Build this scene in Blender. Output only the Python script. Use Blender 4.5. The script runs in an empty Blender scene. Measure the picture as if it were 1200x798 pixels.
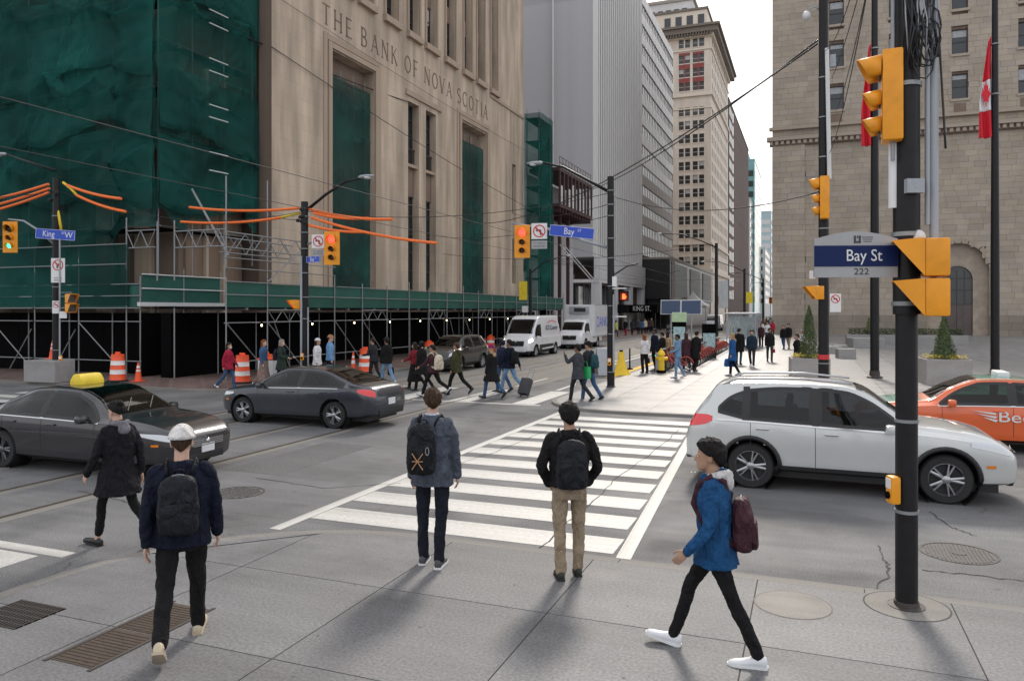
import bpy, bmesh, math, random
from mathutils import Vector, Matrix
R = math.radians
random.seed(7)
sc = bpy.context.scene
col = sc.collection
# ---------------------------------------------------------------- camera, sky, sun, exposure
CAM_H, FPX, HOR, YAW = 2.8, 890.0, 364.0, R(21.4)
cd = bpy.data.cameras.new('camera'); cam = bpy.data.objects.new('camera', cd); col.objects.link(cam)
cam.location = (0, 0, CAM_H); cam.rotation_euler = (R(90), 0, YAW)
cd.sensor_width = 36; cd.lens = FPX / 1200 * 36; cd.shift_y = -(399 - HOR) / 1200; cd.clip_end = 3000
sc.camera = cam
SUN_EL, SUN_AZ = 38, -9          # degrees; azimuth clockwise from +Y
w = bpy.data.worlds.new('World'); sc.world = w; w.use_nodes = True
nt = w.node_tree; bg = nt.nodes['Background']
sky = nt.nodes.new('ShaderNodeTexSky'); sky.sky_type = 'NISHITA'; sky.sun_disc = False
sky.sun_elevation = R(SUN_EL); sky.sun_rotation = R(SUN_AZ); sky.dust_density = 4; sky.air_density = 1
mx = nt.nodes.new('ShaderNodeMix'); mx.data_type = 'RGBA'; mx.inputs[0].default_value = 0.82
nt.links.new(sky.outputs[0], mx.inputs[6]); mx.inputs[7].default_value = (5.7, 5.7, 5.8, 1)   # high white overcast
nt.links.new(mx.outputs[2], bg.inputs[0]); bg.inputs[1].default_value = 0.1
sd = bpy.data.lights.new('sun', 'SUN'); sd.energy = 1.5; sd.angle = R(10); sd.color = (1, .92, .82)
so = bpy.data.objects.new('sun', sd); col.objects.link(so)
_d = Vector((math.sin(R(SUN_AZ)) * math.cos(R(SUN_EL)), math.cos(R(SUN_AZ)) * math.cos(R(SUN_EL)), math.sin(R(SUN_EL))))
so.rotation_euler = (-_d).to_track_quat('-Z', 'Y').to_euler(); so.location = _d * 80
vs = sc.view_settings; vs.view_transform = 'Standard'; vs.look = 'None'; vs.gamma = 1; vs.exposure = 1.17
try: vs.use_curve_mapping = False
except Exception: pass
# ---------------------------------------------------------------- survey helpers: where a sighted point stands
def ray(px): l = (px - 600) / FPX; return (l * math.cos(YAW) - math.sin(YAW), l * math.sin(YAW) + math.cos(YAW))
def G(px, py, z=0):
    d = (CAM_H - z) * FPX / (py - HOR); r = ray(px); return Vector((r[0] * d, r[1] * d, z))
def onX(px, py, X):
    r = ray(px); t = X / r[0]; return Vector((X, r[1] * t, CAM_H - (py - HOR) / FPX * t))
def onY(px, py, Y):
    r = ray(px); t = Y / r[1]; return Vector((r[0] * t, Y, CAM_H - (py - HOR) / FPX * t))
# ---------------------------------------------------------------- materials
MATS = {}
def pm(name, c, rough=.7, metal=0, var=.15, scale=4, bump=0, bscale=30, coat=0, emit=0, stretch=None, alpha=1, spec=.5, trans=0):
    if name in MATS: return MATS[name]
    m = bpy.data.materials.new(name); m.use_nodes = True; n = m.node_tree.nodes; L = m.node_tree.links
    b = n['Principled BSDF']; b.inputs['Roughness'].default_value = rough; b.inputs['Metallic'].default_value = metal
    b.inputs['Specular IOR Level'].default_value = spec
    c4 = (*c, 1)
    tc = n.new('ShaderNodeTexCoord'); mp = n.new('ShaderNodeMapping'); L.new(tc.outputs['Object'], mp.inputs[0])
    if stretch: mp.inputs['Scale'].default_value = stretch
    if var:
        nz = n.new('ShaderNodeTexNoise'); nz.inputs['Scale'].default_value = scale; nz.inputs['Detail'].default_value = 6
        nz.inputs['Roughness'].default_value = .62
        L.new(mp.outputs[0], nz.inputs[0])
        cr = n.new('ShaderNodeMapRange'); cr.inputs[1].default_value = .3; cr.inputs[2].default_value = .7
        cr.inputs[3].default_value = 1 - var; cr.inputs[4].default_value = 1 + var; L.new(nz.outputs[0], cr.inputs[0])
        mu = n.new('ShaderNodeMix'); mu.data_type = 'RGBA'; mu.blend_type = 'MULTIPLY'; mu.inputs[0].default_value = 1
        mu.inputs[6].default_value = c4; L.new(cr.outputs[0], mu.inputs[7]); L.new(mu.outputs[2], b.inputs['Base Color'])
    else: b.inputs['Base Color'].default_value = c4
    if bump:
        n2 = n.new('ShaderNodeTexNoise'); n2.inputs['Scale'].default_value = bscale; n2.inputs['Detail'].default_value = 4
        L.new(mp.outputs[0], n2.inputs[0]); bp = n.new('ShaderNodeBump'); bp.inputs['Strength'].default_value = bump; bp.inputs['Distance'].default_value = .02
        L.new(n2.outputs[0], bp.inputs['Height']); L.new(bp.outputs[0], b.inputs['Normal'])
    if coat: b.inputs['Coat Weight'].default_value = coat; b.inputs['Coat Roughness'].default_value = .03
    if emit: b.inputs['Emission Color'].default_value = c4; b.inputs['Emission Strength'].default_value = emit
    if alpha < 1: b.inputs['Alpha'].default_value = alpha
    if trans: b.inputs['Transmission Weight'].default_value = trans
    MATS[name] = m; return m
def nodes_of(m): return m.node_tree.nodes, m.node_tree.links, m.node_tree.nodes['Principled BSDF']
# ---------------------------------------------------------------- mesh builder
class MB:
    def __init__(s): s.v = []; s.f = []
    def add(s, vs, fs):
        o = len(s.v); s.v += [tuple(p) for p in vs]; s.f += [[i + o for i in f] for f in fs]; return s
    def box(s, c, d, rz=0, bev=0, rx=0, ry=0):
        hx, hy, hz = d[0] / 2, d[1] / 2, d[2] / 2
        if bev:
            bm = bmesh.new(); bmesh.ops.create_cube(bm, size=1)
            bmesh.ops.scale(bm, vec=d, verts=bm.verts); bmesh.ops.bevel(bm, geom=bm.edges[:], offset=bev, segments=2, affect='EDGES', profile=.6)
            vs = [v.co.copy() for v in bm.verts]; bm.verts.index_update(); fs = [[v.index for v in f.verts] for f in bm.faces]; bm.free()
        else:
            vs = [Vector((x, y, z)) for x in (-hx, hx) for y in (-hy, hy) for z in (-hz, hz)]
            fs = [[0, 1, 3, 2], [4, 6, 7, 5], [0, 4, 5, 1], [2, 3, 7, 6], [0, 2, 6, 4], [1, 5, 7, 3]]
        M = Matrix.Rotation(rz, 3, 'Z') @ Matrix.Rotation(ry, 3, 'Y') @ Matrix.Rotation(rx, 3, 'X'); c = Vector(c)
        return s.add([M @ v + c for v in vs], fs)
    def b2(s, lo, hi): return s.box([(a + b) / 2 for a, b in zip(lo, hi)], [abs(b - a) for a, b in zip(lo, hi)])
    def rings(s, rs, cap=True):
        n = len(rs[0]); vs = [p for r in rs for p in r]; fs = []
        for i in range(len(rs) - 1):
            for j in range(n):
                a, b = i * n + j, i * n + (j + 1) % n; fs.append([a, b, b + n, a + n])
        if cap: fs += [list(range(n))[::-1], [(len(rs) - 1) * n + j for j in range(n)]]
        return s.add(vs, fs)
    def path(s, pts, rad, n=10, sq=1.0):
        """tube along pts; rad = list of r or (rx, ry)"""
        pts = [Vector(p) for p in pts]; rs = []; up = None
        for i, p in enumerate(pts):
            t = (pts[min(i + 1, len(pts) - 1)] - pts[max(i - 1, 0)]).normalized()
            if up is None: up = Vector((1, 0, 0)) if abs(t.x) < .9 else Vector((0, 1, 0))
            u = (up - t * up.dot(t)).normalized(); v = t.cross(u); up = u
            r = rad[i] if isinstance(rad, (list, tuple)) else rad
            ra, rb = r if isinstance(r, (list, tuple)) else (r, r)
            rs.append([p + u * math.cos(2 * math.pi * k / n) * ra + v * math.sin(2 * math.pi * k / n) * rb for k in range(n)])
        return s.rings(rs)
    def lathe(s, prof, c=(0, 0, 0), n=20, axis='Z', M=None, cap=True):
        """prof: list of (r, z)"""
        rs = []
        for r, z in prof:
            ring = [Vector((r * math.cos(2 * math.pi * k / n), r * math.sin(2 * math.pi * k / n), z)) for k in range(n)]
            if axis == 'Y': ring = [Vector((p.x, -p.z, p.y)) for p in ring]
            if axis == 'X': ring = [Vector((p.z, p.x, p.y)) for p in ring]
            if M: ring = [M @ p for p in ring]
            rs.append([p + Vector(c) for p in ring])
        return s.rings(rs, cap)
    def ell(s, c, r, n=12, m=8, M=None):
        rs = []
        for i in range(m + 1):
            a = -math.pi / 2 + math.pi * min(max(i / m, .02), .98)
            ring = [Vector((r[0] * math.cos(a) * math.cos(2 * math.pi * k / n), r[1] * math.cos(a) * math.sin(2 * math.pi * k / n), r[2] * math.sin(a))) for k in range(n)]
            if M: ring = [M @ p for p in ring]
            rs.append([p + Vector(c) for p in ring])
        return s.rings(rs)
    def grid(s, P):
        """P: rows of points"""
        m = len(P[0]); vs = [p for r in P for p in r]
        return s.add(vs, [[i * m + j, i * m + j + 1, (i + 1) * m + j + 1, (i + 1) * m + j] for i in range(len(P) - 1) for j in range(m - 1)])
    def extr(s, poly, a, b, plane='XZ'):
        """prism of a 2-D outline between depth a and b"""
        def P(u, v, d): return {'XZ': (u, d, v), 'YZ': (d, u, v), 'XY': (u, v, d)}[plane]
        n = len(poly); vs = [P(u, v, a) for u, v in poly] + [P(u, v, b) for u, v in poly]
        fs = [list(range(n)), [n + i for i in range(n)][::-1]] + [[i, i + n, (i + 1) % n + n, (i + 1) % n] for i in range(n)]
        return s.add(vs, fs)
    def xf(s, M): s.v = [tuple(M @ Vector(p)) for p in s.v]; return s
    def mesh(s, name, smooth=0):
        me = bpy.data.meshes.new(name); me.from_pydata(s.v, [], s.f); me.update()
        bm = bmesh.new(); bm.from_mesh(me); bmesh.ops.recalc_face_normals(bm, faces=bm.faces); bm.to_mesh(me); bm.free()
        if smooth:
            me.shade_smooth()
            if smooth < 180:
                try: me.set_sharp_from_angle(angle=R(smooth))
                except Exception: pass
        return me
def WM(o):
    return (WM(o.parent) @ o.matrix_parent_inverse if o.parent else Matrix()) @ o.matrix_basis
def obj(name, me, m=None, parent=None, world=False, smooth=0):
    if isinstance(me, MB): me = me.mesh(name, smooth)
    if m and not me.materials: me.materials.append(m)
    o = bpy.data.objects.new(name, me); col.objects.link(o)
    if parent:
        o.parent = parent
        if world: o.matrix_parent_inverse = WM(parent).inverted()
    return o
def tag(o, label, cat, group=None):
    o['label'] = label; o['category'] = cat
    if group: o['group'] = group
    return o
def thing(name, label, cat, loc=(0, 0, 0), rz=0, group=None):
    o = bpy.data.objects.new(name, None); col.objects.link(o); o.empty_display_size = .2
    o.location = loc; o.rotation_euler = (0, 0, rz); return tag(o, label, cat, group)
def struct(name, mb, m, parent=None, smooth=0):
    o = obj(name, mb, m, parent, True, smooth)
    if not parent: o['kind'] = 'structure'
    return o
def clone(root, loc, rz=None, label=None, group=None, parent=None):
    r = root.copy(); col.objects.link(r)
    if parent is None:
        r.location = loc
        if rz is not None: r.rotation_euler = (0, 0, rz)
        if label: r['label'] = label
        if group: r['group'] = group
    else: r.parent = parent
    for ch in list(root.children): clone(ch, None, parent=r)
    return r
_unit = {}
def unit(kind, m):
    k = (kind, m.name)
    if k not in _unit:
        b = MB()
        if kind == 'box': b.box((0, 0, 0), (1, 1, 1))
        elif kind == 'cyl': b.lathe([(1, -.5), (1, .5)], n=8)
        elif kind == 'cyl16': b.lathe([(1, -.5), (1, .5)], n=18)
        me = b.mesh('unit_' + kind, 40 if kind != 'box' else 0); me.materials.append(m); _unit[k] = me
    return _unit[k]
def ubox(name, c, d, m, parent, rz=0, rot=None):
    o = obj(name, unit('box', m), None, parent, True); o.location = c; o.scale = d; o.rotation_euler = rot or (0, 0, rz); return o
def ub2(name, lo, hi, m, parent): return ubox(name, [(a + b) / 2 for a, b in zip(lo, hi)], [max(abs(b - a), .001) for a, b in zip(lo, hi)], m, parent)
def utube(name, a, b, r, m, parent, kind='cyl'):
    a, b = Vector(a), Vector(b); o = obj(name, unit(kind, m), None, parent, True); d = b - a
    o.matrix_basis = Matrix.LocRotScale((a + b) / 2, d.to_track_quat('Z', 'Y'), (r, r, d.length)); return o
def text_mesh(s, size, depth=.004, align='CENTER'):
    cu = bpy.data.curves.new('lettering', 'FONT'); cu.body = s; cu.size = size; cu.extrude = depth; cu.align_x = align; cu.align_y = 'CENTER'
    cu.resolution_u = 3
    o = bpy.data.objects.new('lettering', cu); me = bpy.data.meshes.new_from_object(o); bpy.data.objects.remove(o); bpy.data.curves.remove(cu)
    me.materials.clear(); return me
def text(s, size, m, parent, loc, rz=0, world=False, sx=1, name='lettering', depth=.004, rot=None):
    o = obj(name, text_mesh(s, size, depth), m, parent, world); o.location = loc; o.rotation_euler = rot or (R(90), 0, rz); o.scale = (sx, 1, 1); return o
def clamp(x, a=0., b=1.): return max(a, min(b, x))
def interp(pts, x):
    if x <= pts[0][0]: return pts[0][1]
    for (x0, y0), (x1, y1) in zip(pts, pts[1:]):
        if x <= x1: return y0 + (y1 - y0) * (x - x0) / (x1 - x0)
    return pts[-1][1]
def sinterp(pts, x):
    """smooth (monotone-ish cubic) interpolation"""
    n = len(pts)
    if x <= pts[0][0]: return pts[0][1]
    if x >= pts[-1][0]: return pts[-1][1]
    for i in range(n - 1):
        if x <= pts[i + 1][0]: break
    def sl(k):
        if k == 0: return (pts[1][1] - pts[0][1]) / (pts[1][0] - pts[0][0])
        if k == n - 1: return (pts[-1][1] - pts[-2][1]) / (pts[-1][0] - pts[-2][0])
        a = (pts[k][1] - pts[k - 1][1]) / (pts[k][0] - pts[k - 1][0]); b = (pts[k + 1][1] - pts[k][1]) / (pts[k + 1][0] - pts[k][0])
        return 0 if a * b <= 0 else 2 * a * b / (a + b)
    h = pts[i + 1][0] - pts[i][0]; t = (x - pts[i][0]) / h; a, b = pts[i][1], pts[i + 1][1]; ma, mb = sl(i) * h, sl(i + 1) * h
    return (2*t**3 - 3*t*t + 1) * a + (t**3 - 2*t*t + t) * ma + (-2*t**3 + 3*t*t) * b + (t**3 - t*t) * mb
# ---------------------------------------------------------------- setting materials
def stone(name, c, bw=1.2, bh=.6, mortar=.7, var=.12, rough=.85, msize=.012, streak=.12, c2=None, off=.5, bump=.25):
    m = pm(name, c, rough, var=0); n, L, b = nodes_of(m)
    tc = n.new('ShaderNodeTexCoord'); sp = n.new('ShaderNodeSeparateXYZ'); L.new(tc.outputs['Object'], sp.inputs[0])
    ad = n.new('ShaderNodeMath'); L.new(sp.outputs[0], ad.inputs[0]); L.new(sp.outputs[1], ad.inputs[1])
    cb = n.new('ShaderNodeCombineXYZ'); L.new(ad.outputs[0], cb.inputs[0]); L.new(sp.outputs[2], cb.inputs[1])
    br = n.new('ShaderNodeTexBrick'); L.new(cb.outputs[0], br.inputs[0]); br.offset = off
    br.inputs['Scale'].default_value = 1; br.inputs['Brick Width'].default_value = bw; br.inputs['Row Height'].default_value = bh
    br.inputs['Mortar Size'].default_value = msize; br.inputs['Mortar Smooth'].default_value = .3; br.inputs['Bias'].default_value = 0
    c2 = c2 or [x * (1 - var) for x in c]
    br.inputs['Color1'].default_value = (*c, 1); br.inputs['Color2'].default_value = (*c2, 1); br.inputs['Mortar'].default_value = (*[x * mortar for x in c], 1)
    # rain streaks and weathering
    mp = n.new('ShaderNodeMapping'); mp.inputs['Scale'].default_value = (.9, .9, .12); L.new(tc.outputs['Object'], mp.inputs[0])
    nz = n.new('ShaderNodeTexNoise'); nz.inputs['Scale'].default_value = 1.3; nz.inputs['Detail'].default_value = 7; L.new(mp.outputs[0], nz.inputs[0])
    mr = n.new('ShaderNodeMapRange'); mr.inputs[1].default_value = .35; mr.inputs[2].default_value = .7; mr.inputs[3].default_value = 1 - streak; mr.inputs[4].default_value = 1 + streak * .5
    L.new(nz.outputs[0], mr.inputs[0])
    mu = n.new('ShaderNodeMix'); mu.data_type = 'RGBA'; mu.blend_type = 'MULTIPLY'; mu.inputs[0].default_value = 1
    L.new(br.outputs[0], mu.inputs[6]); L.new(mr.outputs[0], mu.inputs[7]); L.new(mu.outputs[2], b.inputs['Base Color'])
    bp = n.new('ShaderNodeBump'); bp.inputs['Strength'].default_value = bump; bp.inputs['Distance'].default_value = .03; bp.invert = True
    L.new(br.outputs['Fac'], bp.inputs['Height']); L.new(bp.outputs[0], b.inputs['Normal'])
    return m
def asphalt(name, c, speck=.35, big=.22, rough=.85, sscale=90, cracks=.35, crack_scale=.32, each=0, stain=0):
    m = pm(name, c, rough, var=0); n, L, b = nodes_of(m)
    tc = n.new('ShaderNodeTexCoord')
    def noise(s, d, st=None):
        z = n.new('ShaderNodeTexNoise'); z.inputs['Scale'].default_value = s; z.inputs['Detail'].default_value = d
        mp = n.new('ShaderNodeMapping'); L.new(tc.outputs['Object'], mp.inputs[0]); mp.inputs['Scale'].default_value = st or (1, 1, 1); L.new(mp.outputs[0], z.inputs[0]); return z.outputs[0]
    def rng(o, a, bb, lo, hi):
        r = n.new('ShaderNodeMapRange'); r.inputs[1].default_value = a; r.inputs[2].default_value = bb; r.inputs[3].default_value = lo; r.inputs[4].default_value = hi; L.new(o, r.inputs[0]); return r.outputs[0]
    def mul(a, bb):
        z = n.new('ShaderNodeMath'); z.operation = 'MULTIPLY'; L.new(a, z.inputs[0]); L.new(bb, z.inputs[1]); return z.outputs[0]
    f = mul(rng(noise(sscale, 5), .35, .65, 1 - speck, 1 + speck), rng(noise(.5, 6), .3, .7, 1 - big, 1 + big))
    f = mul(f, rng(noise(2.2, 5, (.25, 2, 1)), .35, .7, 1.08, .88))       # tyre-polished bands and drips along the lanes
    if each:     # every slab has its own tone
        oi = n.new('ShaderNodeObjectInfo'); f = mul(f, rng(oi.outputs['Random'], 0, 1, 1 - each, 1 + each))
    if stain: f = mul(f, rng(noise(.9, 9), .56, .72, 1, 1 - stain)); f = mul(f, rng(noise(6, 3), .66, .74, 1, 1 - stain * .8))
    if cracks:
        vo = n.new('ShaderNodeTexVoronoi'); vo.feature = 'DISTANCE_TO_EDGE'; vo.inputs['Scale'].default_value = crack_scale
        mp = n.new('ShaderNodeMapping'); L.new(tc.outputs['Object'], mp.inputs[0])
        wz = n.new('ShaderNodeTexNoise'); wz.inputs['Scale'].default_value = 1.6; wz.inputs['Detail'].default_value = 5; L.new(tc.outputs['Object'], wz.inputs[0])
        va = n.new('ShaderNodeVectorMath'); va.operation = 'MULTIPLY_ADD'; L.new(wz.outputs['Color'], va.inputs[0]); va.inputs[1].default_value = (.9, .9, 0); L.new(mp.outputs[0], va.inputs[2])
        L.new(va.outputs[0], vo.inputs[0])
        ck = rng(vo.outputs[0], .0, .006, 1 - cracks, 1); gate = rng(noise(.35, 2), .5, .56, 0, 1)
        mixn = n.new('ShaderNodeMix'); L.new(gate, mixn.inputs[0]); mixn.inputs[2].default_value = 1; L.new(ck, mixn.inputs[3])
        f = mul(f, mixn.outputs[0])
    mu = n.new('ShaderNodeMix'); mu.data_type = 'RGBA'; mu.blend_type = 'MULTIPLY'; mu.inputs[0].default_value = 1; mu.inputs[6].default_value = (*c, 1)
    L.new(f, mu.inputs[7]); L.new(mu.outputs[2], b.inputs['Base Color'])
    L.new(rng(noise(1.1, 5), .3, .7, rough - .12, rough + .08), b.inputs['Roughness'])
    bp = n.new('ShaderNodeBump'); bp.inputs['Strength'].default_value = .25; bp.inputs['Distance'].default_value = .01; L.new(noise(130, 2), bp.inputs['Height']); L.new(bp.outputs[0], b.inputs['Normal'])
    return m
M = {}
M['asphalt'] = asphalt('asphalt', (.135, .135, .138), speck=.42, big=.3, sscale=66, cracks=.5, stain=.32)
M['asphalt_patch'] = asphalt('newer_asphalt', (.115, .114, .116), sscale=66, speck=.4, big=.2, cracks=0, stain=.1)
M['concrete'] = asphalt('sidewalk_concrete', (.152, .152, .157), speck=.24, big=.30, rough=.72, sscale=62, cracks=0, each=.08, stain=.28)
M['conc_trk'] = asphalt('track_concrete', (.19, .178, .16), speck=.2, big=.2, cracks=.2)
M['granite'] = asphalt('plaza_granite', (.215, .213, .215), speck=.18, big=.12, rough=.45, sscale=50, cracks=0, each=.05, stain=.08)
M['kerb'] = asphalt('kerb_concrete', (.20, .19, .175), speck=.2, big=.2, cracks=0)
M['brickpave'] = stone('brick_paving', (.16, .105, .09), .22, .11, .6, .3, msize=.006, streak=.2)
M['paint'] = asphalt('road_paint', (.52, .51, .485), speck=.2, big=.2, rough=.6, sscale=60, cracks=.55, crack_scale=.8, stain=.6)
M['yellow_paint'] = asphalt('yellow_tactile_paint', (.75, .46, .05), speck=.1, big=.15, cracks=0)
M['joint'] = pm('dark_joint', (.05, .048, .045), .9)
M['rail'] = pm('worn_rail_steel', (.12, .095, .075), .45, .6, var=.3)
M['iron'] = pm('cast_iron', (.075, .065, .06), .65, .4, var=.3, scale=12)
M['iron_brown'] = pm('rusty_iron', (.075, .055, .042), .75, .3, var=.35, scale=9)
M['limestone'] = stone('bank_limestone', (.54, .435, .335), 1.5, .76, .80, .07, streak=.34, bump=.25, msize=.010)
M['limestone_trim'] = pm('bank_limestone_trim', (.38, .295, .225), .85, var=.2, scale=1.5, stretch=(1, 1, .2), bump=.1)
M['dark_stone'] = pm('dark_or_shaded_stone', (.19, .14, .11), .9, var=.25, scale=1)  # dark brown stone; on return and corner walls the colour stands in for shade
M['sandstone'] = pm('sandstone_ashlar', (.375, .315, .255), .88, var=0)
n, L, b = nodes_of(M['sandstone'])
at = n.new('ShaderNodeAttribute'); at.attribute_name = 'tone'; tc_ = n.new('ShaderNodeTexCoord'); nz_ = n.new('ShaderNodeTexNoise'); nz_.inputs['Scale'].default_value = .35; nz_.inputs['Detail'].default_value = 8
L.new(tc_.outputs['Object'], nz_.inputs[0]); mr_ = n.new('ShaderNodeMapRange'); mr_.inputs[1].default_value = .3; mr_.inputs[2].default_value = .7; mr_.inputs[3].default_value = .86; mr_.inputs[4].default_value = 1.12; L.new(nz_.outputs[0], mr_.inputs[0])
mm_ = n.new('ShaderNodeMix'); mm_.data_type = 'RGBA'; mm_.blend_type = 'MULTIPLY'; mm_.inputs[0].default_value = 1; L.new(at.outputs['Color'], mm_.inputs[6]); L.new(mr_.outputs[0], mm_.inputs[7]); L.new(mm_.outputs[2], b.inputs['Base Color'])
M['sand_trim'] = pm('sandstone_trim', (.38, .32, .26), .88, var=.2, scale=1.2)
M['glass'] = pm('window_glass', (.025, .03, .035), .08, var=.2, scale=.3, spec=.6)
M['glass_green'] = pm('window_glass_green', (.04, .055, .05), .1, var=.3, scale=.4, spec=.6)
M['frame_dark'] = pm('dark_window_frame', (.05, .045, .045), .5)
M['frame_pale'] = pm('pale_window_frame', (.45, .46, .46), .5)
M['blind'] = pm('window_blind', (.42, .44, .46), .8)
M['grey_tower'] = stone('grey_marble_cladding', (.50, .50, .515), 1.5, 1.5, .82, .1, streak=.1, off=0, bump=.1, msize=.02)
M['white_marble'] = stone('white_marble', (.62, .62, .63), 2.5, 1.25, .9, .04, streak=.08, off=0, bump=.05)
M['fin'] = pm('pale_stone_fin', (.70, .69, .68), .7, var=.08, scale=.6)
M['fin_dark'] = pm('shadow_glass_strip', (.10, .105, .11), .3, var=.15)
M['panel_white'] = pm('white_spandrel_panel', (.66, .65, .64), .6, var=.06)
M['panel_tan'] = pm('tan_spandrel_panel', (.30, .265, .235), .7, var=.1)
M['beige_brick'] = stone('cream_terracotta', (.66, .59, .51), 1.0, .5, .9, .06, streak=.12, bump=.08)
M['beige_trim'] = pm('cream_terracotta_trim', (.62, .55, .47), .8, var=.12, scale=1)
M['cornice_dark'] = pm('dark_copper_cornice', (.17, .145, .125), .8, var=.2)
M['red_panel'] = pm('red_spandrel', (.24, .045, .04), .6, var=.2)
M['brown_brick'] = stone('brown_brick', (.10, .066, .055), .8, .4, .8, .15, streak=.2)
M['black_clad'] = pm('black_cladding', (.012, .012, .014), .4, var=.2)
M['teal_glass'] = pm('teal_curtain_wall', (.15, .32, .33), .15, var=.25, scale=.12, spec=.7)
M['blue_glass'] = pm('pale_blue_curtain_wall', (.36, .44, .48), .2, var=.2, scale=.1)
M['white_far'] = pm('pale_far_facade', (.56, .55, .54), .8, var=.1)
M['maroon'] = pm('maroon_steel', (.05, .018, .02), .6, var=.2)
M['white_metal'] = pm('white_metal_panel', (.62, .62, .62), .5, var=.08)
M['black'] = pm('matt_black', (.004, .004, .0045), .9, var=.2, spec=.05)
M['steel'] = pm('galvanised_tube', (.27, .28, .29), .5, .6, var=.15, scale=6)
M['black_pole'] = pm('black_painted_pole', (.010, .0095, .011), .45, 0, var=.3, scale=9, spec=.3)
M['grey_metal'] = pm('grey_painted_metal', (.33, .35, .38), .5, .2, var=.1)
M['sig_yellow'] = pm('signal_yellow', (.80, .31, .008), .45, var=.14, scale=3)
M['lens_off'] = pm('dark_lens', (.03, .028, .02), .25)
M['red_on'] = pm('lit_red_lens', (1, .06, .035), .4, var=0, emit=1.3)
M['green_on'] = pm('lit_green_lens', (.08, 1, .62), .4, var=0, emit=1.1)
M['hand_on'] = pm('lit_orange_hand', (1, .10, .015), .4, var=0, emit=2)
M['hand_back'] = pm('pedestrian_signal_face', (.35, .02, .01), .4, var=0)
M['sign_blue'] = pm('street_sign_blue', (.02, .07, .48), .4, var=.04)
M['sign_navy'] = pm('street_sign_navy', (.007, .018, .085), .45, var=.05, spec=.2)
M['sign_grey'] = pm('sign_silver_grey', (.36, .36, .37), .5, .3, var=.06)
M['sign_white'] = pm('sign_white', (.72, .72, .72), .5, var=.03)
M['ink'] = pm('sign_black_ink', (.02, .02, .02), .5, var=0)
M['sign_red'] = pm('sign_red', (.55, .03, .035), .45, var=0)
M['orange_tube'] = pm('orange_line_guard', (.86, .17, .025), .5, var=.12, scale=10)
M['yellow_rope'] = pm('yellow_line_hose', (.75, .55, .03), .5)
M['safety_orange'] = pm('safety_orange', (.80, .09, .02), .45, var=.08)
M['reflective'] = pm('reflective_white', (.72, .70, .68), .35)
M['rubber'] = pm('black_rubber', (.018, .018, .018), .85)
M['wire'] = pm('black_cable', (.02, .02, .022), .6)
M['stone_block'] = asphalt('granite_block', (.29, .285, .28), speck=.25, big=.12, cracks=0)
M['planter'] = asphalt('planter_granite', (.33, .31, .30), speck=.2, big=.12, cracks=0)
M['leaf'] = pm('shrub_leaf', (.055, .085, .028), .7, var=.4, scale=8)
M['leaf2'] = pm('young_leaf', (.10, .13, .035), .7, var=.3, scale=8)
M['leaf_y'] = pm('yellow_blossom', (.65, .52, .03), .7, var=.25, scale=20)
M['trunk'] = pm('bark', (.06, .045, .035), .9)
M['flag_red'] = pm('flag_red', (.62, .012, .03), .7, var=.08)
M['flag_white'] = pm('flag_white', (.74, .72, .74), .7, var=.05)

# ---------------------------------------------------------------- ground, road, pavements
KX0, KX1, BY0, BY1 = -17.6, -7.45, 8.4, 20.2     # kerb lines: street with tracks runs along Y, cross street along X
g = MB().box((0, 300, -.32), (1500, 1700, .6)); struct('ground', g, M['asphalt'])
def arc(cx, cy, r, a0, a1, n=10): return [(cx + r * math.cos(R(a0 + (a1 - a0) * i / n)), cy + r * math.sin(R(a0 + (a1 - a0) * i / n))) for i in range(n + 1)]
rd = MB()
for lo, hi in (((-300, BY0), (300, BY1)), ((KX0, -60), (KX1, BY0)), ((KX0, BY1), (KX1, 900))): rd.b2((*lo, -.1), (*hi, 0))
for cx, cy, r, a in ((KX1, BY0, 3, 90), (KX1, BY1, 2.6, 180), (KX0, BY1, 2.6, 270), (KX0, BY0, 3, 0)):
    # road fills the rounded corner outside the pavement
    sx = 1 if a in (90, 180) else -1; sy = -1 if a in (90, 0) else 1
    c = (cx + sx * r, cy + sy * r); pts = arc(c[0], c[1], r, a, a + 90)
    rd.extr([(cx, cy)] + pts, -.1, -.0015, 'XY')
road = struct('road', rd, M['asphalt'])
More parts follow.
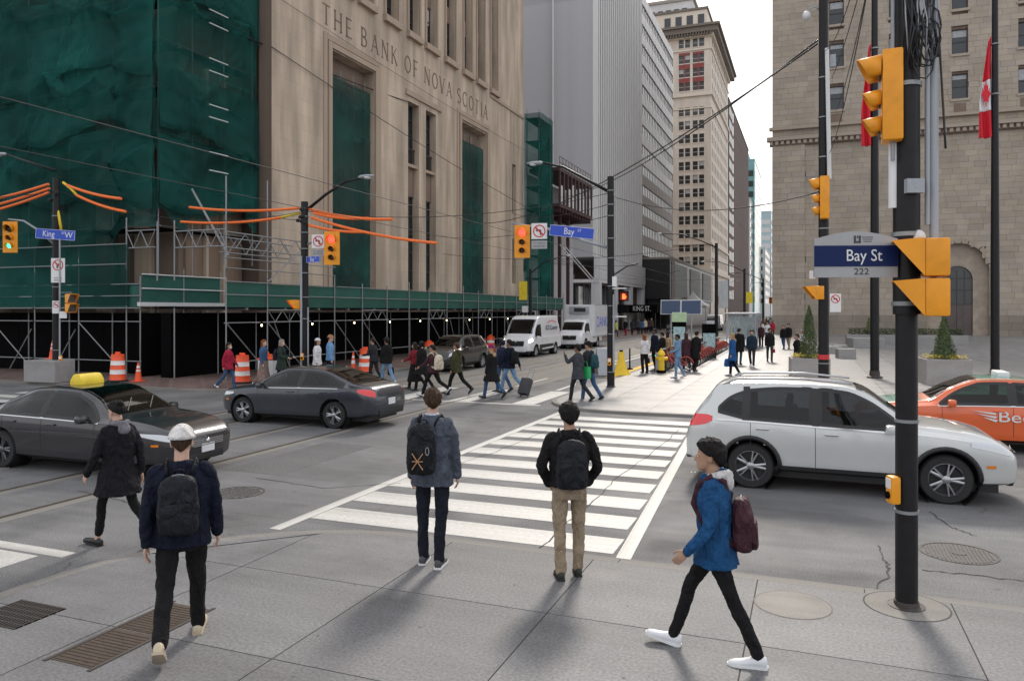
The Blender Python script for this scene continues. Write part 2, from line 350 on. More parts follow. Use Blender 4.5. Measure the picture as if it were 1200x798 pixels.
def pave(name, corner, r, a, far, z, mat, kerbw=.16):
    """pavement quadrant with rounded kerb corner; far = opposite corner"""
    cx, cy = corner; sx = 1 if a in (90, 180) else -1; sy = -1 if a in (90, 0) else 1
    c = (cx + sx * r, cy + sy * r); pts = arc(c[0], c[1], r - kerbw, a, a + 90); outer = arc(c[0], c[1], r, a, a + 90)
    fx, fy = far
    kx, ky = cx + sx * kerbw, cy + sy * kerbw
    A, B = pts[0], pts[-1]
    ends = ((A[0], fy), (fx, fy), (fx, B[1])) if abs(A[0] - kx) < .01 else ((fx, A[1]), (fx, fy), (B[0], fy))
    poly = pts + [ends[2], ends[1], ends[0]]
    o = struct(name, MB().extr(poly, -.1, z, 'XY'), mat)
    # kerb runs: straight stones and corner stones as pieces
    def run(p, q):
        Lr = (Vector(q) - Vector(p)).length; nn = max(1, int(Lr / 2.4)); d = (Vector(q) - Vector(p)).normalized(); ang = math.atan2(d.y, d.x)
        nrm = Vector((-d.y, d.x)); 
        if nrm.dot(Vector(c) - Vector(p)) < 0: nrm = -nrm
        for i in range(min(nn, 22)):
            s0 = Lr * i / nn; s1 = Lr * (i + 1) / nn if i < 21 else Lr; mid = Vector(p) + d * (s0 + s1) / 2 + nrm * kerbw / 2
            ubox('kerb_stone', (mid.x, mid.y, (z + .004 - .1) / 2), (s1 - s0 - .008, kerbw - .004, z + .004 + .1), M['kerb'], o, ang)
    Ao, Bo = outer[0], outer[-1]
    if abs(Ao[0] - cx) < .01: run(Ao, (cx, fy)); run(Bo, (fx, cy))
    else: run(Ao, (fx, cy)); run(Bo, (cx, fy))
    k = MB(); k.extr(outer + pts[::-1], -.1, z + .003, 'XY'); obj('kerb_stone', k, M['kerb'], o, True)
    return o
Z_NEAR, Z_PLAZA, Z_LEFT = .015, .07, .1
sw_near = pave('sidewalk_near_corner', (KX1, BY0), 3, 90, (60, -40), Z_NEAR, M['joint'])
plaza = pave('plaza_paving', (KX1, BY1), 2.6, 180, (140, 160), Z_PLAZA, M['joint'])
sw_left = pave('sidewalk_bank_corner', (KX0, BY1), 2.6, 270, (-140, 600), Z_LEFT, M['brickpave'])
sw_back = pave('sidewalk_back_corner', (KX0, BY0), 3, 0, (-140, -40), Z_LEFT, M['concrete'])
# rest of the right-hand pavement beyond the plaza
struct('sidewalk_far_right', MB().b2((KX1, 160.01, -.1), (140, 900, Z_PLAZA)), M['granite'])
# near corner slabs (cast concrete bays with open joints)
def slab(name, x0, x1, y0, y1, z, mat, parent, gap=.006):
    # clip against the rounded corner
    r = 3 - .16; c = (KX1 + 3, BY0 - 3)
    poly = []
    N = 8
    def inside(x, y): return not (x < c[0] and y > c[1] and math.hypot(x - c[0], y - c[1]) > r)
    a, b_, c_, d_ = x0 + gap, x1 - gap, y0 + gap, y1 - gap
    pts = [(a + (b_ - a) * i / N, c_) for i in range(N)] + [(b_, c_ + (d_ - c_) * i / N) for i in range(N)] + [(b_ - (b_ - a) * i / N, d_) for i in range(N)] + [(a, d_ - (d_ - c_) * i / N) for i in range(N)]
    if all(inside(*p) for p in pts): return ub2(name, (a, c_, z - .03), (b_, d_, z + .006), mat, parent)
    if not any(inside(*p) for p in pts): return None
    q = []
    for x, y in pts:
        if not inside(x, y): dd = math.hypot(x - c[0], y - c[1]); x, y = c[0] + (x - c[0]) * r / dd, c[1] + (y - c[1]) * r / dd
        if not q or math.hypot(q[-1][0] - x, q[-1][1] - y) > .004: q.append((x, y))
    return obj(name, MB().extr(q, z - .03, z + .006, 'XY'), mat, parent, True)
KXI, BYI = KX1 + .16, BY0 - .16
xs = [KXI, -5.75, -4.0, -2.25, -.5, 1.25, 3.0, 4.75, 6.5, 8.25, 10]
ys = [BYI, 6.62, 4.95, 3.28, 1.6, -.1, -1.8, -3.5]
for i in range(len(xs) - 1):
    for j in range(len(ys) - 1): slab('slab', xs[i], xs[i + 1], ys[j + 1], ys[j], Z_NEAR, M['concrete'], sw_near)
struct_rest = ub2('slab', (10.01, -39, Z_NEAR - .03), (60, BYI, Z_NEAR + .006), M['concrete'], sw_near)
ub2('slab', (KXI, -39, Z_NEAR - .03), (10, -3.52, Z_NEAR + .006), M['concrete'], sw_near)
# plaza slabs near enough to tell apart, then a plain field
px0, py0 = KX1 + .16, BY1 + .16
cor = (KX1 + 2.6, BY1 + 2.6)
nx = 0
for i in range(15):
    for j in range(19):
        x0, y0 = px0 + i * 1.6, py0 + j * 1.6
        x1, y1 = x0 + 1.6, y0 + 1.6
        if i < 2 and j < 2:
            N = 8; q = []
            for k in range(4 * N):
                t = (k % N) / N; s = k // N
                x, y = ((x0 + (x1 - x0) * t, y0), (x1, y0 + (y1 - y0) * t), (x1 - (x1 - x0) * t, y1), (x0, y1 - (y1 - y0) * t))[s]
                dd = math.hypot(x - cor[0], y - cor[1])
                if x < cor[0] and y < cor[1] and dd > 2.44: x, y = cor[0] + (x - cor[0]) * 2.44 / dd, cor[1] + (y - cor[1]) * 2.44 / dd
                if not q or math.hypot(q[-1][0] - x, q[-1][1] - y) > .004: q.append((x, y))
            if len(q) > 4: obj('paver', MB().extr(q, Z_PLAZA - .03, Z_PLAZA + .005, 'XY'), M['granite'], plaza, True)
        else: ub2('paver', (x0 + .006, y0 + .006, Z_PLAZA - .03), (x1 - .006, y1 - .006, Z_PLAZA + .005), M['granite'], plaza)
xe, ye = px0 + 24, py0 + 19 * 1.6
ub2('paving_field', (xe + .006, py0, Z_PLAZA - .03), (139, 159.9, Z_PLAZA + .005), M['granite'], plaza)
ub2('paving_field', (px0, ye + .006, Z_PLAZA - .03), (xe, 159.9, Z_PLAZA + .005), M['granite'], plaza)
# ---- paint, rails, covers (pieces of the road)
def stripe(name, x0, y0, x1, y1, m=None, z=.004): ub2(name, (min(x0, x1), min(y0, y1), z - .003), (max(x0, x1), max(y0, y1), z), m or M['paint'], road)
def line(name, a, b, wd, z=.004, m=None):
    a, b = Vector(a), Vector(b); d = b - a; ubox(name, ((a.x + b.x) / 2, (a.y + b.y) / 2, z - .0015), (d.length, wd, .003), m or M['paint'], road, math.atan2(d.y, d.x))
for k in range(11):
    y = 8.56 + k * 1.02; xr = -1.98 - .62 * (y - 8.4) / 10.6
    stripe('crosswalk_stripe', -6.28, y, xr - .12, y + .60)
line('crosswalk_edge_line', (-6.38, 7.95), (-6.38, 20.9), .17); line('crosswalk_edge_line', (-1.96, 8.42), (-2.62, 20.0), .17)
for k in range(5): stripe('crosswalk_stripe', -8.35 - k * 2.1, 21.3, -7.65 - k * 2.1, 25.0)
line('crosswalk_edge_line', (-7.4, 21.15), (-17.5, 21.15), .16)
for k in range(6): stripe('crosswalk_stripe', -8.85 - k * 1.6, 2.7, -8.2 - k * 1.6, 6.1)
line('crosswalk_edge_line', (-7.9, 6.25), (-17.4, 6.25), .18)
for k in range(11): stripe('crosswalk_stripe', -25.2, 8.9 + k * 1.0, -20.6, 9.4 + k * 1.0)
for k in range(12):
    if k: stripe('lane_dash', -10.05 + .0, 27.0 + k * 6, -9.95, 30 + k * 6)
line('lane_line', (-8.25, 25.4), (-8.3, 27.6), .14); line('lane_line', (-8.3, 27.6), (-8.9, 29.5), .14); line('lane_line', (-8.9, 29.5), (-9.4, 31.2), .14)
line('lane_line', (-10.1, 26.2), (-10.1, 29.8), .12); line('lane_line', (-9.45, 31.2), (-9.6, 60), .13)
line('yellow_edge_strip', (-7.75, 31), (-7.75, 62), .5, .006, M['yellow_paint'])
for x in (-12.45, -15.75): ub2('track_slab', (x, -20, -.05), (x + 3.0, 6.0 - .2, .0025), M['conc_trk'], road); ub2('track_slab', (x, 25.2, -.05), (x + 3.0, 400, .0025), M['conc_trk'], road)
for x in (-11.7, -10.2, -15.0, -13.5):
    ub2('rail', (x - .035, -20, -.05), (x + .035, 400, .007), M['rail'], road)
    ub2('rail_margin', (x + .05, 6.6, -.05), (x + .26, 20.9, .0028), M['conc_trk'], road)
def cover(x, y, r, kind, parent, z):
    t = obj('manhole_cover', MB().lathe([(r, -.02), (r, .004), (r * .93, .004), (r * .93, -.004), (0.001, -.004)], (x, y, z), 32), M['iron'], parent, True, 40)
    if kind == 'grid':
        k = MB(); s = r * .18
        for i in range(-5, 6):
            for j in range(-5, 6):
                cx, cy = i * s, j * s
                if math.hypot(cx, cy) < r * .86: k.box((x + cx, y + cy, z - .001), (s * .62, s * .62, .008))
        obj('tread_block', k, M['iron'], t, True)
    if kind == 'ribs':
        k = MB()
        for i in range(-9, 10):
            cx = i * r * .1; h = math.sqrt(max(0, (r * .88) ** 2 - cx * cx))
            if h > .05: k.box((x + cx, y, z - .001), (r * .055, 2 * h, .008))
        k.lathe([(r * .2, -.004), (r * .2, .006), (.001, .006)], (x, y, z), 18); obj('tread_rib', k, M['iron'], t, True)
    return t
cover(-8.2, 9.35, .40, 'grid', road, .002); cover(1.6, 10.05, .41, 'ribs', road, .002)
ring = obj('access_plate', MB().lathe([(.34, -.02), (.34, .004), (.001, .004)], (-.15, 7.66, Z_NEAR + .005), 28), M['kerb'], sw_near, True)
ring = obj('access_plate_rim', MB().lathe([(.355, -.02), (.355, .003), (.335, .003), (.335, -.02)], (-.15, 7.66, Z_NEAR + .005), 28), M['iron'], ring, True)
rg_ = random.Random(4)
def tar_seam(pts, wd=.018):
    P = [G(*p) for p in pts]; mb = MB(); Q = []
    for a, b_ in zip(P, P[1:]):
        for k in range(7): Q.append(a.lerp(b_, k / 7) + Vector((rg_.uniform(-.03, .03), rg_.uniform(-.03, .03), 0)))
    Q.append(P[-1])
    for a, b_ in zip(Q, Q[1:]):
        d = (b_ - a).normalized(); s = Vector((-d.y, d.x, 0)) * wd * rg_.uniform(.3, .6); mb.add([a + s, a - s, b_ - s, b_ + s], [[0, 1, 2, 3]])
    o = obj('tar_seam', mb.xf(Matrix.Translation((0, 0, .0055))), M['joint'], road, True)
for pts in (((797, 503), (765, 530), (722, 560), (690, 592), (632, 642)), ((1030, 640), (1038, 658), (1044, 668), (1028, 690)), ((1078, 668), (1130, 673), (1200, 681)), ((1090, 600), (1115, 618), (1145, 628)), ((300, 560), (380, 572), (470, 566)), ((640, 505), (580, 530), (520, 548)), ((90, 575), (150, 588), (240, 590))): tar_seam(pts)
for x0, y0, x1, y1 in ((2.6, 9.0, 6.4, 11.2), (-9.6, 10.6, -8.4, 13.6), (-4.6, 13.9, -3.1, 15.2), (5.5, 14.0, 11, 15.6)): ub2('asphalt_patch', (x0, y0, -.01), (x1, y1, .0022), M['asphalt_patch'], road)
# long drain plates and open grate in the near pavement
zt = Z_NEAR + .008
for y0, y1 in ((4.30, 4.93), (4.95, 5.55)):
    o = ub2('drain_plate', (-5.64, y0, zt - .02), (-5.2, y1, zt + .002), M['iron_brown'], sw_near)
    for i in range(13): ub2('plate_bar', (-5.63, y0 + .02 + i * (y1 - y0 - .04) / 13, zt), (-5.21, y0 + .035 + i * (y1 - y0 - .04) / 13, zt + .006), M['iron_brown'], o)
for a, b_ in (((-5.68, 4.26), (-5.645, 5.59)), ((-5.195, 4.26), (-5.16, 5.59))): ub2('drain_frame', (*a, zt - .02), (*b_, zt + .005), M['iron'], sw_near)
o = ub2('grate', (-7.05, 4.58, zt - .02), (-6.45, 5.08, zt - .001), M['black'], sw_near)
for i in range(16): ub2('grate_bar', (-7.05 + i * .0375, 4.58, zt - .002), (-7.035 + i * .0375, 5.08, zt + .006), M['iron'], o)
for i in range(7): ub2('grate_bar', (-7.05, 4.58 + i * .081, zt - .002), (-6.45, 4.592 + i * .081, zt + .004), M['iron'], o)

# ---------------------------------------------------------------- buildings
def wall(name, o, ux, n, u0, u1, z0, z1, ops, depth, mat, parent, smooth=0):
    """plane wall through o along ux (unit xy), outward normal n, with rectangular openings and reveals"""
    o, ux, n = Vector(o), Vector(ux), Vector(n); mb = MB()
    us = sorted({u0, u1, *[v for q in ops for v in q[:2]]}); zs = sorted({z0, z1, *[v for q in ops for v in q[2:4]]})
    P = lambda u, z, d=0: o + ux * u + Vector((0, 0, z)) - n * d
    inop = lambda u, z: any(q[0] < u < q[1] and q[2] < z < q[3] for q in ops)
    for j in range(len(zs) - 1):
        i = 0; zc = (zs[j] + zs[j + 1]) / 2
        while i < len(us) - 1:
            if inop((us[i] + us[i + 1]) / 2, zc): i += 1; continue
            k = i
            while k < len(us) - 1 and not inop((us[k] + us[k + 1]) / 2, zc): k += 1
            mb.add([P(us[i], zs[j]), P(us[k], zs[j]), P(us[k], zs[j + 1]), P(us[i], zs[j + 1])], [[0, 1, 2, 3]]); i = k
    for a, b_, c, d in [q[:4] for q in ops]:
        f = [P(a, c), P(b_, c), P(b_, d), P(a, d)]; k = [P(a, c, depth), P(b_, c, depth), P(b_, d, depth), P(a, d, depth)]
        mb.add(f + k, [[0, 1, 5, 4], [1, 2, 6, 5], [2, 3, 7, 6], [3, 0, 4, 7]])
    me = bpy.data.meshes.new(name); me.from_pydata(mb.v, [], mb.f); me.update()
    return obj(name, me, mat, parent, True)
def pbox(name, o, ux, n, u0, u1, z0, z1, d0, d1, mat, parent):
    """box on a facade: d measured inward from the wall plane (negative = proud)"""
    o, ux, n = Vector(o), Vector(ux), Vector(n)
    c = o + ux * (u0 + u1) / 2 - n * (d0 + d1) / 2 + Vector((0, 0, (z0 + z1) / 2)); ang = math.atan2(ux.y, ux.x)
    return ubox(name, c, (abs(u1 - u0), abs(d1 - d0), abs(z1 - z0)), mat, parent, ang)
def window(o, ux, n, u0, u1, z0, z1, depth, parent, glass='glass', frame='frame_dark', sill=None, mull=1, trans=1, fw=.07, blind=0):
    wn = pbox('window', o, ux, n, u0, u1, z0, z1, depth - .02, depth + .06, M[glass], parent)
    fr = M[frame]
    for a, b_ in ((u0, u0 + fw), (u1 - fw, u1)): pbox('frame', o, ux, n, a, b_, z0, z1, depth - .1, depth - .021, fr, wn)
    for k in range(trans + 2):
        z = z0 + (z1 - z0 - fw) * k / (trans + 1); pbox('frame', o, ux, n, u0 + fw, u1 - fw, z, z + fw, depth - .095, depth - .021, fr, wn)
    for k in range(mull): 
        u = u0 + (u1 - u0) * (k + 1) / (mull + 1); pbox('frame', o, ux, n, u - fw * .35, u + fw * .35, z0 + fw, z1 - fw, depth - .085, depth - .021, fr, wn)
    if blind: pbox('blind', o, ux, n, u0 + fw, u1 - fw, z1 - (z1 - z0) * blind, z1 - fw, depth - .035, depth - .0205, M['blind'], wn)
    if sill: pbox('sill', o, ux, n, u0 - .15, u1 + .15, z0 - .28, z0 - .002, -.14, depth - .03, M[sill], parent)
    return wn
# ---- the bank: long limestone front along the tracks
XB = -24.5
bank = thing('bank_building', 'long tan limestone bank building with carved lettering and green netted openings', 'building', (XB, 48, 0))
O, U, N_ = (XB, 0, 0), (0, 1, 0), (1, 0, 0)
ops = [(35.25, 39.7, 3.0, 17.15), (43.85, 45.35, 3.0, 16.55), (46.35, 47.85, 3.0, 16.55), (51.95, 56.8, 3.0, 17.1), (62.6, 63.5, 5.2, 15.8)]
upw = [onX(a, 0, XB).y for a in (420, 438, 450, 467, 477, 492, 498, 512, 521, 534, 542, 553, 558, 568, 574, 583)]
upw = [(upw[2 * i], upw[2 * i + 1]) for i in range(8)] + [(36.0, 37.4)]
for a, b_ in upw: ops.append((a + .15, b_ - .15, 21.1, 46))
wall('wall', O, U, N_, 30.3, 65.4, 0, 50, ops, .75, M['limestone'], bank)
ub2('wall', (XB - 30, 30.9, 0), (XB - .751, 65.39, 50), M['dark_stone'], bank)
ub2('return_wall', (XB - .75, 30.28, 0), (XB, 30.299, 50), M['dark_stone'], bank)  # end of the tan front, its shade put into the dark colour
# moulded frames round the two great openings
for a, b_ in ((35.25, 39.7), (51.95, 56.8)):
    for k, (e, d) in enumerate(((.0, .12), (.38, .06))):
        pbox('moulding', O, U, N_, a - e - .34, a - e - .02, 3, 17.2 + e + .34, -d, .1, M['limestone_trim'], bank)
        pbox('moulding', O, U, N_, b_ + e + .02, b_ + e + .34, 3, 17.2 + e + .34, -d, .1, M['limestone_trim'], bank)
        pbox('moulding', O, U, N_, a - e, b_ + e, 17.2 + e + .02, 17.2 + e + .32, -d - .003, .1, M['limestone_trim'], bank)
# tall window pair with panels between floors
pbox('moulding', O, U, N_, 43.5, 48.6, 16.9, 17.25, -.12, .1, M['limestone_trim'], bank)
for a, b_ in ((43.85, 45.35), (46.35, 47.85)):
    window(O, U, N_, a, b_, 12.6, 16.5, .6, bank, trans=3, mull=1); window(O, U, N_, a, b_, 3, 10.4, .6, bank, trans=5, mull=1)
    pbox('spandrel', O, U, N_, a + .01, b_ - .01, 10.41, 12.55, .38, .7, M['dark_stone'], bank)
    pbox('sill', O, U, N_, a - .1, b_ + .1, 12.3, 12.5, .1, .37, M['limestone_trim'], bank)
    for k in range(7): pbox('baluster', O, U, N_, a + .12 + k * .2, a + .17 + k * .2, 12.51, 13.5, .3, .35, M['frame_dark'], bank)
    pbox('rail', O, U, N_, a + .05, b_ - .05, 13.5, 13.58, .28, .37, M['frame_dark'], bank)
window(O, U, N_, 62.6, 63.5, 5.2, 9.2, .4, bank, 'glass_green'); window(O, U, N_, 62.6, 63.5, 11.5, 15.8, .4, bank, 'glass_green')
pbox('spandrel', O, U, N_, 62.61, 63.49, 9.21, 11.49, .2, .6, M['limestone_trim'], bank)
for i, (a, b_) in enumerate(upw):
    for k in range(6):
        z = 21.1 + k * 4.1
        window(O, U, N_, a + .15, b_ - .15, z, z + 2.9, .55, bank, trans=2, mull=1, blind=.4 if (i + k) % 3 == 0 else 0)
        pbox('spandrel', O, U, N_, a + .16, b_ - .16, z + 2.91, z + 4.09, .4, .7, M['dark_stone'], bank)
    pbox('sill', O, U, N_, a - .1, b_ + .1, 20.68, 21.08, -.28, .5, M['limestone_trim'], bank)
    # fluted piers beside the upper windows
    for u in (a - .02, b_ - .13): pbox('pilaster', O, U, N_, u, u + .15, 21.1, 49.5, -.12, .1, M['limestone_trim'], bank)
# carved roman capitals
GL = {  # strokes on a 1 x 1.4 cell: (x0,y0,x1,y1,width) / arcs ('a',cx,cy,rx,ry,a0,a1,width)
 'T': [(0, 1.37, .9, 1.37, .06), (.45, 0, .45, 1.4, .13)], 'H': [(.12, 0, .12, 1.4, .13), (.88, 0, .88, 1.4, .13), (.12, .72, .88, .72, .06)],
 'E': [(.12, 0, .12, 1.4, .13), (.12, 1.37, .75, 1.37, .06), (.12, .72, .62, .72, .06), (.12, .03, .8, .03, .06)],
 'B': [(.12, 0, .12, 1.4, .13), ('a', .35, 1.06, .33, .31, -90, 90, .09), ('a', .35, .38, .42, .35, -90, 90, .1), (.12, 1.37, .36, 1.37, .06), (.12, .74, .36, .74, .06), (.12, .03, .36, .03, .06)],
 'A': [(.0, 0, .46, 1.4, .06), (.46, 1.4, .94, 0, .13), (.2, .5, .76, .5, .06)], 'N': [(.1, 0, .1, 1.4, .06), (.1, 1.4, .9, 0, .13), (.9, 0, .9, 1.4, .06)],
 'K': [(.12, 0, .12, 1.4, .13), (.15, .62, .8, 1.4, .06), (.32, .8, .92, 0, .13)], 'O': [('a', .52, .7, .48, .68, 0, 360, .11)],
 'F': [(.12, 0, .12, 1.4, .13), (.12, 1.37, .78, 1.37, .06), (.12, .72, .62, .72, .06)], 'V': [(.0, 1.4, .46, 0, .13), (.46, 0, .92, 1.4, .06)],
 'S': [('a', .42, 1.04, .32, .33, 40, 270, .1), ('a', .42, .37, .36, .35, -140, 90, .1)], 'C': [('a', .55, .7, .5, .68, 45, 315, .11)], 'I': [(.2, 0, .2, 1.4, .13)]}
def letter(ch, h):
    mb = MB(); s = h / 1.4
    def bar(x0, y0, x1, y1, wd):
        a, b_ = Vector((x0, y0)), Vector((x1, y1)); d = (b_ - a).normalized(); q = Vector((-d.y, d.x)) * wd / 2
        mb.extr([tuple((a + q) * s), tuple((a - q) * s), tuple((b_ - q) * s), tuple((b_ + q) * s)], -.02, .02, 'XZ')
    for g in GL[ch]:
        if g[0] == 'a':
            _, cx, cy, rx, ry, a0, a1, wd = g; nn = 14
            for k in range(nn):
                t0, t1 = R(a0 + (a1 - a0) * k / nn), R(a0 + (a1 - a0) * (k + 1.06) / nn)
                bar(cx + rx * math.cos(t0), cy + ry * math.sin(t0), cx + rx * math.cos(t1), cy + ry * math.sin(t1), wd)
        else:
            bar(*g)
            for (x, y) in ((g[0], g[1]), (g[2], g[3])):           # serifs
                if abs(g[0] - g[2]) < .6 and y in (0, 1.4): bar(x - .14, .02 if y == 0 else 1.38, x + .14, .02 if y == 0 else 1.38, .05)
    return mb.mesh('letter')
M['carved'] = pm('carved_letter_shadow_stone', (.16, .115, .085), .9, var=.15)
phrase = 'THE BANK OF NOVA SCOTIA'; wd = {'I': .42, 'T': .95, 'S': .85, 'E': .9, 'F': .88}
tot = sum(.62 if c == ' ' else wd.get(c, 1.05) + .28 for c in phrase); sc_ = (57.4 - 34.45) / tot; y = 34.45; cache = {}
for c in phrase:
    if c == ' ': y += .62 * sc_; continue
    if c not in cache: cache[c] = letter(c, 1.08); cache[c].materials.append(M['carved'])
    o = obj('letter', cache[c], None, bank, True); o.location = (XB + .002, y, 18.36); o.rotation_euler = (0, 0, R(90)); y += (wd.get(c, 1.05) + .28) * sc_
# string course + roof of low wing
pbox('string_course', O, U, N_, 57.5, 65.4, 20.35, 20.6, -.1, .1, M['limestone_trim'], bank)
# ---- bank corner block behind the scaffold (recessed, panelled)
cb = thing('bank_corner_block', 'shaded brown stone corner of the bank behind green scaffold netting', 'building', (-31, 29, 0))
ub2('wall', (-70, 26.2, 0), (-26.3, 30.27, 45), M['dark_stone'], cb)  # corner wall coloured dark for the shade behind the netting
M['panelstone'] = pm('bronze_brown_panel', (.23, .16, .11), .7, var=.25, scale=1.2)
for y0, y1, z0, z1 in ((26.5, 27.5, 3.2, 10), (27.8, 28.6, 3.2, 10), (28.9, 29.9, 3.2, 10)): ub2('panel', (-26.31, y0, z0), (-26.18, y1, z1), M['panelstone'], cb)
for y0 in (27.58, 28.68): ub2('pilaster', (-26.32, y0, 0), (-26.0, y0 + .15, 14), M['limestone'], cb)
for x0 in (-28.6, -31, -34, -38): ub2('pilaster', (x0, 25.9, 0), (x0 + .9, 26.19, 14), M['limestone'], cb)
ub2('entrance_canopy', (-26.3, 28.0, 8.2), (-25.7, 30.2, 8.5), M['black'], cb)
# ---- netted hoist tower at the far end of the bank
ht = thing('hoist_tower', 'green netted scaffold tower at the far end of the bank', 'scaffold', (-23.7, 67, 0))
# ---- grey marble tower with ribbed side
XT = -24.0
gt = thing('grey_office_tower', 'tall grey marble office tower with blank end wall and white vertical ribs', 'building', (-35, 95, 0))
ub2('wall', (-75, 89.6, 9.3), (XT, 116, 75), M['grey_tower'], gt)
ub2('wall_pier', (-29.3, 88.9, 9.3), (-24.02, 89.59, 74), M['grey_tower'], gt)
ub2('corner_pier', (-29.45, 88.75, 9.3), (-29.31, 89.59, 74), M['fin'], gt)
ub2('corner_pier', (-24.35, 88.86, 9.3), (XT + .12, 89.58, 74), M['fin'], gt)
ub2('rib_backing', (XT, 89.7, 9.4), (XT + .05, 115.9, 74), M['fin_dark'], gt)
for k in range(24): ub2('rib', (XT + .05, 89.9 + k * 1.09, 9.4), (XT + .15, 90.36 + k * 1.09, 74.2), M['fin'], gt)
ub2('base_band', (XT - .2, 88.8, 6.6), (XT + .5, 116.2, 9.38), M['white_marble'], gt)
ub2('soffit', (-34, 88.9, 6.2), (XT + .45, 116, 6.6), M['fin'], gt)
ub2('podium_wall', (-34, 84.5, 0), (-27.6, 92, 7.4), M['white_marble'], gt)
for y0 in (89.0, 97.5, 106.5, 115.0): ub2('portal_pier', (XT - .6, y0, 0), (XT + .44, y0 + 1.1, 6.2), M['white_marble'], gt)
ub2('lobby_glass', (XT - 3, 90.2, 0), (XT - 2.9, 115, 6.2), M['glass'], gt)
for k in range(9): ub2('lobby_mullion', (XT - 2.9, 91 + k * 2.7, 0), (XT - 2.8, 91.12 + k * 2.7, 6.2), M['frame_pale'], gt)
# ---- office block with horizontal window bands
ob = thing('banded_office_block', 'office block with white spandrel bands and grey ribbon windows', 'building', (-30, 128, 0))
O3 = (XT - .1, 0, 0)
ub2('wall', (-60, 116.3, 0), (XT - .6, 146, 52), M['panel_tan'], ob)
for k in range(13):
    z = 11.5 + k * 3.12
    gl = ub2('ribbon_window', (XT - .6, 116.5, z), (XT - .35, 145.8, z + 1.55), M['glass'], ob)
    for j in range(22): ub2('mullion', (XT - .35, 116.6 + j * 1.39, z), (XT - .27, 116.72 + j * 1.39, z + 1.55), M['frame_pale'], gl)
    ub2('spandrel', (XT - .6, 116.4, z + 1.56), (XT - .2, 145.9, z + 3.11), M['panel_white' if k > 3 else 'panel_tan'], ob)
    for j in range(10): ub2('panel_joint', (XT - .2, 116.4 + j * 3, z + 1.6), (XT - .19, 116.46 + j * 3, z + 3.07), M['frame_dark'], ob)
# ---- black pavilion and its ribbed street side
bp_ = thing('black_pavilion', 'low black clad pavilion with grey finned windows beside the office block', 'building', (-22, 118, 0))
ub2('wall', (XT - .18, 117, 4.6), (-19.9, 172, 10.7), M['black_clad'], bp_)
ub2('wall', (XT + .3, 118.2, .0), (-20.4, 171, 4.6), M['black_clad'], bp_)
ub2('parapet', (XT - .15, 118.4, 10.701), (-19.7, 172.1, 11.1), M['panel_tan'], bp_)
for k in range(3):
    y0 = 121 + k * 17
    wn = ub2('window', (-19.91, y0, 5), (-19.86, y0 + 13, 10.2), M['glass_green'], bp_)
    for j in range(14): ub2('fin', (-19.86, y0 + j * .95, 5), (-19.7, y0 + .25 + j * .95, 10.2), M['frame_pale'], wn)
ub2('pier', (-20.2, 118.3, 0), (-19.75, 120.5, 10.7), M['panel_tan'], bp_)
qa = onY(752, 362, 104)
aw = ub2('awning', (qa.x - 2.2, 104, 2.5), (qa.x + 2.1, 118, 3.6), M['black'], bp_)
text('KING ST.', .95, M['sign_white'], aw, (qa.x, 103.98, 3.05), 0, True, sx=.66)
for k in range(3): ub2('awning_post', (qa.x - 2 + k * 1.9, 104.2, 0), (qa.x - 1.9 + k * 1.9, 104.3, 2.5), M['frame_dark'], aw)
for k in range(5):
    lit = ub2('shop_window', (-23.7 + k * .9, 118.1, .4), (-22.95 + k * .9, 118.18, 3.2), M['glass'], bp_)
ub2('shop_front_light', (-22.9, 112, 2.6), (-21.6, 112.1, 2.8), pm('warm_shop_light', (1, .62, .25), .5, var=0, emit=2.5), bp_)
# ---- cream tower with deep cornice and red panels
bt = thing('cream_tower', 'cream terracotta tower with paired windows, red panels and dark overhanging cornice', 'building', (-26, 190, 0))
Y4, X4 = 174.0, -20.5
O4, U4, N4 = (0, Y4, 0), (1, 0, 0), (0, -1, 0)
cols = [(-27.75, -26.5), (-26.2, -24.95), (-23.95, -22.75), (-22.5, -21.3)]
cols = [(-27.6, -26.5), (-26.2, -25.1), (-24.5, -23.4), (-23.1, -22.0), (-31.0, -29.9)]
ops4 = []
rows = [13.0 + k * 3.06 for k in range(12)] + [52.3, 55.4, 58.5, 62.0]
for z in rows:
    for a, b_ in cols: ops4.append((a, b_, z, z + 1.9))
wall('wall', O4, U4, N4, -34, X4, 0, 64, ops4, .35, M['beige_brick'], bt)
ops5 = [(Y4 + 2 + k * 3.2, Y4 + 3.3 + k * 3.2, z, z + 1.9) for z in rows for k in range(11)]
wall('wall', (X4, 0, 0), (0, 1, 0), (1, 0, 0), Y4, 212, 0, 64, ops5, .35, M['beige_brick'], bt)
ub2('core', (-34, Y4 + .36, 0), (X4 - .36, 211.9, 64), M['glass'], bt)
for z in rows:
    for i, (a, b_) in enumerate(cols[:4]):
        wn = pbox('window', O4, U4, N4, a, b_, z, z + 1.9, .25, .34, M['glass'], bt)
        pbox('sash', O4, U4, N4, a, b_, z + .9, z + 1.0, .2, .249, M['frame_pale'], wn)
        if (i * 7 + int(z)) % 5 == 0: pbox('blind', O4, U4, N4, a + .05, b_ - .05, z + 1.0, z + 1.85, .23, .249, M['blind'], wn)
        pbox('sill', O4, U4, N4, a - .1, b_ + .1, z - .2, z - .01, -.1, .2, M['beige_trim'], bt)
